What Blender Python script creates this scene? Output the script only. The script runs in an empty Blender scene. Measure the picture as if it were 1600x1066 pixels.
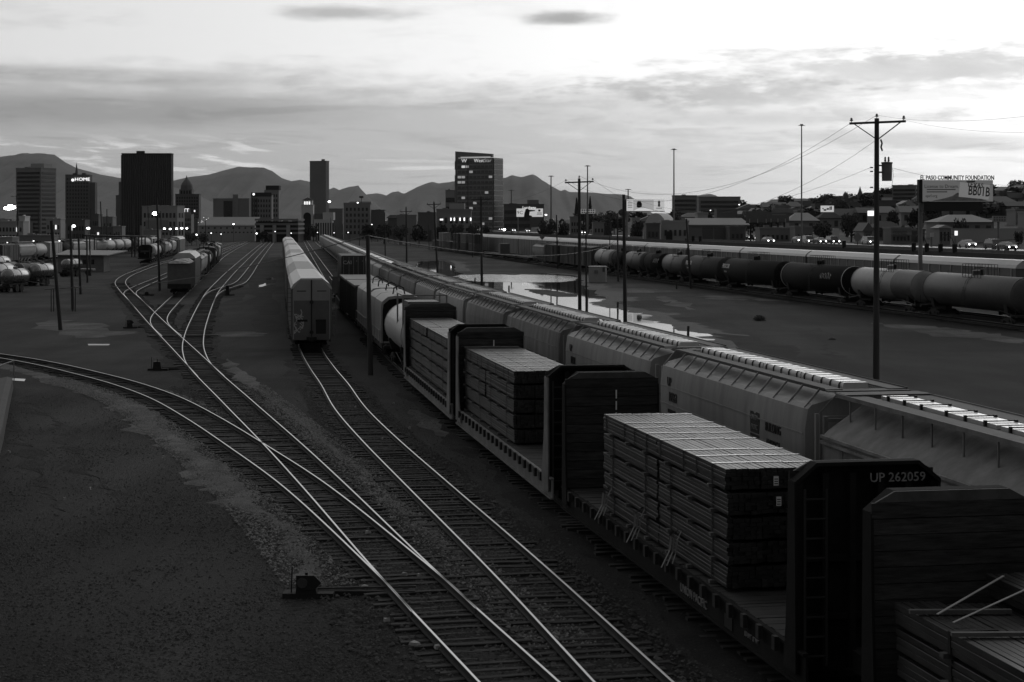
import bpy, math, random
import numpy as np
from mathutils import Vector, Matrix
random.seed(11)
R = math.radians
scene = bpy.context.scene
COL = scene.collection
F, VH, H = 2800.0, 347.0, 9.2          # focal length in photo pixels, horizon row, eye height

# ---------------------------------------------------------------- camera, sky, sun, exposure
cam_d = bpy.data.cameras.new('camera')
cam = bpy.data.objects.new('camera', cam_d)
COL.objects.link(cam)
cam.location = (0, 0, H)
cam.rotation_euler = (R(90), 0, 0)
cam_d.sensor_width = 36
cam_d.lens = 36 * F / 1600
cam_d.shift_y = -(533 - VH) / 1600
cam_d.clip_start = 0.5
cam_d.clip_end = 40000
scene.camera = cam
scene.view_settings.view_transform = 'Standard'
scene.view_settings.look = 'None'
scene.view_settings.exposure = 0.0
scene.view_settings.gamma = 1.0
SUN_AZ, SUN_EL = 17.0, 4.0             # degrees right of the view axis, above the horizon
world = bpy.data.worlds.new('World')
scene.world = world
world.use_nodes = True

def sky_nodes():
    nt = world.node_tree
    nt.nodes.clear()
    N, L = nt.nodes.new, nt.links.new
    def math_(op, a, b=None, c=None, clamp=False):
        n = N('ShaderNodeMath'); n.operation = op; n.use_clamp = clamp
        for i, x in enumerate((a, b, c)):
            if x is None: continue
            if isinstance(x, (int, float)): n.inputs[i].default_value = x
            else: L(x, n.inputs[i])
        return n.outputs[0]
    def sm(x, a, b, lo=0., hi=1.):
        n = N('ShaderNodeMapRange'); n.interpolation_type = 'SMOOTHSTEP'
        n.inputs['From Min'].default_value = a; n.inputs['From Max'].default_value = b
        n.inputs['To Min'].default_value = lo; n.inputs['To Max'].default_value = hi
        L(x, n.inputs['Value']); return n.outputs[0]
    out = N('ShaderNodeOutputWorld'); bg = N('ShaderNodeBackground')
    sky = N('ShaderNodeTexSky'); sky.sky_type = 'NISHITA'; sky.sun_disc = False
    sky.sun_elevation = R(SUN_EL); sky.sun_rotation = R(SUN_AZ)
    sky.air_density = 1.0; sky.dust_density = 0.6; sky.ozone_density = 1.0
    bw = N('ShaderNodeRGBToBW'); L(sky.outputs[0], bw.inputs[0])
    tc = N('ShaderNodeTexCoord'); sep = N('ShaderNodeSeparateXYZ'); L(tc.outputs['Generated'], sep.inputs[0])
    X, Y, Z = sep.outputs
    az = math_('ARCTAN2', X, Y)                       # radians right of +Y
    el = math_('ARCSINE', Z)
    # cloud layer on a flat ceiling: near the horizon it crowds into streaks
    den = math_('ADD', math_('MAXIMUM', Z, 0.0), 0.035)
    cx = math_('DIVIDE', X, den); cy = math_('DIVIDE', Y, den)
    cmb = N('ShaderNodeCombineXYZ'); L(cx, cmb.inputs[0]); L(math_('MULTIPLY', cy, 0.8), cmb.inputs[1]); cmb.inputs[2].default_value = 3.7
    n1 = N('ShaderNodeTexNoise'); n1.inputs['Scale'].default_value = 0.30; n1.inputs['Detail'].default_value = 6; n1.inputs['Roughness'].default_value = 0.55; n1.inputs['Distortion'].default_value = 0.4
    L(cmb.outputs[0], n1.inputs['Vector'])
    n2 = N('ShaderNodeTexNoise'); n2.inputs['Scale'].default_value = 1.3; n2.inputs['Detail'].default_value = 5; n2.inputs['Roughness'].default_value = 0.6; n2.inputs['Distortion'].default_value = 0.6
    L(cmb.outputs[0], n2.inputs['Vector'])
    # ragged edge coordinates for the named clouds
    wv = N('ShaderNodeCombineXYZ'); L(math_('MULTIPLY', az, 16.0), wv.inputs[0]); L(math_('MULTIPLY', el, 60.0), wv.inputs[1])
    n3 = N('ShaderNodeTexNoise'); n3.inputs['Scale'].default_value = 1.9; n3.inputs['Detail'].default_value = 8; n3.inputs['Roughness'].default_value = 0.62; L(wv.outputs[0], n3.inputs['Vector'])
    wz = math_('SUBTRACT', n3.outputs[0], 0.5)
    def cloud(a0, e0, wa, we, edge=0.6, rag=1.0, tilt=0.0):
        # soft ellipse of cloud round azimuth a0, elevation e0 (degrees)
        da = math_('DIVIDE', math_('SUBTRACT', az, R(a0)), R(wa))
        ee = math_('SUBTRACT', math_('SUBTRACT', el, R(e0)), math_('MULTIPLY', math_('SUBTRACT', az, R(a0)), tilt))
        de = math_('DIVIDE', ee, R(we))
        d = math_('SQRT', math_('ADD', math_('MULTIPLY', da, da), math_('MULTIPLY', de, de)))
        d = math_('ADD', d, math_('MULTIPLY', wz, -1.6 * rag))
        return sm(d, 1.0 - edge * 0.5, 1.0 + edge * 0.5, 1.0, 0.0)
    # the glow round the hidden sun, spread wide by thin high cloud
    sd = (math.sin(R(SUN_AZ)) * math.cos(R(SUN_EL)), math.cos(R(SUN_AZ)) * math.cos(R(SUN_EL)), math.sin(R(SUN_EL)))
    cs = math_('ADD', math_('ADD', math_('MULTIPLY', X, sd[0]), math_('MULTIPLY', Y, sd[1])), math_('MULTIPLY', Z, sd[2]))
    hf = math_('POWER', math_("MULTIPLY", math_("ADD", cs, 1.0), 0.5), 2.2)
    near = math_('POWER', math_('MAXIMUM', cs, 0.0), 14.0)
    veil = math_("ADD", math_("ADD", 0.085, math_("MULTIPLY", hf, 0.68)), math_("MULTIPLY", near, 0.25))
    clear = math_('ADD', veil, math_('MULTIPLY', bw.outputs[0], SKY_K))
    # a grey deck fills the low sky with a ragged upper edge; it thins out towards the right
    wob = math_('MULTIPLY', math_('SUBTRACT', n1.outputs[0], 0.5), R(4.0))
    wob2 = math_('MULTIPLY', wz, R(2.6))
    deck = sm(math_('ADD', math_('ADD', math_('ADD', el, math_('MULTIPLY', az, 0.055)), wob), wob2), R(2.9), R(5.3), 1.0, 0.0)
    deck = math_('MULTIPLY', deck, sm(math_('SUBTRACT', az, math_('MULTIPLY', el, -1.2)), R(7.0), R(17.0), 1.0, 0.70))
    streak = math_('MULTIPLY', sm(n2.outputs[0], 0.50, 0.68), sm(el, R(5.5), R(9.0), 1.0, 0.25))
    gn = N('ShaderNodeTexNoise'); gn.inputs['Scale'].default_value = 2.2; gn.inputs['Detail'].default_value = 5; gn.inputs['Roughness'].default_value = 0.55; gn.inputs['Distortion'].default_value = 0.3
    gv = N('ShaderNodeCombineXYZ'); L(math_('MULTIPLY', az, 13.0), gv.inputs[0]); L(math_('ADD', math_('MULTIPLY', el, 95.0), math_('MULTIPLY', az, 9.0)), gv.inputs[1]); gv.inputs[2].default_value = 1.3; L(gv.outputs[0], gn.inputs['Vector'])
    opens = math_('MULTIPLY', sm(gn.outputs[0], 0.50, 0.64), math_('MULTIPLY', sm(el, R(1.2), R(1.8)), sm(el, R(2.2), R(2.9), 1.0, 0.0)))
    opens = math_('MULTIPLY', opens, sm(az, R(-9.0), R(-6.5), 1.0, 0.10))
    thin = cloud(-2.8, 1.72, 1.3, 0.055, 0.9, 0.5, 0.02)
    thin2 = cloud(-3.2, 1.95, 1.6, 0.05, 0.9, 0.6, -0.02)
    parts = [cloud(-5.3, 6.62, 1.7, 0.20, 1.5, 1.1), cloud(1.75, 6.48, 1.15, 0.2, 1.4, 1.1),
             cloud(-13.0, 4.55, 4.6, 0.24, 0.9, 0.8, -0.02), cloud(-12.0, 3.5, 6.0, 0.5, 1.1, 0.9),
             cloud(11.5, 4.5, 8.0, 0.95, 1.0, 2.6, 0.03), cloud(13.5, 4.75, 4.5, 0.5, 1.0, 2.4, 0.02), cloud(6.5, 4.2, 3.4, 0.35, 1.2, 2.4), cloud(13.0, 2.55, 3.4, 0.28, 1.1, 1.3, -0.04), cloud(9.0, 3.3, 4.0, 0.22, 1.1, 1.3)]
    wts = [0.42, 0.55, 0.20, 0.22, 0.26, 0.20, 0.26, 0.24, 0.14]
    T = math_('SUBTRACT', 1.0, math_('MULTIPLY', deck, 0.445))
    T = math_('MULTIPLY', T, math_('SUBTRACT', 1.0, math_('MULTIPLY', streak, 0.13)))
    for p, w in zip(parts, wts):
        T = math_('MULTIPLY', T, math_('SUBTRACT', 1.0, math_('MULTIPLY', p, w)))
    T = math_('MULTIPLY', T, math_('ADD', 1.0, math_('MULTIPLY', opens, 0.62)))
    T = math_('MULTIPLY', T, math_('ADD', 1.0, math_('MULTIPLY', math_('MAXIMUM', thin, math_('MULTIPLY', thin2, 0.6)), 0.25)))
    lum = math_('MULTIPLY', clear, T)
    comb = N('ShaderNodeCombineColor')
    for i in range(3): L(lum, comb.inputs[i])
    L(comb.outputs[0], bg.inputs['Color']); bg.inputs['Strength'].default_value = SKY_S
    L(bg.outputs[0], out.inputs['Surface'])
SKY_K, SKY_S = 0.020, 1.0
sky_nodes()
sun_d = bpy.data.lights.new('sun', 'SUN')
sun = bpy.data.objects.new('sun', sun_d)
COL.objects.link(sun)
sun_d.energy = 0.12
sun_d.angle = R(25)
_d = Vector((math.sin(R(SUN_AZ)) * math.cos(R(14)), math.cos(R(SUN_AZ)) * math.cos(R(14)), math.sin(R(14))))
sun.rotation_euler = (-_d).to_track_quat('-Z', 'Y').to_euler()

# ---------------------------------------------------------------- materials (the photograph is monochrome: all greys)
MATS = {}
def mat(name, lum, rough=0.75, metal=0.0, var=0.3, scale=1.5, bump=0.0, bscale=40., spec=0.4, streak=0.0, emit=0.0, coat=0.0):
    if name in MATS: return MATS[name]
    m = bpy.data.materials.new(name); m.use_nodes = True
    nt = m.node_tree; N, L = nt.nodes.new, nt.links.new
    b = nt.nodes['Principled BSDF']
    b.inputs['Roughness'].default_value = rough; b.inputs['Metallic'].default_value = metal
    b.inputs['Specular IOR Level'].default_value = spec
    if emit:
        b.inputs['Base Color'].default_value = (lum, lum, lum, 1)
        b.inputs['Emission Color'].default_value = (1, 1, 1, 1); b.inputs['Emission Strength'].default_value = emit
        m.cycles.emission_sampling = 'NONE' if emit < 3 else 'AUTO'
        MATS[name] = m; return m
    tc = N('ShaderNodeTexCoord')
    n = N('ShaderNodeTexNoise'); n.inputs['Scale'].default_value = scale; n.inputs['Detail'].default_value = 6; n.inputs['Roughness'].default_value = 0.65
    mp = N('ShaderNodeMapping'); L(tc.outputs['Object'], mp.inputs[0]); L(mp.outputs[0], n.inputs['Vector'])
    oi = N('ShaderNodeObjectInfo')
    rnd = N('ShaderNodeVectorMath'); rnd.operation = 'SCALE'; rnd.inputs[0].default_value = (37, 11, 23); L(oi.outputs['Random'], rnd.inputs['Scale']); L(rnd.outputs[0], mp.inputs['Location'])
    if streak:                                          # rain streaks / boards: stretched noise
        mp.inputs['Scale'].default_value = (1, 1, streak)
    mr = N('ShaderNodeMapRange'); mr.inputs['From Min'].default_value = 0.3; mr.inputs['From Max'].default_value = 0.7
    mr.inputs['To Min'].default_value = lum * (1 - var); mr.inputs['To Max'].default_value = lum * (1 + var)
    L(n.outputs[0], mr.inputs['Value'])
    tint = N('ShaderNodeMapRange'); tint.inputs['To Min'].default_value = 1 - var * 0.35; tint.inputs['To Max'].default_value = 1 + var * 0.35; L(oi.outputs['Random'], tint.inputs['Value'])
    mu = N('ShaderNodeMath'); mu.operation = 'MULTIPLY'; L(mr.outputs[0], mu.inputs[0]); L(tint.outputs[0], mu.inputs[1])
    cc = N('ShaderNodeCombineColor')
    for i in range(3): L(mu.outputs[0], cc.inputs[i])
    L(cc.outputs[0], b.inputs['Base Color'])
    rr = N('ShaderNodeMapRange'); rr.inputs['To Min'].default_value = max(0.03, rough - 0.12); rr.inputs['To Max'].default_value = min(1, rough + 0.12); L(n.outputs[0], rr.inputs['Value']); L(rr.outputs[0], b.inputs['Roughness'])
    if bump:
        n2 = N('ShaderNodeTexNoise'); n2.inputs['Scale'].default_value = bscale; n2.inputs['Detail'].default_value = 5; L(mp.outputs[0], n2.inputs['Vector'])
        bp = N('ShaderNodeBump'); bp.inputs['Strength'].default_value = bump; bp.inputs['Distance'].default_value = 0.03; L(n2.outputs[0], bp.inputs['Height']); L(bp.outputs[0], b.inputs['Normal'])
    MATS[name] = m
    return m

M_ground = None
def ground_mat(name, lo, hi, patch=0.05, grain=9.0, bump=0.6):
    m = bpy.data.materials.new(name); m.use_nodes = True
    nt = m.node_tree; N, L = nt.nodes.new, nt.links.new
    b = nt.nodes['Principled BSDF']; b.inputs['Roughness'].default_value = 0.9; b.inputs['Specular IOR Level'].default_value = 0.15
    tc = N('ShaderNodeTexCoord')
    def noise(scale, detail=6, rough=0.6, sc=(1, 1, 1), rz=0.0, dist=0.0):
        mp = N('ShaderNodeMapping'); mp.inputs['Scale'].default_value = sc; mp.inputs['Rotation'].default_value = (0, 0, rz); L(tc.outputs['Object'], mp.inputs[0])
        n = N('ShaderNodeTexNoise'); n.inputs['Scale'].default_value = scale; n.inputs['Detail'].default_value = detail; n.inputs['Roughness'].default_value = rough; n.inputs['Distortion'].default_value = dist
        L(mp.outputs[0], n.inputs['Vector']); return n.outputs[0]
    def mm(op, a, c):
        n = N('ShaderNodeMath'); n.operation = op
        for i, x in enumerate((a, c)):
            if isinstance(x, (int, float)): n.inputs[i].default_value = x
            else: L(x, n.inputs[i])
        return n.outputs[0]
    def ramp(x, a, c, lo_, hi_):
        n = N('ShaderNodeMapRange'); n.interpolation_type = 'SMOOTHSTEP'
        for k, v in zip(('From Min', 'From Max', 'To Min', 'To Max'), (a, c, lo_, hi_)): n.inputs[k].default_value = v
        L(x, n.inputs['Value']); return n.outputs[0]
    big = noise(patch, 7, 0.62, dist=0.5)
    ruts = noise(0.35, 5, 0.6, (1.0, 0.10, 1), R(-12))
    fine = noise(grain, 8, 0.75)
    spk = noise(28.0, 2, 0.5)
    base = ramp(big, 0.36, 0.66, lo, hi)
    base = mm('MULTIPLY', base, ramp(ruts, 0.3, 0.7, 0.72, 1.28))
    base = mm('MULTIPLY', base, ramp(fine, 0.25, 0.75, 0.45, 1.6))
    base = mm('ADD', base, ramp(spk, 0.70, 0.80, 0.0, 0.05))
    cc = N('ShaderNodeCombineColor')
    for i in range(3): L(base, cc.inputs[i])
    L(cc.outputs[0], b.inputs['Base Color'])
    bp = N('ShaderNodeBump'); bp.inputs['Strength'].default_value = bump; bp.inputs['Distance'].default_value = 0.08; L(fine, bp.inputs['Height']); L(bp.outputs[0], b.inputs['Normal'])
    return m

# ---------------------------------------------------------------- mesh helpers
KIDS = {}
def tag(o, label=None, cat=None, group=None, kind=None):
    if label: o['label'] = label
    if cat: o['category'] = cat
    if group: o['group'] = group
    if kind: o['kind'] = kind
    return o
def link(o, parent=None):
    COL.objects.link(o)
    if parent is not None:
        o.parent = parent; KIDS.setdefault(parent.name, []).append(o)
    return o
def empty(name, loc=(0, 0, 0), rz=0.0, label=None, cat=None, group=None, kind=None):
    o = bpy.data.objects.new(name, None); o.empty_display_size = 0.5
    link(o); o.location = loc; o.rotation_euler = (0, 0, rz)
    return tag(o, label, cat, group, kind)
def put(name, mesh, parent=None, loc=(0, 0, 0), rz=0.0):
    o = bpy.data.objects.new(name, mesh); link(o, parent)
    o.location = loc; o.rotation_euler = (0, 0, rz)
    return o
def dup(o, parent=None):
    c = o.copy(); link(c, parent)
    for k in KIDS.get(o.name, ()): dup(k, c)
    return c

class MB:
    def __init__(s): s.v = []; s.f = []
    def add(s, vs, fs):
        n = len(s.v); s.v += [tuple(p) for p in vs]; s.f += [tuple(i + n for i in f) for f in fs]; return s
    def box(s, x0, x1, y0, y1, z0, z1):
        return s.add([(x0, y0, z0), (x1, y0, z0), (x1, y1, z0), (x0, y1, z0), (x0, y0, z1), (x1, y0, z1), (x1, y1, z1), (x0, y1, z1)],
                     [(0, 3, 2, 1), (4, 5, 6, 7), (0, 1, 5, 4), (1, 2, 6, 5), (2, 3, 7, 6), (3, 0, 4, 7)])
    def cbox(s, cx, cy, cz, sx, sy, sz): return s.box(cx - sx / 2, cx + sx / 2, cy - sy / 2, cy + sy / 2, cz - sz / 2, cz + sz / 2)
    def loft(s, rings, caps=True):
        n = len(rings[0]); vs = [p for r in rings for p in r]; fs = []
        for i in range(len(rings) - 1):
            for j in range(n):
                k = (j + 1) % n; fs.append((i * n + j, i * n + k, (i + 1) * n + k, (i + 1) * n + j))
        if caps: fs += [tuple(range(n - 1, -1, -1)), tuple((len(rings) - 1) * n + j for j in range(n))]
        return s.add(vs, fs)
    def prism(s, poly, x0, x1):                          # polygon of (y, z) run along x
        return s.loft([[(x0, y, z) for y, z in poly], [(x1, y, z) for y, z in poly]])
    def prism_y(s, poly, y0, y1):                        # polygon of (x, z) run along y
        return s.loft([[(x, y0, z) for x, z in poly], [(x, y1, z) for x, z in poly]])
    def tube(s, p, q, r, n=8, r2=None, caps=True):
        p, q = Vector(p), Vector(q); r2 = r if r2 is None else r2; d = (q - p).normalized()
        a = d.orthogonal().normalized(); b = d.cross(a)
        rings = [[c + (a * math.cos(2 * math.pi * i / n) + b * math.sin(2 * math.pi * i / n)) * rr for i in range(n)] for c, rr in ((p, r), (q, r2))]
        return s.loft(rings, caps)
    def bar(s, p, q, w, h=None):
        p, q = Vector(p), Vector(q); h = h or w; d = (q - p).normalized()
        up = Vector((0, 0, 1)) if abs(d.z) < 0.9 else Vector((0, 1, 0))
        a = d.cross(up).normalized() * (w / 2); b = a.cross(d).normalized() * (h / 2)
        return s.loft([[c - a - b, c + a - b, c + a + b, c - a + b] for c in (p, q)])
    def path(s, pts, r, n=6):
        pts = [Vector(p) for p in pts]; rings = []
        a = None
        for i, p in enumerate(pts):
            d = (pts[min(i + 1, len(pts) - 1)] - pts[max(i - 1, 0)]).normalized()
            a = (d.orthogonal() if a is None else (a - d * a.dot(d))).normalized(); b = d.cross(a)
            rings.append([p + (a * math.cos(2 * math.pi * k / n) + b * math.sin(2 * math.pi * k / n)) * r for k in range(n)])
        return s.loft(rings)
    def lathe(s, prof, axis='z', o=(0, 0, 0), n=20, caps=True):   # prof of (along, radius)
        rings = []
        for t, r in prof:
            ring = []
            for i in range(n):
                c, q = r * math.cos(2 * math.pi * i / n), r * math.sin(2 * math.pi * i / n)
                ring.append({'z': (o[0] + c, o[1] + q, o[2] + t), 'x': (o[0] + t, o[1] + c, o[2] + q), 'y': (o[0] + q, o[1] + t, o[2] + c)}[axis])
            rings.append(ring)
        return s.loft(rings, caps)
    def quad(s, a, b, c, d): return s.add([a, b, c, d], [(0, 1, 2, 3)])
    def tri_ball(s, c, r, ):                             # small octahedron
        x, y, z = c
        return s.add([(x + r, y, z), (x - r, y, z), (x, y + r, z), (x, y - r, z), (x, y, z + r), (x, y, z - r)],
                     [(0, 2, 4), (2, 1, 4), (1, 3, 4), (3, 0, 4), (2, 0, 5), (1, 2, 5), (3, 1, 5), (0, 3, 5)])
    def mesh(s, name, m=None, smooth=None):
        me = bpy.data.meshes.new(name); me.from_pydata(s.v, [], s.f)
        if smooth:
            me.polygons.foreach_set('use_smooth', [True] * len(me.polygons)); me.set_sharp_from_angle(angle=R(smooth))
        if m is not None: me.materials.append(m)
        me.update(); return me
    def build(s, name, m=None, parent=None, loc=(0, 0, 0), rz=0.0, smooth=None): return put(name, s.mesh(name, m, smooth), parent, loc, rz)

_TX = {}
def text(name, st, size, m, parent, org, xd, yd, sx=1.0, depth=0.012, center=True, bold=0.0):
    """Flat lettering st with cap height about 0.7*size, at org, reading along xd with yd up."""
    key = (st, size, m.name, depth, center, bold, sx)
    me = _TX.get(key)
    if me is None:
        c = bpy.data.curves.new(name, 'FONT'); c.body = st; c.size = size; c.extrude = depth; c.offset = bold
        c.align_x = 'CENTER' if center else 'LEFT'; c.align_y = 'CENTER'; c.resolution_u = 2
        t = bpy.data.objects.new(name, c); COL.objects.link(t)
        me = bpy.data.meshes.new_from_object(t); bpy.data.objects.remove(t)
        if sx != 1.0: me.transform(Matrix.Diagonal((sx, 1, 1, 1)))
        me.materials.clear(); me.materials.append(m); _TX[key] = me
    o = bpy.data.objects.new(name, me); link(o, parent)
    xd, yd = Vector(xd).normalized(), Vector(yd).normalized(); yd = (yd - xd * yd.dot(xd)).normalized(); n = xd.cross(yd)
    o.matrix_local = Matrix(((xd.x, yd.x, n.x, org[0]), (xd.y, yd.y, n.y, org[1]), (xd.z, yd.z, n.z, org[2]), (0, 0, 0, 1)))
    return o
ORD = ['first', 'second', 'third', 'fourth', 'fifth', 'sixth', 'seventh', 'eighth', 'ninth', 'tenth', 'eleventh', 'twelfth', 'thirteenth', 'fourteenth', 'fifteenth', 'sixteenth', 'seventeenth', 'eighteenth', 'nineteenth']
TENS = {2: 'twent', 3: 'thirt', 4: 'fort', 5: 'fift', 6: 'sixt', 7: 'sevent', 8: 'eight', 9: 'ninet'}
def ordinal(i):                                          # 0 -> first
    if i >= 99: return 'hundred-and-' + ordinal(i - 100) if i > 99 else 'hundredth'
    if i < 19: return ORD[i]
    n = i + 1; t, u = divmod(n, 10)
    return TENS[t] + 'ieth' if u == 0 else TENS[t] + 'y-' + ORD[u - 1]

# ---------------------------------------------------------------- ground points and track paths
def gp(u, v, z=0.0):
    Y = F * (H - z) / (v - VH); return ((u - 800) * Y / F, Y)
def ux(u, Y): return (u - 800) * Y / F
def vz(v, Y): return H - (v - VH) * Y / F
class Path:
    def __init__(s, pts, step=1.0):
        P = np.array(pts, float); out = []
        for i in range(len(P) - 1):
            p0, p1, p2, p3 = P[max(i - 1, 0)], P[i], P[i + 1], P[min(i + 2, len(P) - 1)]
            d1 = np.linalg.norm(p2 - p1)
            m1 = (p2 - p0) * d1 / max(np.linalg.norm(p1 - p0) + d1, 1e-6) if i else (p2 - p1)
            m2 = (p3 - p1) * d1 / max(np.linalg.norm(p3 - p2) + d1, 1e-6) if i + 2 < len(P) else (p2 - p1)
            k = max(2, int(d1 / step))
            for t in np.linspace(0, 1, k, endpoint=False):
                out.append((2 * t**3 - 3 * t**2 + 1) * p1 + (t**3 - 2 * t**2 + t) * m1 + (-2 * t**3 + 3 * t**2) * p2 + (t**3 - t**2) * m2)
        out.append(P[-1]); s.p = np.array(out)
        s.s = np.concatenate([[0], np.cumsum(np.linalg.norm(np.diff(s.p, axis=0), axis=1))]); s.len = s.s[-1]
    def at(s, t):
        x = np.interp(t, s.s, s.p[:, 0]); y = np.interp(t, s.s, s.p[:, 1])
        a = (np.interp(t - 0.6, s.s, s.p[:, 0]), np.interp(t - 0.6, s.s, s.p[:, 1])); b = (np.interp(t + 0.6, s.s, s.p[:, 0]), np.interp(t + 0.6, s.s, s.p[:, 1]))
        return x, y, math.atan2(b[1] - a[1], b[0] - a[0])
    def off(s, t, d):                                    # d metres to the left of travel
        x, y, h = s.at(t); return x - math.sin(h) * d, y + math.cos(h) * d
    def at_y(s, Y): return float(np.interp(Y, s.p[:, 1], s.s))
    def offset(s, d, step=4.0):
        return Path([s.off(t, d) for t in np.arange(0, s.len, step)])
RAIL = 0.26                                              # rail head above the ground
def set_on(root, path, s, half=6.0):
    a = path.at(s - half); b = path.at(s + half)
    h = math.atan2(b[1] - a[1], b[0] - a[0]); c = path.at(s)
    root.location = ((a[0] + b[0] + 2 * c[0]) / 4, (a[1] + b[1] + 2 * c[1]) / 4, RAIL); root.rotation_euler = (0, 0, h)
    return root

# ---------------------------------------------------------------- shared materials
m_rust = mat('rusty_steel', 0.06, 0.85, var=0.4, scale=3, bump=0.3)
m_railside = mat('rail_web_rust', 0.035, 0.9, var=0.4, scale=2)
m_railhead = mat('polished_rail', 0.55, 0.36, 1.0, var=0.15, scale=0.4)
m_tie = mat('creosoted_timber', 0.026, 0.9, var=0.5, scale=1.2, bump=0.6, bscale=14)
m_black = mat('black_paint', 0.016, 0.55, var=0.3, scale=1.2, spec=0.35)
m_under = mat('running_gear', 0.02, 0.8, var=0.3, scale=4)
m_white = mat('white_paint', 0.75, 0.5, var=0.08)
m_wood = mat('weathered_pole_wood', 0.05, 0.9, var=0.4, scale=2.5, streak=0.08, bump=0.3)
m_glass = mat('dark_window_glass', 0.02, 0.08, var=0.2, spec=0.6)
m_lamp = mat('lit_lamp', 0.8, emit=30.0)
m_glow = mat('lit_window', 0.8, emit=1.1)
m_sign_lit = mat('lit_sign', 0.8, emit=1.2)
m_head = mat('car_headlight', 0.8, emit=9.0)
m_leaf = mat('dark_leaves', 0.045, 0.8, var=0.5, scale=0.6)
m_trunk = mat('bark', 0.05, 0.9)
m_metal = mat('galvanised_steel', 0.25, 0.45, 0.6, var=0.2)
m_grey = mat('grey_paint', 0.2, 0.6, var=0.2)
m_conc = mat('pale_concrete', 0.26, 0.85, var=0.2, scale=0.6)
m_ink = mat('black_lettering', 0.012, 0.6, var=0.1)
m_wlet = mat('white_lettering', 0.55, 0.6, var=0.1)
# ================================================================ THE SETTING: ground, tracks, water, highway, hills, mountains
g_dirt = ground_mat('yard_dirt', 0.016, 0.044, 0.045, 9.0, 0.8)
g_bed = ground_mat('track_bed_gravel', 0.012, 0.030, 0.25, 14.0, 0.9)
g_pale = ground_mat('fresh_pale_ballast', 0.095, 0.15, 0.6, 16.0, 0.9)
mb = MB()
xs = [-6000, -300, -60, 40, 160, 6000]; ys = [-60, 20, 90, 260, 700, 14000]
for i in range(5):
    for j in range(5):
        mb.quad((xs[i], ys[j], 0), (xs[i + 1], ys[j], 0), (xs[i + 1], ys[j + 1], 0), (xs[i], ys[j + 1], 0))
tag(mb.build('ground', g_dirt), 'dark dirt and gravel ground of the rail yard', kind='structure')

def px(*p): return [gp(u, v, RAIL) for u, v in p]
def ext(pts, y0):                                        # run a path back towards the camera
    (x1, y1), (x2, y2) = pts[0], pts[1]; k = (y0 - y1) / (y2 - y1)
    return [(x1 + (x2 - x1) * k, y0)] + pts
T1 = Path(ext(px((812, 1066), (647, 905), (508, 760), (442, 694), (372, 628), (313, 571), (303, 550), (302, 532), (309, 505), (327, 464), (337, 450), (366, 420), (402, 388), (420, 374.5)), 14))
T2 = Path(px((701, 960), (647, 905), (479, 760), (383, 694), (313, 650), (256, 620), (194, 598), (125, 580), (72, 568), (15, 558), (-70, 547), (-200, 536)))
T3 = Path(ext(px((991, 1066), (814, 892), (672, 760), (590, 683), (547, 637), (523, 600), (504, 575), (488, 549), (476, 510), (466, 470), (458, 430), (450, 400), (446, 380), (444, 372)), 14))
TL = Path(px((332, 590), (313, 571), (290, 548), (247, 506), (212.5, 470), (196, 453.5), (188, 441), (196, 432), (215, 423.5), (249, 411.5), (281, 404), (330, 389), (375, 377)))
TG = Path(px((270, 526), (253, 511), (248, 500), (252, 490), (263, 478), (280, 461), (303, 440), (330, 415), (352, 397), (392, 376)))
TM = Path(px((222, 480), (207, 464), (203, 459), (206, 454), (225, 444.5), (247, 435.5), (262, 429), (300, 412), (340, 394), (385, 377)))
TC = Path(px((322, 474), (328, 463), (336, 456), (346, 451.5), (360, 447), (374, 442), (385, 431), (397, 414), (410, 397), (424, 380), (430, 374)))
T4c = []
for (u, v) in ((1113, 921), (861.6, 746), (705, 630), (628.7, 567.6)):
    x, y = gp(u, v, 1.22); T4c.append((x + 1.38 * 0.985, y + 1.38 * 0.17))
T4 = Path([(12.2, 3), (8.9, 22)] + T4c + [(-8.35, 125), (-15.6, 177), (-28.2, 278), (-92, 800), (-140, 1200)])
T5 = Path([(17.6, -3), (13.55, 20), (9.85, 41), (5.95, 63.1), (2.6, 83), (-0.7, 104), (-4.0, 125), (-11.0, 177), (-23.4, 278), (-87, 800), (-135, 1200)])
T6 = Path([(51.5, 108), (48.2, 126), (43.6, 152.7), (35.4, 198.4), (25.5, 259.8), (19.5, 298), (8.6, 372), (-9, 490), (-26, 600), (-66, 850), (-120, 1200)])
T7 = T6.offset(-5.6)
TB = Path([(-44, 245), (-56, 300), (-74.5, 407), (-98, 560), (-140, 900)])         # left strings of cars
TH = Path([(-116, 405), (-120, 500), (-126, 640), (-135, 800)])
TN = Path([(-152, 395), (-128, 470), (-118, 560), (-112, 700)])

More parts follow.
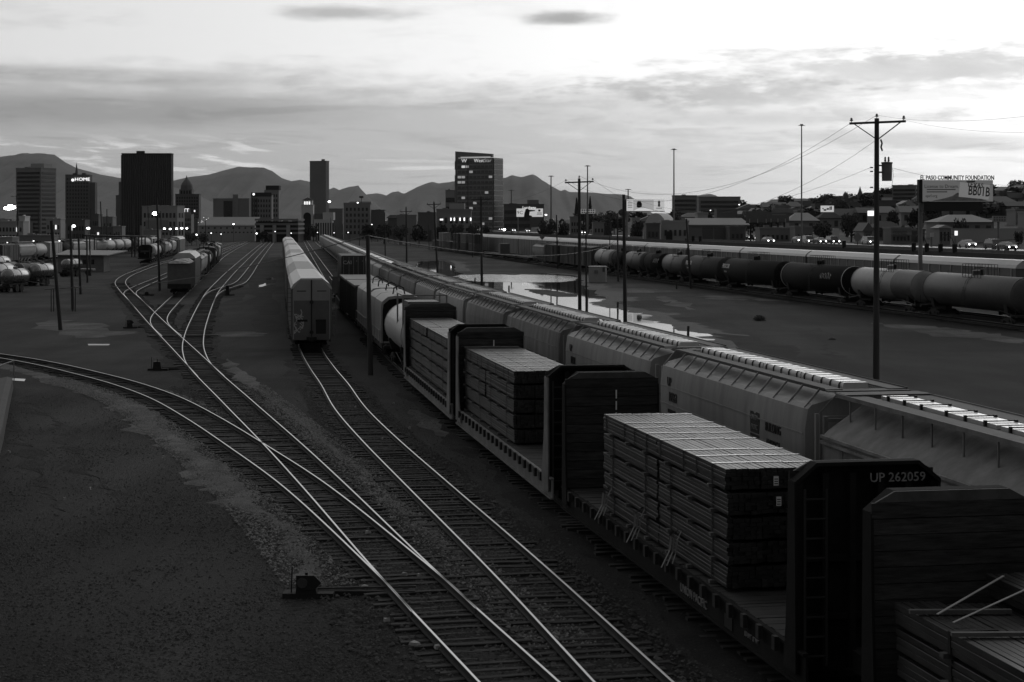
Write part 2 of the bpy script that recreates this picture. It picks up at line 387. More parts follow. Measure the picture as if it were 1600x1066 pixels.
def rail_mesh(path, s0, s1, d, step):
    prof = [(-.07, 0), (.07, 0), (.07, .02), (.012, .04), (.012, .12), (.035, .13), (.035, .153), (-.035, .153), (-.035, .13), (-.012, .12), (-.012, .04), (-.07, .02)]
    rings, heads = [], []
    t = s0
    while t < s1 + step * 0.5:
        x, y, h = path.at(min(t, s1)); nx, ny = -math.sin(h), math.cos(h)
        rings.append([(x + nx * (d + a), y + ny * (d + a), RAIL - .16 + z) for a, z in prof])
        heads.append([(x + nx * (d + a), y + ny * (d + a), RAIL - .16 + z) for a, z in ((-.028, .1535), (.028, .1535), (.028, .158), (.021, .162), (-.021, .162), (-.028, .158))])
        t += step
    return MB().loft(rings), MB().loft(heads)
def tie_mesh(seed):
    r = random.Random(seed); m = MB(); ny = 5; xs_ = .11
    rings = []
    for i in range(ny + 1):
        y = -1.3 + 2.6 * i / ny; j = lambda k: r.uniform(-k, k)
        rings.append([(-xs_ + j(.012), y, -.08), (xs_ + j(.012), y, -.08), (xs_ + j(.014), y, .085 + j(.01)), (xs_ - .03, y, .10 + j(.012)), (-xs_ + .03, y, .10 + j(.012)), (-xs_ + j(.014), y, .085 + j(.01))])
    return m.loft(rings).mesh('sleeper', m_tie)
TIES = [tie_mesh(k) for k in range(5)]
def track(name, label, path, s0=0.0, s1=None, n_single=0, stuff_to=0.0, branch=None, ties_from=None, head=True, step=2.0, hm=None):
    s1 = s1 or path.len
    root = empty(name, label=label, kind='structure')
    for d in (.7525, -.7525):
        a, b = rail_mesh(path, s0, s1, d, step)
        r_ = a.build('rail', m_railside, root)
        if head: b.build('rail_head', hm or m_railhead, r_)
    rr = random.Random(len(name)); t = s0 if ties_from is None else ties_from; k = 0; rest = MB()
    tie_v = None
    while t < min(s1, stuff_to if stuff_to else s1):
        x, y, h = path.at(t); a, b = -1.3, 1.3
        if branch is not None:
            bx, by, sd = branch; dmin = None
            pts = bx.p[:400]; dd = np.hypot(pts[:, 0] - x, pts[:, 1] - y); q = int(dd.argmin())
            nx, ny = -math.sin(h), math.cos(h); off = (pts[q, 0] - x) * nx + (pts[q, 1] - y) * ny
            if dd[q] < 2.5 and abs(off) > 0.05 and 0 < q < len(pts) - 1: a, b = min(a, off - 1.3), max(b, off + 1.3)
        hh = h + rr.uniform(-.04, .04); o_ = rr.uniform(-.2, .2); zz = rr.uniform(-.055, .012)
        cx, cy = x - math.sin(h) * ((a + b) / 2 + o_), y + math.cos(h) * ((a + b) / 2 + o_)
        if k < n_single:
            o = put('sleeper', TIES[rr.randrange(5)], root, (cx, cy, zz), hh); o.scale = (1, (b - a) / 2.6, 1)
        elif stuff_to and t < stuff_to:
            c, s_ = math.cos(hh), math.sin(hh); L2 = (b - a) / 2
            P = [(cx + c * ex * .11 - s_ * ey * L2, cy + s_ * ex * .11 + c * ey * L2) for ex, ey in ((-1, -1), (1, -1), (1, 1), (-1, 1))]
            rest.add([(p[0], p[1], 0) for p in P] + [(p[0], p[1], .09 + zz) for p in P], [(4, 5, 6, 7), (0, 1, 5, 4), (1, 2, 6, 5), (2, 3, 7, 6), (3, 0, 4, 7)])
        k += 1; t += 0.56
    if rest.v:
        tag(rest.build('sleepers', m_tie, root), kind='stuff')
    return root
s35 = lambda p, Y: p.at_y(Y)
track('railway_track', 'curving yard track whose turnout lies nearest the camera', T1, 0, None, 105, 240, (T2, 0, 0), s35(T1, 29), step=1.0)
track('railway_track', 'track that swings away to the left edge from the near turnout', T2, 0.5, None, 80, 150, None, 16.0, step=1.0)
track('railway_track', 'track running under the pale autorack train', T3, 0, None, 105, 260, None, s35(T3, 31), step=1.5)
track('railway_track', 'far left track of the double turnout, curving round to the right', TL, 1, None, 0, 170, None, 6, step=1.5)
track('railway_track', 'short curved track under the gondola string', TG, 1, None, 0, 60, None, 8, step=1.0)
track('railway_track', 'thin track curving between the gondola string and the hopper string', TM, 1, None, 0, 40, None, 8, step=1.5)
track('railway_track', 'siding that kinks off to the right of the middle yard track', TC, 1, None, 0, 60, None, 10, step=1.5)
track('railway_track', 'track under the lumber train', T4, 0, None, 0, 140, None, 10, step=3)
track('railway_track', 'track under the long train of covered hoppers', T5, 0, None, 0, 60, None, 10, step=3)
m_dullhead = mat('dull_rail', 0.3, 0.4, 1.0, var=0.2, scale=0.4)
track('railway_track', 'main line track under the tank car train', T6, 0, None, 0, 420, None, 1, step=3, hm=m_dullhead)
track('railway_track', 'main line track under the far autorack train', T7, 0, None, 0, 0.1, None, 1, step=4, hm=m_dullhead)

def ribbon(name, m, path, s0, s1, o0, o1, z0, z1, seed=1, rag=0.35, n=7, step=0.5, label=None):
    r = random.Random(seed); mb = MB(); rows = []
    w0 = w1 = 0.0; t = s0
    while t < s1:
        w0 = w0 * .8 + r.uniform(-1, 1) * rag * .6; w1 = w1 * .8 + r.uniform(-1, 1) * rag * .6
        taper = min(1.0, (t - s0) / 4 + .05, (s1 - t) / 4 + .05)
        a, b = o0 + w0 * .5, o1 + w1; mid = (a + b) / 2; a, b = mid + (a - mid) * taper, mid + (b - mid) * taper
        row = []
        for i in range(n):
            k = i / (n - 1); x, y = path.off(t, a + (b - a) * k)
            e = math.sin(math.pi * k) ** 0.6
            row.append((x, y, z0 * (.15 + .85 * e) + e * r.uniform(-.012, .012) + (z1 - z0) * e))
        rows.append(row); t += step
    vs = [p for q in rows for p in q]; fs = []
    for i in range(len(rows) - 1):
        for j in range(n - 1): fs.append((i * n + j, (i + 1) * n + j, (i + 1) * n + j + 1, i * n + j + 1))
    mb.add(vs, fs)
    return tag(mb.build(name, m), label, kind='structure')
for i, (p, a, b) in enumerate(((T1, 29, 190), (T3, 29, 124), (T4, 20, 110), (T6, 108, 330), (TL, 118, 320))):
    ribbon('track_bed', g_bed, p, s35(p, a), s35(p, b), -1.9, 1.9, .028, .05, i, .4, 7, .8 if i < 3 else 3.0, 'dark stony track bed between the rails')
ribbon('track_bed', g_bed, T2, 6, 150, -1.8, 1.8, .024, .045, 9, .4, 7, .8, 'dark stony track bed of the left curve')
ribbon('ballast_shoulder', g_pale, T2, 5, 17, 1.5, 2.7, .04, .07, 3, .8, label='pale ballast spilled beside the turnout points')
ribbon('ballast_shoulder', g_pale, T2, 15, 62, 1.35, 3.0, .04, .07, 4, .8, label='pale ballast shoulder left of the curving track')
ribbon('ballast_shoulder', g_pale, T2, 52, 120, 1.5, 2.7, .03, .05, 5, .5, label='pale ballast shoulder along the far left curve')
ribbon('ballast_shoulder', g_pale, T1, s35(T1, 41), s35(T1, 120), -2.4, -1.45, .04, .06, 6, .5, label='pale ballast between the turnout and the middle track')
ribbon('ballast_shoulder', g_pale, T2, 26, 60, -1.9, -1.3, .03, .05, 8, .5, label='pale ballast between the two diverging tracks')

# loose stones in the near yard: real geometry, one mass
def scatter(name, m, n, pick, r0, r1, label, seed):
    rg = np.random.default_rng(seed); P = pick(rg, n); n = len(P)
    base = np.array([(1, 0, 0), (-1, 0, 0), (0, 1, 0), (0, -1, 0), (0, 0, 1), (0, 0, -.4)], float)
    tri = np.array([(0, 2, 4), (2, 1, 4), (1, 3, 4), (3, 0, 4)], int)
    sz = rg.uniform(r0, r1, n) * rg.choice([.6, 1, 1, 1.6], n); ang = rg.uniform(0, 6.28, n)
    B = base[None] * (1 + rg.uniform(-.35, .35, (n, 6, 3)))
    ca, sa = np.cos(ang)[:, None], np.sin(ang)[:, None]
    V = np.stack([B[:, :, 0] * ca - B[:, :, 1] * sa, B[:, :, 0] * sa + B[:, :, 1] * ca, B[:, :, 2] * .75], 2) * sz[:, None, None]
    V[:, :, 0] += P[:, 0:1]; V[:, :, 1] += P[:, 1:2]; V[:, :, 2] += P[:, 2:3]
    Fc = (tri[None] + (np.arange(n) * 6)[:, None, None]).reshape(-1)
    me = bpy.data.meshes.new(name); me.vertices.add(n * 6); me.vertices.foreach_set('co', V.reshape(-1))
    nf = n * len(tri); me.loops.add(nf * 3); me.loops.foreach_set('vertex_index', Fc)
    me.polygons.add(nf); me.polygons.foreach_set('loop_start', np.arange(nf) * 3); me.polygons.foreach_set('loop_total', np.full(nf, 3))
    me.update(calc_edges=True); me.materials.append(m)
    return tag(put(name, me), label, kind='stuff')
def stone_mat(name, lo, hi):
    m = bpy.data.materials.new(name); m.use_nodes = True; nt = m.node_tree; N, L = nt.nodes.new, nt.links.new
    b = nt.nodes['Principled BSDF']; b.inputs['Roughness'].default_value = .85; b.inputs['Specular IOR Level'].default_value = .2
    g = N('ShaderNodeNewGeometry'); mr = N('ShaderNodeMapRange'); mr.inputs['To Min'].default_value = lo; mr.inputs['To Max'].default_value = hi
    L(g.outputs['Random Per Island'], mr.inputs['Value']); cc = N('ShaderNodeCombineColor')
    for i in range(3): L(mr.outputs[0], cc.inputs[i])
    L(cc.outputs[0], b.inputs['Base Color']); return m
def pick_frame(rg, n):
    Y = 33 + (rg.random(n) ** 1.7) * 62; X = rg.uniform(-.30, .17, n) * Y
    keep = X < (8.9 - .187 * (Y - 22)) - 1.2
    # clumps: dense drifts and bare patches
    f = np.sin(X * .9 + 1.7 * np.sin(Y * .21)) * np.sin(Y * .33 + 1.3 * np.sin(X * .37)) + rg.uniform(-.9, .9, n)
    keep &= f > -.15
    return np.stack([X, Y, np.full(n, .005)], 1)[keep]
scatter('gravel', stone_mat('loose_stone', 0.016, 0.065), 110000, pick_frame, .013, .034, 'loose stones scattered over the near yard ground', 3)
def pick_ribbon(path, s0, s1, a, b):
    def f(rg, n):
        t = rg.uniform(s0, s1, n); o = rg.uniform(a, b, n); X = np.interp(t, path.s, path.p[:, 0]); Y = np.interp(t, path.s, path.p[:, 1])
        X2 = np.interp(t + .5, path.s, path.p[:, 0]); Y2 = np.interp(t + .5, path.s, path.p[:, 1]); h = np.arctan2(Y2 - Y, X2 - X)
        return np.stack([X - np.sin(h) * o, Y + np.cos(h) * o, np.full(n, .05)], 1)
    return f
pale = stone_mat('pale_stone', 0.06, 0.20)
scatter('ballast', pale, 16000, pick_ribbon(T2, 5, 70, 1.3, 3.1), .018, .04, 'pale crushed stone heaped along the left curve', 5)
scatter('ballast', pale, 12000, pick_ribbon(T1, s35(T1, 38), s35(T1, 100), -2.7, -1.2), .018, .04, 'pale crushed stone between turnout and middle track', 6)
scatter('ballast', stone_mat('bed_stone', 0.015, 0.075), 16000, pick_ribbon(T3, s35(T3, 31), s35(T3, 100), -1.9, 1.9), .025, .05, 'dark stones between the rails of the middle track', 7)
scatter('ballast', stone_mat('bed_stone_dark', 0.014, 0.065), 18000, pick_ribbon(T1, s35(T1, 31), s35(T1, 100), -1.9, 2.6), .025, .05, 'dark stones between the rails of the near turnout', 8)

# ---------------------------------------------------------------- standing water
def water_mat():
    m = bpy.data.materials.new('standing_water'); m.use_nodes = True; nt = m.node_tree; N, L = nt.nodes.new, nt.links.new
    b = nt.nodes['Principled BSDF']; b.inputs['Base Color'].default_value = (.012, .012, .012, 1); b.inputs['Roughness'].default_value = .02; b.inputs['IOR'].default_value = 1.33
    tc = N('ShaderNodeTexCoord'); n = N('ShaderNodeTexNoise'); n.inputs['Scale'].default_value = .8; n.inputs['Detail'].default_value = 3; L(tc.outputs['Object'], n.inputs[0])
    bp = N('ShaderNodeBump'); bp.inputs['Strength'].default_value = .05; bp.inputs['Distance'].default_value = .01; L(n.outputs[0], bp.inputs['Height']); L(bp.outputs[0], b.inputs['Normal']); return m
m_water = water_mat()
def jag(pts, amp, n=6, seed=1):
    r = random.Random(seed); out = []
    for i, p in enumerate(pts):
        q = pts[(i + 1) % len(pts)]; out.append(p); L_ = math.dist(p, q); k_ = int(min(n, L_ / 1.2))
        for k in range(1, k_):
            t = k / k_; out.append((p[0] + (q[0] - p[0]) * t + r.uniform(-1, 1) * amp * min(1, L_ / 8), p[1] + (q[1] - p[1]) * t + r.uniform(-1, 1) * amp * min(2.5, L_ / 6)))
    return out
from mathutils.geometry import delaunay_2d_cdt
def sheet(name, m, pix, z, amp, label, seed=1, kind='structure'):
    pts = [Vector(p) for p in jag([gp(u, v) for u, v in pix], amp, 7, seed)]
    vs, _, fs, _, _, _ = delaunay_2d_cdt(pts, [], [list(range(len(pts)))], 1, 1e-4)
    F2 = []
    for f in fs:
        p = [vs[i] for i in f]; ar = sum(p[i].x * p[(i + 1) % len(p)].y - p[(i + 1) % len(p)].x * p[i].y for i in range(len(p)))
        F2.append(tuple(f) if ar > 0 else tuple(reversed(f)))
    return tag(MB().add([(v.x, v.y, z) for v in vs], F2).build(name, m), label, kind=kind)
WPIX = [(655, 409), (690, 407.5), (704, 413), (712, 424), (730, 427.5), (780, 427), (860, 428), (893, 430.5), (905, 433), (908, 446), (935, 461), (952, 468), (920, 474), (936, 479), (980, 487), (1012, 492), (1004, 500), (1050, 510), (1056, 515), (1090, 521), (1116, 532), (1080, 548), (1010, 536), (940, 512), (860, 486), (780, 460), (700, 434), (652, 418)]
sheet('water', m_water, WPIX, .012, .9, 'sheet of standing water shining behind the hopper train', 3)
def margin(pix, d, z, label, seed):
    P = [Vector(gp(u, v)) for u, v in pix]; n = len(P); out = []
    for i in range(n):
        t = (P[(i + 1) % n] - P[i - 1]).normalized(); out.append(P[i] + Vector((t.y, -t.x)) * d)
    ar = sum(P[i].x * P[(i + 1) % n].y - P[(i + 1) % n].x * P[i].y for i in range(n))
    if ar < 0: out = [2 * p - q for p, q in zip(P, out)]
    pts = [Vector(p) for p in jag([tuple(p) for p in out], 1.2, 7, seed)]
    vs, _, fs, _, _, _ = delaunay_2d_cdt(pts, [], [list(range(len(pts)))], 1, 1e-4)
    mb_ = MB()
    for f in fs:
        q = [vs[i] for i in f]; a_ = sum(q[i].x * q[(i + 1) % len(q)].y - q[(i + 1) % len(q)].x * q[i].y for i in range(len(q)))
        q = q if a_ > 0 else q[::-1]; mb_.add([(v.x, v.y, z) for v in q], [tuple(range(len(q)))])
    return tag(mb_.build('damp_margin', m_damp), label, kind='structure')
m_damp = ground_mat('damp_mud', 0.009, 0.020, 0.3, 8.0, 0.6)
_b = m_damp.node_tree.nodes['Principled BSDF']; _b.inputs['Roughness'].default_value = .7; _b.inputs['Specular IOR Level'].default_value = .2
margin(WPIX, 3.2, .0045, 'dark damp mud around the standing water', 21)
g_mud = ground_mat('wet_mud', 0.03, 0.055, 0.3, 12)
sheet('mud_bar', g_mud, [(820, 452), (850, 453), (880, 457), (905, 461.5), (900, 464), (870, 464), (845, 460), (828, 456)], .03, .3, 'narrow bar of mud lying in the standing water', 5)
sheet('mud_bar', g_mud, [(708, 424), (740, 424), (790, 426), (850, 427.5), (800, 430), (760, 428.5), (730, 430)], .032, .5, 'thin mud streak along the back of the standing water', 6)
sheet('mud_bar', g_mud, [(700, 432), (718, 433), (722, 436.5), (706, 437), (698, 435)], .034, .4, 'small mud spit at the left of the standing water', 7)
g_dry = ground_mat('pale_dried_silt', 0.048, 0.105, 0.2, 5.0, 0.5)
g_wet = ground_mat('dark_damp_earth', 0.010, 0.024, 0.15, 7.0, 0.7)
for i, (pix, m_) in enumerate((([(1090, 463), (1130, 461.5), (1190, 463), (1250, 470), (1238, 474), (1180, 470), (1120, 468)], g_dry), ([(1024, 464), (1040, 463), (1070, 473), (1088, 484), (1074, 484), (1046, 474)], g_dry), ([(915, 452), (960, 450), (1030, 452), (1060, 456), (1010, 458), (950, 456)], g_dry), ([(1160, 466), (1225, 472), (1250, 476), (1210, 478), (1170, 472)], g_wet), ([(1270, 514), (1283, 513), (1300, 530), (1318, 560), (1305, 560), (1287, 534)], g_wet),
        ([(1050, 497), (1090, 494), (1130, 499), (1110, 504), (1070, 503)], g_wet), ([(1360, 505), (1480, 512), (1600, 530), (1600, 537), (1450, 522)], g_dry), ([(1120, 520), (1240, 540), (1300, 575), (1220, 570), (1150, 540)], g_wet), ([(330, 520), (380, 518), (420, 521), (400, 526), (345, 526)], g_dry), ([(355, 452), (395, 450), (380, 470), (350, 475)], g_wet), ([(385, 390), (420, 385), (432, 440), (428, 500), (400, 520), (390, 450)], g_wet), ([(60, 500), (150, 505), (210, 520), (150, 528), (70, 515)], g_dry), ([(610, 420), (700, 405), (715, 424), (690, 436), (640, 425)], g_wet), ([(640, 640), (720, 650), (770, 690), (700, 690), (650, 665)], g_dry))):
    sheet('soil_patch', m_, pix, .0055 + .0004 * i, 1.1 if pix[0][1] < 600 else .4, f'{["pale dried silt", "dark damp earth"][m_ is g_wet]} patch on the yard ground', 60 + i)
sheet('water', m_water, [(137, 537.6), (172, 537.8), (170, 540), (138, 540)], .012, .1, 'small puddle glinting in the left yard', 8)
sheet('water', m_water, [(-30, 592), (12, 591), (40, 592.5), (38, 596), (14, 594.5), (8, 599), (-20, 602)], .012, .15, 'puddle at the left edge behind the rusty wall', 9)
sheet('water', m_water, [(404, 446), (416, 442.5), (430, 441), (432, 443), (418, 446), (404, 449.5)], .012, .3, 'shallow puddle left of the autorack train', 10)
sheet('water', m_water, [(415, 436), (426, 434), (430, 436), (420, 438.5)], .012, .3, 'far shallow puddle left of the autorack train', 11)

m_ruf = m_water.copy(); m_ruf.name = 'ruffled_water'
for n_ in m_ruf.node_tree.nodes:
    if n_.type == 'BUMP': n_.inputs['Strength'].default_value = .55; n_.inputs['Distance'].default_value = .06
    if n_.type == 'TEX_NOISE': n_.inputs['Scale'].default_value = 2.6; n_.inputs['Detail'].default_value = 2
    if n_.type == 'BSDF_PRINCIPLED': n_.inputs['Roughness'].default_value = .12
sheet('ruffled_water', m_ruf, [(707, 433), (722, 429.5), (760, 429), (790, 428.6), (850, 429.6), (890, 431.5), (902, 434), (898, 438.5), (880, 441), (830, 441.5), (775, 441), (742, 440), (722, 436)], .02, .5, 'bright wind-ruffled patch of the standing water', 14)
g_rut = ground_mat('rutted_earth', 0.015, 0.034, 0.3, 7.0, 1.0)
g_rut2 = ground_mat('pale_packed_earth', 0.035, 0.075, 0.15, 7.0, 0.6)
for i, (o, w_, m_) in enumerate(((6.0, .5, g_rut), (7.9, .55, g_rut), (10.5, 1.5, g_rut2), (13.4, .6, g_rut), (15.6, .6, g_rut))):
    ribbon('tyre_track', m_, T2, 16 + i * 3, 84 - 3 * i, o, o + w_, .006, .012, 40 + i, .9, 7, .8, f'faint wheel rut curving through the left foreground, {ORD[i]} out from the rails')
def pick_clod(rg, n):
    Y = 33 + rg.random(n) ** 1.5 * 40; X = rg.uniform(-.30, -.06, n) * Y; f = np.sin(X * .55 + 2 * np.sin(Y * .16)) + np.sin(Y * .4 + X * .2)
    return np.stack([X, Y, np.zeros(n)], 1)[f + rg.uniform(-.8, .8, n) > .35]
scatter('dirt_clods', stone_mat('dark_clod', 0.016, 0.05), 18000, pick_clod, .015, .04, 'dark clods and scrub of the rough ground in the left foreground', 31)

# ---------------------------------------------------------------- elevated highway behind the main line
NE = lambda Y, o=0.0: 52 - .15 * (Y - 250) + o           # near edge of the highway at depth Y
m_road = mat('worn_asphalt', 0.08, 0.4, var=0.15, scale=0.2, spec=0.4)
m_wall = mat('stained_concrete_wall', 0.055, 0.9, var=0.3, scale=0.25)
RZ = 4.6
mb = MB()
Ya, Yb = 120, 1300
mb.add([(NE(Ya), Ya, 0), (NE(Yb), Yb, 0), (NE(Yb), Yb, RZ - .4), (NE(Ya), Ya, RZ - .4), (NE(Ya, 41), Ya, 0), (NE(Yb, 41), Yb, 0), (NE(Yb, 41), Yb, RZ - .4), (NE(Ya, 41), Ya, RZ - .4)],
       [(0, 1, 2, 3), (7, 6, 5, 4), (0, 3, 7, 4), (1, 5, 6, 2), (3, 2, 6, 7)])
tag(mb.build('highway_embankment', m_wall), 'long concrete retaining wall under the highway', kind='structure')
def strip(name, m, o0, o1, z0, z1, label):
    b_ = MB()
    P = [(NE(Ya, o0), Ya), (NE(Yb, o0), Yb), (NE(Yb, o1), Yb), (NE(Ya, o1), Ya)]
    b_.add([(x, y, z0) for x, y in P] + [(x, y, z1) for x, y in P], [(4, 5, 6, 7), (0, 1, 5, 4), (1, 2, 6, 5), (2, 3, 7, 6), (3, 0, 4, 7)])
    return tag(b_.build(name, m), label, kind='structure')
strip('road', m_road, .4, 40.6, RZ - .4, RZ, 'wide highway carriageway full of evening traffic')
strip('highway_parapet', m_wall, 0, .35, RZ - .4, RZ + .85, 'dark concrete parapet on the near side of the highway')
strip('highway_parapet', mat('pale_barrier', 0.12, 0.85), 20.2, 20.6, RZ, RZ + .5, 'low median barrier between the carriageways')
for o_, lab in ((4.2, 'nearest'), (7.9, 'second'), (11.6, 'third'), (15.3, 'fourth')):
    b_ = MB(); Yq = 200
    while Yq < 700:
        b_.quad((NE(Yq, o_), Yq, RZ + .005), (NE(Yq + 3, o_), Yq + 3, RZ + .005), (NE(Yq + 3, o_ + .15), Yq + 3, RZ + .005), (NE(Yq, o_ + .15), Yq, RZ + .005)); Yq += 12
    tag(b_.build('lane_marking', m_white), f'dashed white line along the {lab} lane of the highway', kind='structure')

# ---------------------------------------------------------------- hillside beyond the highway
def hill_z(X, Y):
    s = X + .15 * (Y - 250) - 95
    z = 4.4 + .078 * max(0, min(s, 270)) * min(1, max(.25, 1 - (Y - 900) / 1500))
    return z + (.5 * math.sin(X * .05) * math.sin(Y * .031) if s > 10 else 0)
mb = MB(); Ys = [140, 200, 260, 320, 380, 440, 500, 580, 660, 740, 820, 900, 1000, 1150, 1300, 1500, 1800, 2200, 2700]; So = [0, 6, 15, 30, 50, 75, 100, 130, 160, 200, 240, 280, 340, 420, 700]
vs = []
for Y in Ys:
    for s in So:
        X = s + 95 - .15 * (Y - 250); vs.append((X, Y, hill_z(X, Y)))
n = len(So)
mb.add(vs, [(i * n + j, i * n + j + 1, (i + 1) * n + j + 1, (i + 1) * n + j) for i in range(len(Ys) - 1) for j in range(n - 1)])
mb.add([(vs[0][0], vs[0][1], -.5)] + [(vs[i * n][0], vs[i * n][1], -.5) for i in range(1, len(Ys))] + [vs[i * n] for i in range(len(Ys))], [(i, i + 1, len(Ys) + i + 1, len(Ys) + i) for i in range(len(Ys) - 1)])
tag(mb.build('hillside', ground_mat('hillside_earth', 0.05, 0.09, .03, 3), smooth=60), 'built-up hillside rising beyond the highway', kind='structure')

# ---------------------------------------------------------------- mountains
HAZE = 1.7e-5
m_mtn = mat('desert_mountain', 0.14, 0.95, var=0.25, scale=0.004)
def range_(name, prof, Yr, depth, label, seed):
    rg = random.Random(seed); us = np.arange(prof[0][0], prof[-1][0] + .1, 3.0)
    pv = np.interp(us, [p[0] for p in prof], [p[1] for p in prof]); rows = 14; vs = []
    ph = [rg.uniform(0, 6) for _ in range(8)]
    for j in range(rows + 1):
        k = j / rows
        for u, v in zip(us, pv):
            jit = sum(math.sin(u * f_ + ph[i]) * a for i, (f_, a) in enumerate(((.11, .45), (.23, .3), (.47, .22), (.9, .16)))) * .5
            if j <= 9:
                t = j / 9; Y = Yr - depth * (1 - t) + depth * .05 * math.sin(math.pi * t) * jit; zt = max(2, vz(v, Yr)); z = zt * (t ** 1.35)
                z += zt * .035 * math.sin(math.pi * t) * (math.sin(u * .071 + ph[5] + t * 3.2) + .7 * math.sin(u * .173 + ph[6] - t * 4.1) + .5 * math.sin(u * .31 + ph[7] + t * 7))
                if j == 9: z = zt + zt * .012 * jit
                X = ux(u, Yr) * (.9 + .1 * t) if False else ux(u, Yr)
            else:
                t = (j - 9) / (rows - 9); Y = Yr + depth * .8 * t; z = max(2, vz(v, Yr)) * (1 - t); X = ux(u, Yr)
            vs.append((X, Y, z if j else -5))
    n = len(us)
    b_ = MB().add(vs, [(i * n + q, i * n + q + 1, (i + 1) * n + q + 1, (i + 1) * n + q) for i in range(rows) for q in range(n - 1)])
    return tag(b_.build(name, m_mtn, smooth=50), label, kind='structure')
range_('mountain_range', [(-260, 300), (-150, 262), (-60, 250), (0, 245), (20, 243), (35, 239.5), (60, 239.5), (85, 242), (100, 252), (120, 263), (150, 271), (180, 277), (205, 281), (250, 287), (300, 300), (360, 330), (390, 352)], 8600, 1900, 'broad flat-topped mountain at the left behind the towers', 2)
range_('mountain_range', [(170, 352), (215, 300), (250, 287), (272, 282), (300, 276), (325, 273), (345, 268), (362, 263), (372, 260.5), (400, 262), (412, 262), (425, 267), (440, 278), (455, 283.5), (470, 281), (484, 284), (500, 290), (515, 296), (522, 293), (530, 297), (545, 292), (560, 290), (562.5, 294), (572, 304), (600, 330), (640, 352)], 9800, 1900, 'long mountain ridge behind the slab tower', 3)
range_('mountain_range', [(520, 352), (560, 318), (572, 304), (590, 302), (598, 303.5), (603, 306), (612, 300.5), (622, 299), (628, 302), (632, 303), (650, 293), (665, 287), (675, 284), (685, 287), (712, 283), (740, 281), (790, 278), (800, 274), (815, 277), (833, 272), (840, 276), (846, 281), (862, 291), (875, 298), (878, 298.5), (882, 296), (890, 300), (925, 301), (950, 303), (975, 304), (985, 307), (992, 312), (1006, 325), (1030, 352)], 11000, 2000, 'mountain with twin summits behind the glass tower', 4)
range_('mountain_range', [(1040, 340), (1070, 310), (1085, 306), (1110, 303), (1120, 306), (1127, 311), (1150, 335)], 6500, 900, 'low rounded hill beyond the long hillside building', 5)

# ---------------------------------------------------------------- dusk haze that lifts the far mountains
hz = bpy.data.materials.new('dusk_haze'); hz.use_nodes = True
hn = hz.node_tree; hn.nodes.clear()
ho = hn.nodes.new('ShaderNodeOutputMaterial'); hv = hn.nodes.new('ShaderNodeVolumePrincipled')
hv.inputs['Color'].default_value = (.9, .9, .9, 1); hv.inputs['Density'].default_value = HAZE; hv.inputs['Anisotropy'].default_value = 0.0
hn.links.new(hv.outputs[0], ho.inputs['Volume'])
b_ = MB().box(-7000, 7000, -80, 15000, -6.5, 420)
tag(b_.build('haze', hz), 'thin dusk haze over the city and mountains', kind='stuff')
# ================================================================ ROLLING STOCK
m_flat = mat('faded_flatcar_brown', 0.03, 0.8, var=0.4, scale=1.5, bump=0.15)
m_flatlt = mat('faded_flatcar_pale', 0.22, 0.75, var=0.35, scale=1.2)
m_bulk = mat('bulkhead_steel_dark', 0.018, 0.9, var=0.4, scale=1.0, spec=0.12)
m_board = mat('old_bulkhead_board', 0.034, 0.85, var=0.8, scale=1.6, streak=9.0, bump=0.4, bscale=6)
m_plank = mat('worn_deck_plank', 0.03, 0.8, var=0.5, scale=1.3, bump=0.3)
m_lum = mat('wet_sawn_lumber', 0.032, 0.42, var=0.45, scale=1.1, spec=0.40, bump=0.08, bscale=30)
m_lumend = mat('lumber_core', 0.05, 0.5, var=0.4, scale=4)
m_strap = mat('white_poly_strap', 0.85, 0.22, var=0.05, spec=.7)
m_bear = mat('bearer_timber', 0.13, 0.8, var=0.4)
m_hopA = mat('hopper_grey', 0.27, 0.55, var=0.26, scale=2.2, streak=0.14, spec=0.35)
m_hopB = mat('dusty_hopper', 0.20, 0.75, var=0.45, scale=1.6, streak=0.25)
m_hopC = mat('dark_hopper', 0.19, 0.65, var=0.38, scale=2.0, streak=0.16)
m_grate = mat('roof_walk_grating', 0.06, 0.7, var=0.3, scale=3)
m_hatch = mat('pale_hatch_cover', 0.5, 0.22, var=0.12, scale=1.0, spec=0.6)
m_tankb = mat('black_tank', 0.012, 0.8, var=0.35, scale=0.8, spec=0.10)
m_tankw = mat('grubby_white_tank', 0.24, 0.5, var=0.25, scale=0.6)
m_tankg = mat('dull_grey_tank', 0.085, 0.55, var=0.3, scale=0.5)
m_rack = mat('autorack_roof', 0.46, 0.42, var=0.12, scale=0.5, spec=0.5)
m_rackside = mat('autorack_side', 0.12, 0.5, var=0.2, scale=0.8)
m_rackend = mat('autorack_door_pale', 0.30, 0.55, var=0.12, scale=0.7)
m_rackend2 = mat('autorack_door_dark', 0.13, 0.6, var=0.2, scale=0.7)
m_cont = mat('dark_container', 0.045, 0.6, var=0.2, scale=0.7)
m_box = mat('boxcar_brown', 0.065, 0.75, var=0.35, scale=0.6, streak=0.3)

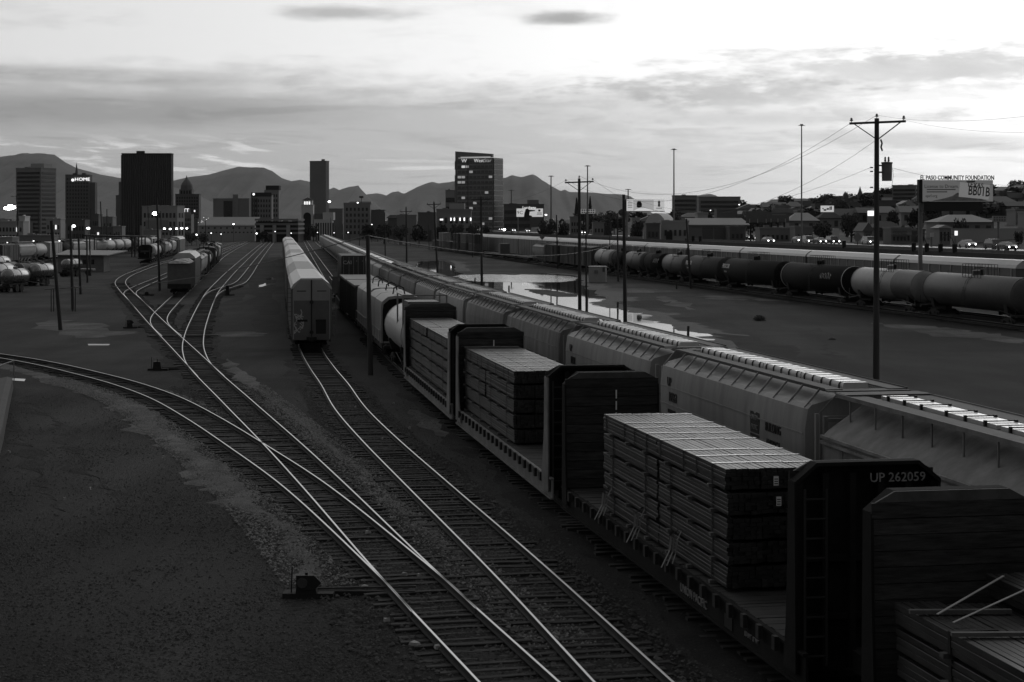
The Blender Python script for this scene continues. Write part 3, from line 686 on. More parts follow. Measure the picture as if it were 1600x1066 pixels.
def wheel_mesh():
    return MB().lathe([(-.07, .40), (.05, .42), (.055, .46), (.075, .46)], 'y', n=16).mesh('wheel', m_under, 40)
WHEEL = wheel_mesh()
def truck_mesh():
    m = MB()
    for y in (-.98, .98):
        m.prism_y([(-1.25, .30), (-1.25, .58), (-.75, .66), (-.35, .80), (.35, .80), (.75, .66), (1.25, .58), (1.25, .30), (.95, .24), (.6, .42), (-.6, .42), (-.95, .24)], y - .06, y + .06)
        m.box(-.3, .3, y - .12, y + .12, .36, .62)
        for x in (-.86, .86): m.tube((x, y - .15, .42), (x, y + .15, .42), .14, 8)
    m.box(-.22, .22, -1.0, 1.0, .42, .78)
    for x in (-.86, .86): m.tube((x, -.75, .42), (x, .75, .42), .08, 6)
    return m.mesh('truck', m_under)
TRUCK = truck_mesh()
def add_truck(root, x, wheels=True):
    t = put('truck', TRUCK, root, (x, 0, 0))
    if wheels:
        for dx in (-.86, .86):
            for y, s in ((.72, 0), (-.72, math.pi)): put('wheel', WHEEL, t, (dx, y, .44), s)
def coupler_mesh(): return MB().box(0, .75, -.09, .09, .72, .94).box(.55, .95, -.16, .16, .68, .98).mesh('coupler', m_under)
COUP = coupler_mesh()
def add_couplers(root, x):
    put('coupler', COUP, root, (x, 0, 0)); put('coupler', COUP, root, (-x, 0, 0), math.pi)
def ladder_mesh(w, h, n, m=m_black, face='x'):
    b = MB()
    for y in (-w / 2, w / 2): b.box(-.02, .02, y - .02, y + .02, 0, h)
    for i in range(n):
        z = h * (i + .5) / n; b.bar((0, -w / 2, z), (0, w / 2, z), .03)
    return b.mesh('ladder', m)

# ---- bulkhead flat cars
FL = 20.9; ZD = .96
plank_m = MB().loft([[(-.125, -1.3, -.05), (.125, -1.3, -.05), (.12, -1.3, 0), (-.12, -1.3, 0)], [(-.125, 1.3, -.05), (.125, 1.3, -.05), (.12, 1.3, .004), (-.12, 1.3, .004)]]).mesh('deck_plank', m_plank)
pocket_m = MB().box(-.09, .09, 0, .09, -.24, .03).mesh('stake_pocket', m_flat)
boards = [MB().loft([[(0, -1.44, .008), (.05, -1.44, .0), (.05, -1.44, .27), (0, -1.44, .262)], [(0, 0, .006 + j), (.05, 0, 0), (.05, 0, .27), (0, 0, .264 + j)], [(0, 1.44, .008), (.05, 1.44, 0), (.05, 1.44, .27), (0, 1.44, .262)]]).mesh('board', m_board) for j in (-.004, 0, .004)]
m_cap = mat('bulkhead_cap_steel', .07, .7, var=.4, scale=2)
LADDER_B = ladder_mesh(.42, 3.3, 9, mat('ladder_steel', .028, .8))
m_dimlet = mat('worn_lettering', .26, .7, var=.3, scale=6)
def bulkhead(root, x, flip, m, mside, seed, num=None):
    # built at the +x end: boards face -x, ribs face +x; flip turns it round
    r = random.Random(seed); m_ = MB(); X = 0
    m_.prism([(-1.40, .5), (-1.40, 4.06), (-1.02, 4.36), (1.02, 4.36), (1.40, 4.06), (1.40, .5)], .0, .035)
    for y in (-1.34, -.82, -.28, .28, .82, 1.34): m_.box(.035, .26, y - .06, y + .06, .55, 4.05 if abs(y) > 1 else 4.22)
    m_.box(.035, .20, -1.28, 1.28, 2.55, 2.67); m_.box(.035, .16, -1.28, 1.28, 1.45, 1.55)
    # top chord with chamfered shoulders
    m_.loft([[(a, -1.45, 3.98), (a, -1.0, 4.36), (a, 1.0, 4.36), (a, 1.45, 3.98), (a, 1.45, 4.08), (a, 1.02, 4.43), (a, -1.02, 4.43), (a, -1.45, 4.08)] for a in (.0, .32)])
    b = m_.build('bulkhead', m, root, (x, 0, 0), math.pi if flip else 0)
    for y in (-1.43, 1.43): MB().prism_y([(-1.0, .50), (.40, .50), (.40, 1.2), (.34, 4.06), (-.22, 4.06), (-.28, 2.4), (-.55, 1.3)] if mside is m_flatlt else [(-.35, .50), (.36, .50), (.36, 1.2), (.30, 4.06), (-.07, 4.06), (-.12, 2.4), (-.2, 1.3)], y - .025, y + .025).build('side_flange', mside, b)
    z = ZD + .02; k = 0
    while z + .2 < 4.30:
        o = put('board', boards[k % 3], b, (-.056 - r.uniform(0, .02), r.uniform(-.015, .015), z)); z += .272; k += 1
        if z > 4.4: o.scale = (1, .76, .55)
    MB().prism([(-1.36, 4.245), (-1.02, 4.425), (1.02, 4.425), (1.36, 4.245)], -.06, -.004).build('cap_plate', m_cap, b)
    put('ladder', LADDER_B, b, (.42, -1.08 if flip else 1.08, .65))
    if num: text('lettering', num, .25, m_dimlet, b, (.275, .60, 4.11), (0, 1, 0), (0, 0, 1))
    return b
def flatcar(label, m, mside, seed, num=None, side=None):
    root = empty('bulkhead_flatcar', label=label, cat='flatcar', group='flatcars of the lumber train')
    u = MB(); u.box(-FL / 2 - .5, FL / 2 + .5, -.30, .30, .50, .88)
    for x in np.linspace(-9.6, 9.6, 11): u.box(x - .06, x + .06, -1.3, 1.3, .62, .88)
    u.build('underframe', m_under, root)
    for y, s in ((1.36, 1), (-1.36, -1)):
        q = MB()
        yy = sorted((y - .05 * s, y)); q.box(-FL / 2 - .3, FL / 2 + .3, yy[0], yy[1], .28, .95)
        yy = sorted((y, y + .06 * s)); q.box(-FL / 2 - .3, FL / 2 + .3, yy[0], yy[1], .90, .95); q.box(-FL / 2 - .3, FL / 2 + .3, yy[0], yy[1], .28, .33)
        ss = q.build('side_sill', mside if s > 0 else m, root)
        if s > 0 and side:
            text('lettering', side, .27, m_dimlet, ss, (-3.4, 1.375, .50), (-1, 0, 0), (0, 0, 1), 1.1)
            text('lettering', 'LD LMT  LT WT', .13, m_dimlet, ss, (-7.6, 1.375, .52), (-1, 0, 0), (0, 0, 1))
            MB().box(-6.3, -5.75, 1.372, 1.378, .36, .64).build('stencil_panel', m_black, ss)
        for x in np.arange(-9.3, 9.4, .98): put('stake_pocket', pocket_m, root, (x, y + (.055 if s > 0 else -.145), .93))
    rr = random.Random(seed)
    x = -FL / 2 + .45
    while x < FL / 2 - .4:
        o = put('deck_plank', plank_m, root, (x, rr.uniform(-.02, .02), ZD + rr.uniform(-.012, .004))); x += .262
    bulkhead(root, FL / 2 - .36, False, m, mside, seed); bulkhead(root, -FL / 2 + .36, True, m, mside, seed + 1, num)
    add_truck(root, 7.7); add_truck(root, -7.7); add_couplers(root, FL / 2 + .3)
    return root
B_MID = T4.at_y(33.7) + FL / 2
PITCH = 23.05
flats = []
for i, (lab, m, ms, num, sd) in enumerate((
        ('nearest dark bulkhead flatcar, cut off by the right corner, carrying low uneven lumber', m_bulk, m_bulk, None, None),
        ('dark bulkhead flatcar numbered UP 262059 carrying the largest lumber stack', m_bulk, m_bulk, 'UP 262059', 'UNION PACIFIC'),
        ('bulkhead flatcar with pale end posts behind the UP 262059 car', m_bulk, m_flatlt, None, None),
        ('farthest bulkhead flatcar with pale posts, just in front of the white tank car', m_bulk, m_flatlt, None, None))):
    c = flatcar(lab, m, ms, 20 + i, num, sd); s_ = B_MID + PITCH * (i - 1)
    set_on(c, T4, s_ - (1.0 if i == 0 else 0), 7.7); flats.append(c)

# ---- lumber: every strapped package is a thing, its outer boards are parts
def board_mesh(L, w, h, seed):
    r = random.Random(seed); c = .006
    prof = [(-w / 2 + c, 0), (w / 2 - c, 0), (w / 2, c), (w / 2, h - c), (w / 2 - c, h), (-w / 2 + c, h), (-w / 2, h - c), (-w / 2, c)]
    a, b = -L / 2 + r.uniform(-.015, .015), L / 2 + r.uniform(-.015, .015)
    return MB().prism(prof, a, b).mesh('board', m_lum)
_BM = {}
def package(car, x0, x1, y0, y1, z0, h, label, group, top=True, left=True, ends=0, strapm=m_strap, nstrap=2, seed=0, bears=(.18, .5, .82), mid_boards=True):
    r = random.Random(seed)
    L, W = x1 - x0, y1 - y0; nb = max(2, int(round(W / .135))); nh = max(2, int(round(h / .1)))
    w, bh = W / nb, h / nh; key = (round(L, 1), round(w, 3), round(bh, 3))
    if key not in _BM: _BM[key] = [board_mesh(L, w - .014, bh - .010, i) for i in range(4)]
    root = empty('lumber_package', label=label, cat='lumber', group=group)
    cx, cy = (x0 + x1) / 2, (y0 + y1) / 2
    hh = car.rotation_euler[2]; c, s = math.cos(hh), math.sin(hh)
    root.location = (car.location.x + c * cx - s * cy, car.location.y + s * cx + c * cy, car.location.z + z0); root.rotation_euler = (0, 0, hh + r.uniform(-.002, .002))
    core = MB(); i0 = 0
    for j in range(nh):
        for i in range(nb):
            outer = (top and j == nh - 1) or (left and i == nb - 1)
            y, z = -W / 2 + w * (i + .5), bh * j
            if outer:
                put('board', _BM[key][r.randrange(4)], root, (r.uniform(-.05, .05), y + (r.uniform(-.008, .018) if i == nb - 1 else 0), z + (r.uniform(-.003, .003))))
            else:
                e0, e1 = r.uniform(-.05, .05), r.uniform(-.05, .05)
                core.box(-L / 2 + e0, L / 2 - e1, y - w / 2 + .004, y + w / 2 - .004, z + .003, z + bh - .003)
    if core.v: tag(core.build('inner_boards', m_lum, root), kind='stuff')
    for k in range(nstrap):
        x = -L / 2 + L * (k + .5) / nstrap + .35 * math.sin(2.3 * k + seed // 100 + nstrap); q = MB(); d = .045
        q.box(x - d, x + d, -W / 2 - .004, W / 2 + .018, h + .001, h + .006); q.build('strap', strapm if top else m_black, root)
        MB().box(x - d, x + d, W / 2 + .013, W / 2 + .018, -.002, h + .001).build('side_strap', m_black, root)
    for k in bears:
        x = -L / 2 + L * k; MB().box(x - .07, x + .07, -W / 2, W / 2 + .09, -.078, -.004).build('bearer', m_bear, root)
    return root
LAY = ['bottom', 'second', 'middle', 'fourth', 'top']
def stack(car, xa, xb, nx, ny, nz, half, h, who, group, seed, split=True):
    r = random.Random(seed); W = 2 * half / ny; L = (xb - xa) / nx
    SID = {3: ('right', 'middle', 'left'), 2: ('right', 'left')}[ny]; END = {1: ('',), 2: ('near', 'far')}[nx] if nx < 3 else ('near', 'middle', 'far')
    for k in range(nz):
        z = ZD + .09 + k * (h + .078)
        for i in range(ny):
            for j in range(nx):
                dy = r.uniform(-.025, .025) if i == ny - 1 else 0
                if k < nz - 1 and i < ny - 1 and not (j == 0): continue   # packages wholly buried in the stack
                x0, x1 = xa + L * j + .015, xa + L * (j + 1) - .015
                o = r.uniform(-.10, .10)
                package(car, x0 + o, x1 + o, -half + W * i + .006 + dy, -half + W * (i + 1) - .006 + dy, z, h,
                        f'{LAY[k]} {SID[i]} package, {END[j]} half of the {who}', group, k == nz - 1, i == ny - 1, 0, m_strap, 2 if k < nz - 1 else 4, seed * 100 + k * 10 + i * 3 + j)
sB = flats[1]; x_of = lambda car, Y: (Y - car.location.y) / math.sin(car.rotation_euler[2])
stack(flats[1], x_of(flats[1], 38.75), x_of(flats[1], 49.9), 2, 3, 5, 1.19, .452, 'largest lumber stack', 'lumber in the largest stack', 3)
stack(flats[2], x_of(flats[2], 64.2), x_of(flats[2], 77.0), 2, 3, 5, 1.17, .452, 'lumber stack behind the UP 262059 car', 'lumber in the second stack', 4)
stack(flats[3], x_of(flats[3], 81.2), x_of(flats[3], 100.0), 2, 3, 5, 1.17, .452, 'lumber stack before the white tank car', 'lumber in the third stack', 5)
# the nearest car: lower uneven load in front of its bulkhead, plus loose sticks
cA = flats[0]
gA = 'lumber on the nearest flatcar'
xa = 9.75
for k in range(5):
    package(cA, xa - 10.2 - .03 * k, xa - .1, -1.17, -.42, ZD + .09 + k * .42, .35, f'{LAY[k]} right lumber package on the nearest flatcar', gA, k == 4, k > 2, nstrap=3, seed=900 + k)
for nm, y0, y1, kk in (('centre', -.39, .38, 0), ('left', .41, 1.17, 20)):
    for k in range(4):
        package(cA, xa - 11.6 + .04 * k, xa - .25 + .05 * k * (1 if kk else -1), y0, y1, ZD + .09 + k * .42, .35, f'{["bottom", "second", "third", "top"][k]} {nm} lumber package on the nearest flatcar', gA, k == 3, bool(kk) or k == 3, nstrap=3, strapm=m_black, seed=920 + k + kk)
def on_car(car, x, y, z):
    hh = car.rotation_euler[2]; c, s = math.cos(hh), math.sin(hh)
    return (car.location.x + c * x - s * y, car.location.y + s * x + c * y, car.location.z + z)
m_torn2 = mat('loose_strap_grey', .3, .5)
m_stick = mat('pale_dunnage_stick', 0.12, 0.7, var=0.3)
zt = ZD + .09 + 4 * .42
for i, (x, a, L_) in enumerate(((-1.3, .02, 1.9), (-2.9, -.03, 1.9))):
    q = MB().bar(on_car(cA, xa + x, -.30, zt - .02), on_car(cA, xa + x + .25, 1.32, zt - .02), .10, .06)
    tag(q.build('dunnage_stick', m_stick), f'{["farther", "nearer"][i]} pale stick lying across the low lumber at the right corner', 'stick', 'sticks on the nearest lumber')
for i, (p, q) in enumerate((((-1.4, 1.0, zt), (-.6, -.50, zt + .4)), ((-2.0, 1.0, zt), (-1.5, -.55, zt + .4)))):
    a, b = on_car(cA, xa + p[0], p[1], p[2]), on_car(cA, xa + q[0], q[1], q[2])
    tag(MB().bar(a, b, .045, .012).build('loose_strap', m_torn2), f'{["far", "near"][i]} pale strap stretched over the low lumber at the right corner', 'strap', 'straps over the nearest lumber')
# torn straps hanging from the bottom layer of the big stack, and the paper tags on its end
m_torn = mat('torn_strap_grey', .2, .6)
hang = [(x_of(sB, 49.0), .9), (x_of(sB, 45.5), 1.0), (x_of(sB, 42.2), .9)]
for i, (x, l) in enumerate(hang):
    q = MB(); r = random.Random(i)
    for k in range(3):
        pts = [on_car(sB, x + k * .12, 1.2, ZD + .75), on_car(sB, x + k * .12 - .1 + .15 * k, 1.33, ZD + .55), on_car(sB, x - .2 + .25 * k, 1.40, ZD + .25), on_car(sB, x - .35 + .3 * k, 1.52 + .05 * k, ZD + .05 - .1 * k)]
        for a, b in zip(pts, pts[1:]): q.bar(a, b, .028 + .012 * k, .006)
    tag(q.build('torn_strap', m_torn), f'{["farthest", "middle", "nearest"][i]} torn pale strap dangling from the largest lumber stack', 'strap', 'torn straps on the largest stack')
xe = x_of(sB, 38.75) - .2
for i, (y, z) in enumerate(((.16, ZD + 2.42), (.10, ZD + 1.98))):
    c_ = on_car(sB, xe - .04, y, z); hh = sB.rotation_euler[2]
    t_ = MB().box(-.004, .004, -.055, .055, -.10, .10).build('paper_tag', m_white, None, c_, hh)
    for k in range(3): MB().box(-.006, -.0045, -.04, .04, -.07 + k * .05, -.05 + k * .05).build('printed_line', m_ink, t_)
    tag(t_, f'{["upper", "lower"][i]} white paper tag on the near end of the largest lumber stack', 'tag', 'paper tags')
for i in (0, 1, 2):
    q = MB(); car = flats[i + 1] if i < 2 else flats[3]; rx = FL / 2 - .5; yy = -.1
    for k in range(7): q.box(-.006, .006, -.02, .02, 1.6 + k * .34, 1.6 + k * .34 + .26)
    if i < 2:
        t_ = q.build('hanging_strap', m_strap, None, on_car(flats[i + 1], FL / 2 - .47, -.12, 0), flats[i + 1].rotation_euler[2])
        tag(t_, f'pale strap hanging down the far bulkhead boards of the {["UP 262059", "second"][i]} flatcar', 'strap', 'straps on bulkheads')

# ---- covered hoppers
def hopper_shell(eave, ez, ry, rz, L=14.3):
    P = [(-.55, 1.05), (-1.40, 1.75), (-1.56, 2.3), (-1.60, 3.0), (-1.60, ez - .5), (-eave, ez), (-eave + .10, ez + .10), (-ry, rz), (ry, rz), (eave - .10, ez + .10), (eave, ez), (1.60, ez - .5), (1.60, 3.0), (1.56, 2.3), (1.40, 1.75), (.55, 1.05)]
    rings = []
    for x, zm, k in ((-L / 2, 2.35, .97), (-L / 2 + .12, 2.3, 1), (-L / 2 + 1.7, .9, 1), (L / 2 - 1.7, .9, 1), (L / 2 - .12, 2.3, 1), (L / 2, 2.35, .97)):
        rings.append([(x, y * k, max(z, zm + .001 * i)) for i, (y, z) in enumerate(P)])
    return MB().loft(rings)
HATCH_A = MB().loft([[(x, -.34, 0), (x, .34, 0), (x, .34, .10), (x, .31, .17), (x, -.31, .17), (x, -.34, .10)] for x in (-1.62, 1.62)]).mesh('hatch_cover', m_hatch, 30)
BAR_A = MB().loft([[(x, -.37, .0), (x, .37, 0), (x, .37, .105), (x, .32, .180), (x, -.32, .180), (x, -.37, .105)] for x in (-.02, .02)]).mesh('hatch_bar', m_black)
HATCH_B = MB().box(-3.2, 3.2, -.33, .33, 0, .09).mesh('hatch_cover', m_hatch)
CLAMP = MB().box(-.035, .035, -.38, -.32, -.05, .135).box(-.035, .035, .32, .38, -.05, .135).tube((0, -.36, .115), (0, .36, .115), .014, 6).mesh('hatch_clamp', m_black)
BRACE_A = MB().box(-.018, .018, -.015, .015, 0, 1).mesh('brace', m_hopA)
m_hink = mat('hopper_lettering', .035, .6)
def hop_common(root, L, m, simple):
    x = L / 2
    for k, xx in enumerate((-4.6, -1.55, 1.55, 4.6)):
        MB().loft([[(xx - 1.2, -.9, 1.5), (xx + 1.2, -.9, 1.5), (xx + 1.2, .9, 1.5), (xx - 1.2, .9, 1.5)], [(xx - .45, -.4, .42), (xx + .45, -.4, .42), (xx + .45, .4, .42), (xx - .45, .4, .42)]]).build('outlet', m, root)
    s = MB().box(-x - .55, x + .55, -.28, .28, .82, 1.02)
    for sx in (-1, 1):
        s.box(*sorted((sx * (x + .42), sx * (x + .55))), -1.45, 1.45, .80, 1.10)
        for y in (-1.38, -.45, .45, 1.38):
            s.box(*sorted((sx * (x + .34), sx * (x + .46))), y - .05, y + .05, 1.0, 4.1 if abs(y) > 1 else 2.6)
        for z in (2.2, 3.1, 4.0): s.box(*sorted((sx * (x + .36), sx * (x + .42))), -1.38, 1.38, z - .04, z + .04)
    s.build('end_frame', m, root)
    add_truck(root, -5.4, not simple); add_truck(root, 5.4, not simple); add_couplers(root, x + .35)
def hopper_a(label, m=m_hopA, num='102263', simple=False, logo=True, group='covered hoppers of the long hopper train'):
    L = 14.3; root = empty('covered_hopper', label=label, cat='hopper car', group=group)
    hopper_shell(1.52, 4.18, .58, 4.50).build('body', m, root, smooth=25)
    for z, y in ((3.55, 1.601), (2.98, 1.601), (2.40, 1.57)):
        q = MB()
        for s in (-1, 1): q.box(-L / 2 + .1, L / 2 - .1, *sorted((s * (y - .01), s * (y + .012))), z - .02, z + .02)
        q.build('side_seam', m, root)
    for s in (-1, 1):
        rb = MB(); rb.box(-L / 2 - .2, L / 2 + .2, *sorted((s * .62, s * 1.10)), 4.66, 4.69); rb.box(-L / 2 - .2, L / 2 + .2, *sorted((s * 1.09, s * 1.12)), 4.64, 4.72); rb.build('running_board', m_grate, root)
        for x in np.linspace(-L / 2 + .2, L / 2 - .2, 12):
            MB().bar((x, s * 1.50, 4.20), (x, s * 1.10, 4.66), .04, .05).build('brace', m, root)
    for k, xx in enumerate((-5.0, -1.67, 1.67, 5.0)):
        h = put('hatch_cover', HATCH_A, root, (xx, 0, 4.62))
        for b in (-1.35, -.68, 0, .68, 1.35): put('hatch_bar', BAR_A, h, (b, 0, 0))
    for s in (-1, 1):
        MB().box(*sorted((s * (L / 2 - .1), s * (L / 2 + .45))), -1.1, 1.1, 4.64, 4.67).build('end_platform', m_grate, root)
    hop_common(root, L, m, simple)
    if logo:
        b0 = 1.612
        text('lettering', 'UP', .42, m_hink, root, (5.9, b0, 3.72), (-1, 0, 0), (0, 0, 1), .9)
        text('lettering', num, .44, m_hink, root, (5.45, b0, 3.24), (-1, 0, 0), (0, 0, 1), .75)
        text('lettering', 'LD LMT 219800', .17, m_hink, root, (5.6, b0, 2.78), (-1, 0, 0), (0, 0, 1), .8)
        text('lettering', 'LT WT  66200', .17, m_hink, root, (5.6, b0, 2.55), (-1, 0, 0), (0, 0, 1), .8)
        # shield: dark crest with two lines over vertical stripes
        sh = MB(); X0 = -3.15
        out = [(0, 1.0), (.16, 1.08), (.40, 1.06), (.43, .85), (.38, .35), (-.38, .35), (-.43, .85), (-.40, 1.06), (-.16, 1.08)]
        sh.loft([[(X0 - x, y, 2.62 + z * .8 + .22) for x, z in out] for y in (b0 - .012, b0)])
        for i in range(7):
            x = -.36 + i * .12; lo = -.60 + .5 * (x * x) * 2.2 
            sh.box(X0 - x - .033, X0 - x + .033, b0 - .012, b0, 2.84 + .8 * lo, 2.84 + .8 * .30)
        e = sh.build('shield_emblem', m_hink, root)
        text('lettering', 'UNION', .20, m_hopA, e, (X0, b0 + .006, 3.54), (-1, 0, 0), (0, 0, 1), .95)
        text('lettering', 'PACIFIC', .20, m_hopA, e, (X0, b0 + .006, 3.27), (-1, 0, 0), (0, 0, 1), .78)
        text('lettering', 'BUILDING', .34, m_hink, root, (-4.75, b0, 3.40), (-1, 0, 0), (0, 0, 1), .85)
        text('lettering', 'AMERICA', .34, m_hink, root, (-4.75, b0, 2.96), (-1, 0, 0), (0, 0, 1), .85)
    return root
def hopper_b(label, m=m_hopB, simple=False, group='covered hoppers of the long hopper train', hatch=m_hatch):
    L = 14.3; root = empty('covered_hopper', label=label, cat='hopper car', group=group)
    hopper_shell(1.60, 3.70, .55, 4.42).build('body', m, root, smooth=25)
    q = MB()
    for s in (-1, 1):
        for z in (3.66, 3.52): q.box(-L / 2, L / 2, *sorted((s * 1.59, s * 1.67)), z - .035, z + .035)
    q.build('top_chord', m, root)
    for s in (-1, 1):
        rb = MB(); rb.box(-L / 2 - .3, L / 2 + .3, *sorted((s * .55, s * 1.12)), 4.62, 4.65); rb.build('running_board', m_grate, root)
        MB().box(-L / 2 - .3, L / 2 + .3, *sorted((s * 1.121, s * 1.155)), 4.58, 4.68).build('walk_edge', m, root)
        for x in np.linspace(-L / 2 + .6, L / 2 - .6, 9):
            MB().box(x - .025, x + .025, *sorted((s * 1.09, s * 1.12)), 4.0, 4.62).build('post', m, root)
        MB().bar((-L / 2 - .3, s * 1.13, 4.63), (-L / 2 - .42, s * 1.5, 4.2), .04).bar((-L / 2 - .42, s * 1.5, 4.2), (-L / 2 - .42, s * 1.5, 1.0), .04).bar((L / 2 + .3, s * 1.13, 4.63), (L / 2 + .42, s * 1.5, 4.2), .04).bar((L / 2 + .42, s * 1.5, 4.2), (L / 2 + .42, s * 1.5, 1.0), .04).build('corner_rail', m, root)
    MB().box(-6.6, 6.6, -.36, .36, 4.40, 4.60).build('hatch_coaming', m_black, root)
    for xx in (-3.3, 3.3):
        h = put('hatch_cover', HATCH_B, root, (xx, 0, 4.602))
        for b in (-2.7, -1.7, -.7, .7, 1.7, 2.7): put('hatch_clamp', CLAMP, h, (b, 0, 0))
    for s in (-1, 1): MB().box(*sorted((s * (L / 2 - .25), s * (L / 2 + .5))), -1.1, 1.1, 4.655, 4.685).build('end_platform', m_grate, root)
    for i in range(4):
        x = -L / 2 + 1.2 + i * 3.9
        MB().box(x - .015, x + .015, 1.6, 1.615, 2.3, 3.48).build('side_rib', m, root)
    hop_common(root, L, m, simple)
    return root
HP = 15.9
S5 = T5.at_y(52.9)                                       # middle of the 102263 hopper
A1 = hopper_a('clean grey covered hopper UP 102263 with shield and BUILDING AMERICA beside the largest lumber stack')
set_on(A1, T5, S5)
A2 = hopper_a('grey covered hopper with shield just beyond the UP 102263 hopper', num='102901'); set_on(A2, T5, S5 + HP)
B0 = hopper_b('nearest dusty covered hopper with long white hatches at the right edge'); set_on(B0, T5, S5 - HP + .2)
Bn = hopper_b('covered hopper behind the right edge of the frame, next to the nearest flatcar'); set_on(Bn, T5, S5 - 2 * HP + .2)
protoD = hopper_a('', m_hopB, logo=False); protoD2 = hopper_a('', m_hopA, logo=False); protoS = hopper_a('', m_hopC, logo=False)
used = set(); kk = 2
nfar = 34
for i in range(nfar):
    s = S5 + HP * (2 + i)
    if s > T5.len - 10: break
    lab = f'{["dark", "grey", "dusty", "plain"][i % 4]} covered hopper, {ordinal(i)} beyond the two shield hoppers'
    if i < 7:
        src = (protoD, protoD2, protoS)[(i * 2 + (i > 2)) % 3]
        o = src if src.name not in used else dup(src); used.add(src.name)
    else:
        if i == 7:
            o = empty('covered_hopper', cat='hopper car', group='covered hoppers of the long hopper train'); far_proto = o
            hopper_shell(1.55, 4.1, .58, 4.48).build('body', m_hopA, o, smooth=25)
            MB().box(-7.4, 7.4, -1.1, -.6, 4.6, 4.65).box(-7.4, 7.4, .6, 1.1, 4.6, 4.65).build('running_board', m_grate, o)
            MB().box(-6.6, 6.6, -.33, .33, 4.44, 4.62).build('hatch_cover', m_hatch, o)
            MB().box(-7.5, 7.5, -1.3, 1.3, .85, 1.05).build('end_frame', m_hopC, o)
            put('truck', TRUCK, o, (5.4, 0, 0)); put('truck', TRUCK, o, (-5.4, 0, 0))
        else:
            o = dup(far_proto)
    o['label'] = lab; set_on(o, T5, s)

# ---- enclosed autoracks
def autorack(label, W, Ht, L, group, doors=True, graffiti=False, side='panel', mroof=m_rack, mside=m_rackside):
    root = empty('autorack_car', label=label, cat='autorack', group=group)
    w = W / 2; top = Ht
    prof = [(-w, .95), (-w, top - .72), (-w + .12, top - .45), (-w * .52, top), (w * .52, top), (w - .12, top - .45), (w, top - .72), (w, .95)]
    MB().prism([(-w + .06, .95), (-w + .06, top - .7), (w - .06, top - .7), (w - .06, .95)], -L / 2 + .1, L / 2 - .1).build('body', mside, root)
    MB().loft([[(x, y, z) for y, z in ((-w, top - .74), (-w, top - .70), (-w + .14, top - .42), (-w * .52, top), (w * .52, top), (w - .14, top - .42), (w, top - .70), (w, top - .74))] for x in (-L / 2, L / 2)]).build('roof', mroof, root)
    npn = 10
    for i in range(npn):
        x0 = -L / 2 + .9 + i * (L - 1.8) / npn
        for s in (-1, 1):
            q = MB()
            if side == 'slat':
                for k in range(7): q.box(x0 + .08, x0 + (L - 1.8) / npn - .08, *sorted((s * (w - .06), s * (w - .03))), 1.4 + k * .42, 1.4 + k * .42 + .30)
            else: q.box(x0 + .06, x0 + (L - 1.8) / npn - .06, *sorted((s * (w - .06), s * (w - .025))), 1.1, top - .9)
            q.build('side_panel', mside, root)
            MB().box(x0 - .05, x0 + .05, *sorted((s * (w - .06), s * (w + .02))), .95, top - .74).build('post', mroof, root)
    MB().box(-L / 2 - .3, L / 2 + .3, -.35, .35, .75, .95).box(-L / 2, L / 2, -w + .1, -w + .2, .6, .95).box(-L / 2, L / 2, w - .2, w - .1, .6, .95).build('underframe', m_under, root)
    add_truck(root, -L / 2 + 3.2, doors); add_truck(root, L / 2 - 3.2, doors); add_couplers(root, L / 2 + .1)
    if doors:
        x = -L / 2
        e = MB().prism([(-w + .12, top - 1.55), (-w + .12, top - .72), (-w * .55, top - .12), (w * .55, top - .12), (w - .12, top - .72), (w - .12, top - 1.55)], x - .05, x + .02).build('door_header', m_rackend, root)
        for s in (-1, 1):
            d = MB().box(x - .05, x + .02, *sorted((s * .03, s * (w - .12))), .72, top - 1.56).build('door', m_rackend2, root)
            MB().box(x - .07, x - .051, *sorted((s * .28, s * 1.0)), top - 3.02, top - 2.87).build('door_slot', m_black, d)
            if s < 0: MB().box(x - .058, x - .051, -1.0, -.30, 1.15, 2.0).build('dark_patch', m_black, d)
            MB().box(x - .075, x - .051, *sorted((s * (w - .20), s * (w - .12))), .8, top - .8).build('corner_post', m_rackend, root)
            lad = MB()
            for yy in (w - .02, w + .28): lad.bar((x + .25, s * yy, .9), (x + .25, s * yy, top - .8), .04)
            for k in range(11): lad.bar((x + .25, s * (w - .02), 1.1 + k * .32), (x + .25, s * (w + .28), 1.1 + k * .32), .03)
            lad.build('ladder', m_rackend2, root)
            text('lettering', 'AUTOMAX', .13, m_ink, e, (x - .056, -s * .70, top - .86), (0, -1, 0), (0, 0, 1), 1.2) if False else MB().box(x - .056, x - .051, s * .70 - .32, s * .70 + .32, top - .92, top - .86).build('stencil_line', m_ink, e)
        MB().box(x - .09, x - .051, -.035, .035, .75, top - .12).build('lock_bar', m_ink, root)
        for z in (top - 1.65, top - 3.75): MB().lathe([(-.03, .12), (.0, .14), (.03, .12)], 'x', (x - .10, 0, z), 10).build('lock', m_ink, root)
        if graffiti:
            r = random.Random(5); q = MB()
            for k in range(16):
                a = (x - .058, r.uniform(.62, 1.15), r.uniform(1.35, 2.35)); p = [a]
                for _ in range(3): p.append((x - .058, min(1.2, max(.55, p[-1][1] + r.uniform(-.22, .22))), p[-1][2] + r.uniform(-.25, .25)))
                for u_, v_ in zip(p, p[1:]): q.bar(u_, v_, .012, .055)
            q.build('graffiti', m_wlet, root)
    return root
ra = autorack('pale round-roofed autorack with graffiti on its end door, first of the middle string', 2.84, 5.02, 26.0, 'autoracks of the middle string', True, True)
set_on(ra, T3, T3.at_y(124.8) + 13, 9)
rb_ = autorack('', 2.84, 5.02, 26.0, 'autoracks of the middle string', False)
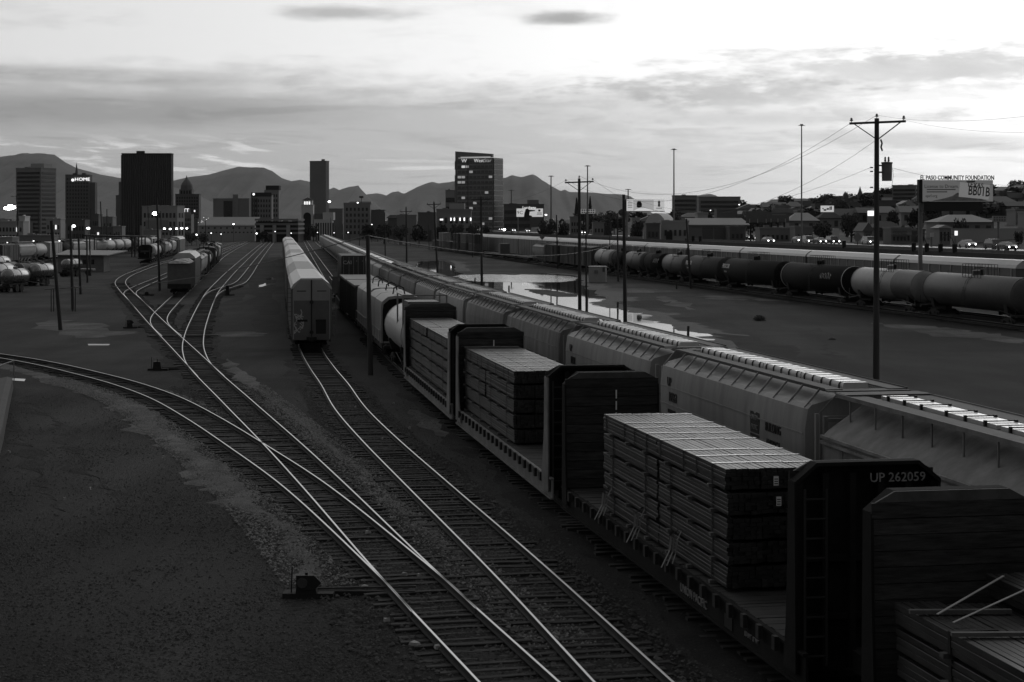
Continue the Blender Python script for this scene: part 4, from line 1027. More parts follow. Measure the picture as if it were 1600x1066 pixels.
rc_ = autorack('', 2.84, 5.02, 26.0, 'autoracks of the middle string', False, mroof=mat('autorack_roof_dull', 0.22, 0.5, var=0.15, scale=0.5))
for i in range(12):
    o = (rc_ if i == 0 else dup(rc_)) if i % 3 == 0 else (rb_ if i == 1 else dup(rb_))
    o['label'] = f'{"dull" if i % 3 == 0 else "pale"} round-roofed autorack, {ordinal(i)} behind the graffiti autorack'
    set_on(o, T3, T3.at_y(124.8) + 13 + 26.7 * (i + 1), 9)
q1 = autorack('', 3.0, 5.42, 28.2, 'autoracks on the main line', False, side='panel')
q2 = autorack('', 3.0, 5.42, 28.2, 'autoracks on the main line', False, side='slat')
for i in range(13):
    sl = i in (0, 3, 8); src = q2 if sl else q1
    o = src if i in (0, 1) else dup(src)
    o['label'] = f'{"slatted" if sl else "panelled"} autorack on the main line behind the tank cars, {ordinal(i)} from the right edge'
    set_on(o, T7, T7.at_y(192 - 28.8) + 14.4 + 28.8 * i, 9.5)

# ---- tank cars
def tankcar(label, L, m, rad=1.52, zc=2.68, txt=None, graf=None, group='tank cars on the main line', rail=True, halfm=None, headm=None, wheels=False):
    root = empty('tank_car', label=label, cat='tank car', group=group)
    l = L / 2 - .55; hd = .55
    prof = [(-l, .02), (-l + .04, rad * .45), (-l + .16, rad * .75), (-l + .34, rad * .93), (-l + hd, rad), (l - hd, rad), (l - .34, rad * .93), (l - .16, rad * .75), (l - .04, rad * .45), (l, .02)]
    MB().lathe(prof, 'x', (0, 0, zc), 28).build('tank', m, root, smooth=50)
    if halfm: MB().lathe([(-l + hd + .1, rad + .012), (-l + hd + .1 + L * .28, rad + .012)], 'x', (0, 0, zc), 28, caps=False).build('painted_band', halfm, root, smooth=50)
    for x in (-l + hd, l - hd): MB().lathe([(x - .03, rad + .005), (x - .03, rad + .03), (x + .03, rad + .03), (x + .03, rad + .005)], 'x', (0, 0, zc), 28).build('head_ring', headm or m, root, smooth=50)
    u = MB()
    for s in (-1, 1):
        u.box(*sorted((s * (L / 2 - .1), s * (L / 2 - 3.6))), -.3, .3, .75, 1.1); u.box(*sorted((s * (L / 2 - .45), s * (L / 2 - .1))), -1.4, 1.4, .85, 1.05)
        u.loft([[(s * (L / 2 - 2.9), -1.1, 1.0), (s * (L / 2 - 2.3), -1.1, 1.0), (s * (L / 2 - 2.3), 1.1, 1.0), (s * (L / 2 - 2.9), 1.1, 1.0)], [(s * (L / 2 - 2.9), -1.3, zc - .75), (s * (L / 2 - 2.3), -1.3, zc - .75), (s * (L / 2 - 2.3), 1.3, zc - .75), (s * (L / 2 - 2.9), 1.3, zc - .75)]])
        u.build('saddle', m_under, root); u = MB()
    hr = MB()
    for s in (-1, 1):
        for sx in (-1, 1):
            hr.bar((sx * (L / 2 - .3), s * 1.42, 1.0), (sx * (L / 2 - .3), s * 1.42, 2.0), .035)
            hr.bar((sx * (L / 2 - .3), s * 1.42, 1.0), (sx * (L / 2 - 3.4), s * 1.46, 1.35), .035)
    hr.build('grab_rail', m_metal if m is m_tankw else m_black, root)
    if rail:
        dm = MB().lathe([(-.1, .45), (.32, .45), (.36, .40), (.42, .2), (.43, .02)], 'z', (.55, 0, zc + rad), 12); dm.build('manway', m, root, smooth=40)
        MB().lathe([(-.1, .16), (.5, .16), (.52, .02)], 'z', (-.6, .1, zc + rad), 8).build('valve', m_black, root)
        g = MB(); w_, a, b = .8, -1.9, 1.9; z0, z1 = zc + rad - .25, zc + rad + .95
        for x in np.linspace(a, b, 7):
            for y in (-w_, w_): g.bar((x, y, z0), (x, y, z1), .035)
        for y in (-w_, w_):
            for z in (z1, z1 - .45): g.bar((a, y, z), (b, y, z), .035)
        for x in (a, b): g.bar((x, -w_, z1), (x, w_, z1), .035)
        g.build('railing', m_black, root); MB().box(a, b, -.85, -.5, zc + rad - .28, zc + rad - .24).box(a, b, .5, .85, zc + rad - .28, zc + rad - .24).build('platform', m_black, root)
        ld = MB()
        for x in (-.22, .22): ld.path([(x, 1.62, 1.2), (x, rad + .1, zc), (x, rad * .8, zc + rad * .68), (x, .85, zc + rad - .2)], .02, 4)
        for k in range(8): ld.bar((-.22, 1.62, 1.3 + k * .25), (.22, 1.62, 1.3 + k * .25), .025)
        ld.build('ladder', m_black, root)
    add_truck(root, -L / 2 + 2.5, wheels); add_truck(root, L / 2 - 2.5, wheels); add_couplers(root, L / 2 - .1)
    y0 = -rad * 1.005                                     # lettering on the camera side (+y)
    if txt:
        a = R(18); text('lettering', txt, .85, m_white, root, (l - 2.0, rad * math.cos(a) + .02, zc + rad * math.sin(a)), (-1, 0, 0), (0, -math.sin(a), math.cos(a)), .95, .02)
        text('lettering', 'UTLX 20' + str(len(label)), .26, m_wlet, root, (l - 2.0, rad + .02, zc - .22), (-1, 0, 0), (0, 0, 1), .9, .02)
    if graf:
        r = random.Random(graf); q = MB(); x = -l * .32
        for k in range(9):
            a0 = R(r.uniform(10, 16)); pts = []
            for t in range(5):
                a = R(4 + 22 * t / 4 + r.uniform(-4, 4)); pts.append((x + r.uniform(-.16, .16) - .05 * t, (rad + .015) * math.cos(a), zc + (rad + .015) * math.sin(a)))
            for u_, v_ in zip(pts, pts[1:]): q.bar(u_, v_, .07, .02)
            x -= .38
        q.build('graffiti', m_wlet, root)
        MB().lathe([(0, .0), (.001, .45)], 'y', (1.3, rad * .93, zc - .62), 12).build('graffiti_patch', mat('grey_spray', .10, .8), root) if False else None
    return root
spec = [(151, 171.3, m_tankg, None, None, 'large dull grey tank car cut by the right edge'), (171.9, 189.6, m_tankw, None, None, 'grubby white two-tone tank car behind the transformer pole'),
        (190.2, 212.6, m_tankb, None, 4, 'black tank car with white graffiti tag left of the transformer pole'), (213.2, 237.4, m_tankb, 'PROCOR', None, 'black tank car lettered PROCOR right of the dull one'),
        (238, 256.4, mat('faded_black_tank', .04, .7, var=.3, spec=.15), 'PROCOR', None, 'faded black tank car lettered PROCOR, left of the blacker one'), (257, 270.6, m_tankg, None, None, 'short grey tank car with a pale head beside the leaning pole'),
        (271, 282.7, m_tankb, None, 7, 'short black graffiti tank car right of the signal'), (283, 296.6, m_tankg, None, None, 'short grey tank car behind the signal mast'), (297, 306.6, m_tankb, None, None, 'very short black tank car left of the signal'), (307, 321.5, m_tankw, None, None, 'pale tank car at the far end of the tank string')]
for a, b, m, tx, gr, lab in spec:
    mid = T6.at_y((a + b) / 2); L_ = (b - a) * 1.012
    k = 1.0 if L_ > 16 else .95
    c = tankcar(lab, L_, m, 1.52 * k, 2.68, tx, gr, halfm=(m_tankg if lab.startswith('grubby') else None), headm=(m_white if 'graffiti tag' in lab else None))
    set_on(c, T6, mid, max(3, L_ / 2 - 2.5))
# ---- boxcars and the little hopper beyond the tanks
def boxcar(label, L, m, Ht=4.5, group='boxcars beyond the tank cars', ribs=12):
    root = empty('boxcar', label=label, cat='boxcar', group=group)
    MB().prism([(-1.5, .85), (-1.5, Ht - .2), (-.2, Ht), (.2, Ht), (1.5, Ht - .2), (1.5, .85)], -L / 2, L / 2).build('body', m, root)
    for s in (-1, 1):
        for x in np.linspace(-L / 2 + .2, L / 2 - .2, ribs):
            if abs(x) > 1.5: MB().box(x - .06, x + .06, *sorted((s * 1.5, s * 1.57)), .9, Ht - .3).build('side_rib', m, root)
        d = MB().box(-1.4, 1.4, *sorted((s * 1.5, s * 1.6)), .95, Ht - .35).build('door', m, root); MB().box(-.8, -.74, *sorted((s * 1.6, s * 1.64)), 1.1, Ht - .5).build('door_bar', m_black, d)
    MB().box(-L / 2 - .3, L / 2 + .3, -.3, .3, .6, .85).build('underframe', m_under, root)
    add_truck(root, -L / 2 + 2, False); add_truck(root, L / 2 - 2, False); add_couplers(root, L / 2)
    return root
for a, b, m, lab in ((322.5, 339, m_box, 'dark ribbed boxcar next to the far tank car'), (340, 356, mat('boxcar_rusty', .085, .8, var=.4, scale=.5), 'rusty boxcar with graffiti, middle of the three boxcars'), (357, 373, mat('boxcar_dark', .045, .75), 'darkest boxcar, left of the three')):
    c = boxcar(lab, (b - a) * 1.01 - .6, m); set_on(c, T6, T6.at_y((a + b) / 2), 6)
hb = hopper_b('small pale covered hopper left of the three boxcars', m_hopA, True, 'mixed cars on the main line'); set_on(hb, T6, T6.at_y(382))
# low flats and stacked containers further along
def container(name, parent, x, z, L, m, h=2.58, W=2.44):
    b = MB().box(x - L / 2, x + L / 2, -W / 2 + .03, W / 2 - .03, z, z + h).build('container', m, parent)
    for s in (-1, 1):
        q = MB()
        for k in np.arange(-L / 2 + .3, L / 2 - .2, .42): q.box(x + k, x + k + .22, *sorted((s * (W / 2 - .03), s * W / 2)), z + .15, z + h - .15)
        q.build('corrugation', m, b)
    e = MB()
    for y in (-1.0, -.45, .45, 1.0): e.bar((x - L / 2 - .04, y, z + .1), (x - L / 2 - .04, y, z + h - .1), .05)
    e.box(x - L / 2 - .02, x - L / 2, -.03, .03, z + .1, z + h - .1); e.build('door_bar', m_grey, b)
    return b
def wellcar(label, group, L=16.5, m1=m_cont, m2=m_cont, top=True, cl=12.2, z2=None):
    root = empty('container_car', label=label, cat='container car', group=group)
    u = MB().box(-L / 2, L / 2, -.3, .3, .5, .85)
    for s in (-1, 1): u.box(-cl / 2 - .5, cl / 2 + .5, *sorted((s * 1.28, s * 1.42)), .3, 1.1)
    for s in (-1, 1): u.box(*sorted((s * cl / 2, s * (cl / 2 + 1.4))), -1.4, 1.4, .8, 1.1)
    u.build('well_frame', m_flat, root); add_truck(root, -L / 2 + 1.4, False); add_truck(root, L / 2 - 1.4, False); add_couplers(root, L / 2)
    container('', root, 0, .42, cl, m2)
    if top: container('', root, 0, 3.02, cl, m1)
    return root
spots = [(497, m_cont, mat('grey_container', .10, .6), True), (515.5, mat('pale_container', .16, .6), m_cont, True), (534, m_cont, m_box, True), (552.5, m_cont, m_cont, False), (571, mat('white_container', .3, .6), m_grey, True), (589.5, m_grey, m_tankg, False)]
for i, (Y, m1, m2, top) in enumerate(spots):
    c = wellcar(f'stacked shipping containers on the far main line, {ordinal(i)} from the right', 'container cars far along the main line', 16.5, m1, m2, top); set_on(c, T6, T6.at_y(Y), 6)
for i, Y in enumerate((405, 424, 443, 462)):
    root = empty('flatcar', label=f'empty low flatcar left of the pale hopper, {ordinal(i)} from it', cat='flatcar', group='empty flatcars on the main line')
    MB().box(-8.6, 8.6, -1.4, 1.4, .75, 1.1).build('deck', m_flat, root); MB().box(-8.6, 8.6, -.3, .3, .4, .75).build('centre_sill', m_under, root); add_truck(root, -6.5, False); add_truck(root, 6.5, False)
    if i == 2: MB().box(-1.5, 1.5, -1.2, 1.2, 1.1, 3.6).build('pale_crate', m_rackside, root)
    set_on(root, T6, T6.at_y(Y), 6)

# ---- rest of the lumber train: white tank car, two covered coil cars, containers, a flat
sD = B_MID + PITCH * 2 + FL / 2                          # far end of the last bulkhead flat
wt = tankcar('white tank car with tall top platform, half hidden behind the last lumber bulkhead', 13.5, m_white if False else mat('white_tank', .55, .4, var=.12), 1.38, 2.45, None, None, 'cars of the lumber train', False)
g = MB()
for y in (-1.25, 1.25):
    for x in (-5.6, -2.0): g.bar((x, y, 2.3 if y > 0 else 3.0), (x, y, 4.75), .09)
    g.bar((-5.6, y, 4.75), (-2.0, y, 4.75), .07); 
g.bar((-5.6, -1.25, 4.75), (-5.6, 1.25, 4.75), .08); g.bar((-5.6, -1.25, 4.2), (-5.6, 1.25, 4.2), .06); g.build('platform_frame', m_metal, wt)
MB().box(-5.0, -2.2, -.9, .9, 3.75, 4.35).build('valve_housing', m_rackside, wt)
set_on(wt, T4, sD + 1.6 + 6.75, 4.2)
def coil(label, L):
    root = empty('covered_coil_car', label=label, cat='covered car', group='cars of the lumber train')
    for k in range(2):
        x0 = -L / 2 + .2 + k * (L / 2); x1 = x0 + L / 2 - .3
        arc = [(1.42 * math.cos(a), 2.35 + (2.0 if True else 0) * math.sin(a)) for a in np.linspace(0, math.pi, 13)]
        sq = [(max(-1.42, min(1.42, y * 1.35)), min(z, 4.15)) for y, z in arc]
        MB().prism([(1.42, 1.1)] + sq + [(-1.42, 1.1)], x0, x1).build('cover', mat('pale_cover', .30, .5, var=.2), root, smooth=35)
        MB().prism([(1.30, 1.2)] + [(y * .92, z - .18) for y, z in sq] + [(-1.30, 1.2)], x0 - .012, x0 - .002).build('cover_end', m_tankb, root)
        h = MB()
        xx = (x0 + x1) / 2; h.path([(xx, -.40, 4.1), (xx, -.32, 4.55), (xx, 0, 4.72), (xx, .32, 4.55), (xx, .40, 4.1)], .05, 6)
        h.build('lifting_loop', m_black, root)
    MB().box(-L / 2 - .3, L / 2 + .3, -1.4, 1.4, .75, 1.1).build('underframe', m_flat, root)
    q = MB()
    for z in (1.25, 1.9): q.bar((-L / 2, 1.5, z), (L / 2, 1.5, z), .04)
    for x in np.linspace(-L / 2, L / 2, 6): q.bar((x, 1.5, 1.0), (x, 1.5, 1.9), .04)
    q.build('side_rail', m_metal, root)
    add_truck(root, -L / 2 + 2, False); add_truck(root, L / 2 - 2, False); add_couplers(root, L / 2)
    return root
set_on(coil('nearer pale round-covered car behind the white tank car', 13.0), T4, sD + 16.6 + 6.5, 4.5)
set_on(coil('farther pale round-covered car in front of the dark container', 13.0), T4, sD + 31.0 + 6.5, 4.5)
for i in range(2):
    dk = empty('covered_gondola', label=f'{["nearer", "farther"][i]} dark flat-topped car between the pale covered cars and the containers', cat='gondola', group='cars of the lumber train')
    MB().box(-7, 7, -1.42, 1.42, .9, 3.7).build('body', m_cont, dk); MB().box(-7.1, 7.1, -1.5, 1.5, 3.7, 3.82).build('lid', m_grey, dk)
    for x in np.linspace(-6.6, 6.6, 9): MB().box(x - .06, x + .06, 1.42, 1.5, .95, 3.6).build('side_rib', m_cont, dk)
    MB().box(-7.4, 7.4, -.3, .3, .5, .9).build('underframe', m_under, dk); add_truck(dk, -5, False); add_truck(dk, 5, False)
    set_on(dk, T4, sD + 45.6 + 7.5 + 15.6 * i, 5)
cc_ = wellcar('tall dark double stack of containers in the lumber train', 'cars of the lumber train', 16.0, m_cont, m_cont, True, 12.2)
text('lettering', 'CAI', .5, m_wlet, cc_, (-6.16, .62, 4.9), (0, -1, 0), (0, 0, 1), 1.1, .03)
for y in (-.9, -.3, .3, .9):
    for z in (3.4, 5.0): MB().box(-6.2, -6.17, y - .05, y + .05, z, z + .12).build('latch', m_grey, cc_)
set_on(cc_, T4, T4.at_y(178) + 6.2, 5)
root = empty('low_gondola', label='low empty gondola left of the dark container stack', cat='gondola', group='cars of the lumber train')
MB().box(-7, 7, -1.4, 1.4, .8, 1.05).box(-7, 7, -1.42, -1.34, 1.05, 2.3).box(-7, 7, 1.34, 1.42, 1.05, 2.3).box(-7, -6.9, -1.34, 1.34, 1.05, 2.3).box(6.9, 7, -1.34, 1.34, 1.05, 2.3).build('body', m_rackside, root)
MB().box(-7.3, 7.3, -.3, .3, .5, .8).build('underframe', m_under, root); add_truck(root, -5, False); add_truck(root, 5, False)
set_on(root, T4, T4.at_y(205) + 7, 5)

# ---- left-hand strings
gon = empty('high_sided_gondola', label='pale box-shaped car with uneven top standing at the head of the left string', cat='gondola', group='left string of cars')
MB().box(-6.5, 6.5, -1.42, 1.42, .95, 3.9).build('body', mat('gondola_pale', .15, .7, var=.2), gon)
tp = MB(); rr = random.Random(3)
for k in range(14):
    x = -6.3 + k * .95; tp.loft([[(x - .5, -1.3, 3.85), (x + .5, -1.3, 3.85), (x + .5, 1.3, 3.85), (x - .5, 1.3, 3.85)], [(x - .3, -.7, 4.0 + rr.uniform(0, .25)), (x + .3, -.7, 4.0 + rr.uniform(0, .25)), (x + .3, .7, 4.0 + rr.uniform(0, .25)), (x - .3, .7, 4.0 + rr.uniform(0, .25))]])
tag(tp.build('load', mat('pale_scrap', .4, .6, var=.5, scale=3), gon), kind='stuff')
for x in np.linspace(-6.2, 6.2, 11): MB().box(x - .06, x + .06, -1.5, -1.42, .95, 3.9).build('side_rib', m_rackside, gon)
MB().box(-6.5, 6.5, -1.3, 1.3, .75, .95).box(-6.58, -6.5, -1.42, 1.42, .75, 1.35).build('underframe', m_under, gon)
add_truck(gon, -4.6); add_truck(gon, 4.6); add_couplers(gon, 6.6)
set_on(gon, TG, TG.at_y(gp(280, 461, RAIL)[1]) + 6.6, 4.5)
s = TG.at_y(gp(280, 461, RAIL)[1]) + 14.0
kinds = [('rack', 22), ('hop', 15), ('hop', 15), ('box', 15), ('tankw', 14), ('tankb', 13), ('box', 15), ('tankw', 13), ('tankb', 12), ('hopw', 14), ('boxw', 15)]
m_pale = mat('pale_car', .36, .5, var=.2)
def string(path, s, kinds, group, who):
    for i, (k, L_) in enumerate(kinds):
        lab = f'{ {"rack": "tall round-topped", "hop": "grey hopper", "hopw": "pale hopper", "box": "dark boxcar", "boxw": "pale boxcar", "tankw": "pale tank", "tankb": "dark tank"}[k] } car, {ordinal(i)} {who}'
        if k == 'rack': c = autorack(lab, 2.9, 4.9, L_ - .8, group, False)
        elif k.startswith('hop'): c = hopper_b(lab, m_pale if k == 'hopw' else m_hopA, True, group)
        elif k.startswith('box'): c = boxcar(lab, L_ - 1.0, m_pale if k == 'boxw' else m_box, 4.4, group, 8)
        else: c = tankcar(lab, L_ - .4, m_pale if k == 'tankw' else m_tankb, 1.45, 2.6, None, None, group, k == 'tankb')
        set_on(c, path, s + L_ / 2, L_ / 2 - 2.5); s += L_ + .4
string(TG, s, kinds, 'left string of cars', 'behind the pale box-shaped car')
TH = Path([(-68, 320), (-76.5, 373), (-87.5, 452), (-100, 560), (-110, 680), (-120, 800)])
loco = empty('switch_locomotive', label='dark low-nosed locomotive heading the string beside the canopy', cat='locomotive', group='second left string of cars')
MB().box(-7, 7, -1.45, 1.45, 1.2, 1.45).build('frame', m_under, loco); MB().prism_y([(-6.6, 1.45), (-6.6, 2.6), (-6.0, 3.0), (-4.6, 3.0), (-4.6, 1.45)], -.95, .95).build('nose', m_tankb, loco)
MB().prism([(-1.4, 1.45), (-1.4, 3.7), (-.9, 4.15), (.9, 4.15), (1.4, 3.7), (1.4, 1.45)], -4.6, -2.4).build('cab', m_tankb, loco)
for y in (-.85, .85): MB().box(-4.63, -4.6, y - .35, y + .35, 3.05, 3.6).build('window', m_glass, loco)
MB().prism([(-.9, 1.45), (-.9, 3.3), (-.5, 3.6), (.5, 3.6), (.9, 3.3), (.9, 1.45)], -2.4, 6.6).build('hood', m_tankb, loco)
MB().tube((-6.64, 0, 2.4), (-6.6, 0, 2.4), .14, 10).build('headlight', m_metal, loco)
q = MB()
for y in (-1.4, 1.4):
    q.bar((-6.9, y, 2.4), (6.9, y, 2.4), .04)
    for x in np.linspace(-6.9, 6.9, 9): q.bar((x, y, 1.45), (x, y, 2.4), .04)
q.build('handrail', m_metal, loco); add_truck(loco, -4.3, False); add_truck(loco, 4.3, False)
set_on(loco, TH, TH.at_y(374) + 7, 4.3)
string(TH, TH.at_y(374) + 15, [('tankw', 13), ('tankw', 13), ('tankb', 13), ('hop', 15), ('tankw', 13), ('hopw', 15), ('box', 15), ('rack', 24)], 'second left string of cars', 'behind the dark locomotive')
TN = Path([(-104.5, 340), (-106, 372), (-108, 436), (-110, 490), (-113, 540), (-122, 660), (-130, 760)])
string(TN, TN.at_y(366), [('box', 15), ('hopw', 15), ('tankw', 12), ('boxw', 14), ('tankb', 12), ('hopw', 13), ('boxw', 14), ('hopw', 14), ('tankw', 14), ('tankw', 14), ('tankw', 14), ('tankb', 12), ('hopw', 14), ('tankw', 14), ('hopw', 14)], 'far left string of cars', 'from the left edge in the far left string')
for nm, lb, p in (('railway_track', 'track under the string headed by the dark locomotive', TH), ('railway_track', 'far left track under pale tank cars', TN)):
    track(nm, lb, p, 0, None, 0, .1, None, 1, step=4, head=False)
# ================================================================ POLES, WIRES, MASTS
def pole(u0, v0, u1, v1, label, r=.17, arm=None, name='utility_pole', Y=None, group='wooden poles of the yard', ins=True, m=None, cat='pole'):
    if Y is None: X, Y = gp(u0, v0)
    else: X = ux(u0, Y)
    top = (ux(u1, Y) - X, 0, vz(v1, Y))
    root = empty(name, (X, Y, 0), 0, label, cat, group)
    MB().tube((0, 0, -.3), top, r, 10, r * .68).build('shaft', m or m_wood, root, smooth=40)
    if arm:
        w, dz = arm; c = Vector(top) + Vector((0, -r - .03, -dz)); tl = .04 * w
        a, b = c + Vector((-w, 0, -tl)), c + Vector((w, 0, tl))
        MB().bar(a, b, .10, .13).build('crossarm', m_wood, root)
        for s in (-1, 1):
            MB().bar(c + Vector((s * w * .86, .03, s * tl * .86)), c + Vector((0, .05, -w * .62)), .05).build('brace', m_black, root)
            if ins: MB().lathe([(0, .02), (.08, .02), (.09, .09), (.15, .10), (.16, .05), (.22, .07), (.27, .03)], 'z', c + Vector((s * w * .93, 0, s * tl + .06)), 8).build('insulator', m_grey, root)
        if ins: MB().lathe([(-.05, .02), (.08, .02), (.09, .09), (.15, .10), (.16, .05), (.22, .07), (.27, .03)], 'z', top, 8).build('insulator', m_grey, root)
    return root, Vector((X, Y, 0)) + Vector(top)
P1, p1t = pole(1369, 596, 1370, 185, 'tall wooden pole with crossarm and drum transformer', .20, (1.62, .25))
tr = MB().lathe([(-.55, .05), (-.55, .29), (.45, .31), (.47, .34), (.52, .34), (.55, .2), (.57, .03)], 'z', (.62, 0, vz(268, p1t.y)), 14).build('transformer', m_grey, P1, smooth=40)
for dx in (-.1, .1): MB().lathe([(0, .03), (.1, .07), (.16, .04), (.22, .06), (.30, .03)], 'z', (.62 + dx, 0, vz(268, p1t.y) + .55), 8).build('bushing', m_black, tr)
MB().box(.18, .36, -.05, .05, vz(268, p1t.y) - .1, vz(268, p1t.y)).box(.18, .36, -.05, .05, vz(268, p1t.y) + .3, vz(268, p1t.y) + .38).build('bracket', m_black, P1)
MB().path([(.26, 0, vz(218, p1t.y)), (.34, 0, vz(224, p1t.y)), (.28, 0, vz(230, p1t.y)), (.36, 0, vz(236, p1t.y))], .05, 6).build('cutout_fuse', m_black, P1)
for v in (262, 268, 293): MB().tube((-.35, 0, vz(v, p1t.y)), (-.18, 0, vz(v, p1t.y)), .04, 6).build('spool', m_black, P1)
MB().path([(.95, 0, vz(262, p1t.y)), (.99, 0, vz(275, p1t.y)), (.9, 0, vz(292, p1t.y)), (.3, 0, vz(295, p1t.y))], .012, 4).build('drop_wire', m_black, P1)
P2, p2t = pole(906, 499, 905, 279, 'wooden pole with crossarm standing in the middle behind the hoppers', .185, (1.36, .35))
pole(977, 506, 974.5, 304, 'leaning bare wooden pole with flat top right of the middle pole', .19)
pole(1079.5, 451, 1072.5, 342, 'leaning dark pole stub in front of the tank cars', .17)
pole(966, 440, 964.5, 333, 'slim dark pole just left of the leaning bare pole', .16)
pole(916, 455, 915.5, 333, 'slim dark pole close right of the middle crossarm pole', .13)
pole(952.5, 428, 953, 342, 'thin pole between the slim pole and the signal box', .10)
pole(871.5, 420, 869.5, 336, 'dark pole stub in front of the boxcars', .17)
pole(753, 446, 751.5, 307, 'crossarm pole in front of the glass tower', .20, (1.4, .45))
pole(683.7, 428, 678, 316, 'crossarm pole left of the glass tower', .20, (1.25, .4))
pole(635.5, 415, 634.5, 324, 'crossarm pole behind the dark containers', .20, (1.3, .9))
pole(602, 404, 601, 332, 'thin pole second to the right of the near bare pole', .15)
P13, p13t = pole(579, 586, 574.5, 368, 'near bare dark pole beside the autorack track carrying a cable', .17)
stubs = [(738.7, 402.5, 352), (712, 396, 353), (689.5, 393, 358), (670.5, 391, 351), (654.5, 387.5, 354), (641, 385, 356), (627.5, 382.5, 356), (617, 381, 356), (607.5, 380, 353), (590, 378, 352), (562, 391, 350), (547, 389, 352), (536, 386, 350), (525, 383, 353), (770.5, 397, 334), (800, 393, 346), (517, 381, 340)]
for i, (u, v, vt) in enumerate(sorted(stubs)):
    pole(u, v, u - .6, vt, f'thin dark fence pole across the empty lot, {ordinal(i)} from the left', .12, None, 'fence_pole', None, 'thin poles across the empty lot')
left = [(95, 516, 80, 345, .18, 'leaning dark pole at the left with nothing on top'), (114, 484, 110, 352, .18, 'dark pole just right of the leaning one'), (126, 460, 122.5, 365, .17, 'dark pole third from the leaning one'), (136.7, 442, 135.5, 368, .15, 'short dark pole by the low shed corner'),
        (141.5, 431, 140, 370, .15, 'short dark pole right beside the shed corner pole'), (149, 420, 147.5, 372, .15, 'short dark pole at the far corner of the shed'), (62, 388, 59.5, 326, .2, 'dark pole between the office tower and the sign tower'), (160.5, 396, 157, 315, .24, 'thick pole left of the dark tower'),
        (167.5, 392, 167, 327, .2, 'thin pole at the left edge of the dark tower'), (143, 388, 142, 326, .2, 'thin pole right of the sign tower'), (190, 391, 189, 327, .2, 'thin pole before the left edge of the dark tower'), (210, 390, 208.5, 321, .24, 'pole before the middle of the dark tower'), (234.5, 387, 231, 323, .2, 'thin pole before the white block'), (252.5, 384, 251, 330, .2, 'thin pole right of the bright lamp pole'), (322, 388, 321, 345, .16, 'thin pole beyond the left string of cars')]
for u0, v0, u1, v1, r, lab in left: pole(u0, v0, u1, v1, lab, r, None)
PL, plt_ = pole(249.5, 455, 245, 309, 'lamp pole with a bright star-like lamp left of the gondola string', .17)
PF, pft = pole(29, 392, 25.5, 306, 'tall floodlight pole at the far left', .3, (1.6, .2))

# overhead wires: each span is one sagging wire
def wire(a, b, sag, label, r=.012, n=20, group='overhead wires'):
    r *= .62 if r < .03 else .85
    pts = [(a[0] + (b[0] - a[0]) * t, a[1] + (b[1] - a[1]) * t, a[2] + (b[2] - a[2]) * t - sag * 4 * t * (1 - t)) for t in np.linspace(0, 1, n)]
    return tag(MB().path(pts, r, 5).build('overhead_wire', m_black), label, 'wire', group)
wire((p1t.x - 1.5, p1t.y - .2, vz(192, p1t.y)), (p2t.x - 1.26, p2t.y - .2, vz(281, p2t.y)), 3.2, 'left conductor between the transformer pole and the middle pole', .016)
wire((p1t.x, p1t.y, vz(180, p1t.y)), (p2t.x, p2t.y, vz(275, p2t.y)), 3.0, 'top conductor between the transformer pole and the middle pole', .016)
wire((p1t.x + 1.5, p1t.y - .2, vz(187, p1t.y)), (p2t.x + 1.26, p2t.y - .2, vz(280, p2t.y)), 4.4, 'right conductor between the transformer pole and the middle pole', .016)
wire((p1t.x - .35, p1t.y, vz(262, p1t.y)), (ux(985, 200), 200, vz(308, 200)), 2.0, 'low service wire running left from the transformer pole', .014)
wire((p1t.x + .95, p1t.y, vz(263, p1t.y)), (ux(1680, 96), 96, vz(287, 96)), .45, 'low service wire running right from the transformer', .012)
wire((p1t.x, p1t.y, vz(180, p1t.y)), (ux(1700, 60), 60, vz(168, 60)), .4, 'top conductor running right from the transformer pole', .009)
wire((p1t.x + 1.5, p1t.y, vz(187, p1t.y)), (ux(1700, 60), 60, vz(205, 60)), .3, 'lower conductor running right from the transformer pole', .009)
wire((p1t.x - .2, p1t.y - .25, vz(298, p1t.y)), (ux(1700, 96), 96, vz(322, 96)), .5, 'thin telephone wire running right past the large billboard', .01)
wire((p13t.x, p13t.y, p13t.z), (ux(-60, 300), 300, vz(398, 300)), 4.2, 'dark cable sagging left from the near bare pole across the yard', .035)
wire((p13t.x, p13t.y, p13t.z), (ux(966, 277), 277, vz(379, 277)), 1.6, 'dark cable running right from the near bare pole towards the tanks', .035)
wire((p2t.x - 1.26, p2t.y, vz(282, p2t.y)), (ux(752, 263), 263, vz(312, 263)), 1.0, 'conductor from the middle pole to the glass tower pole', .014)

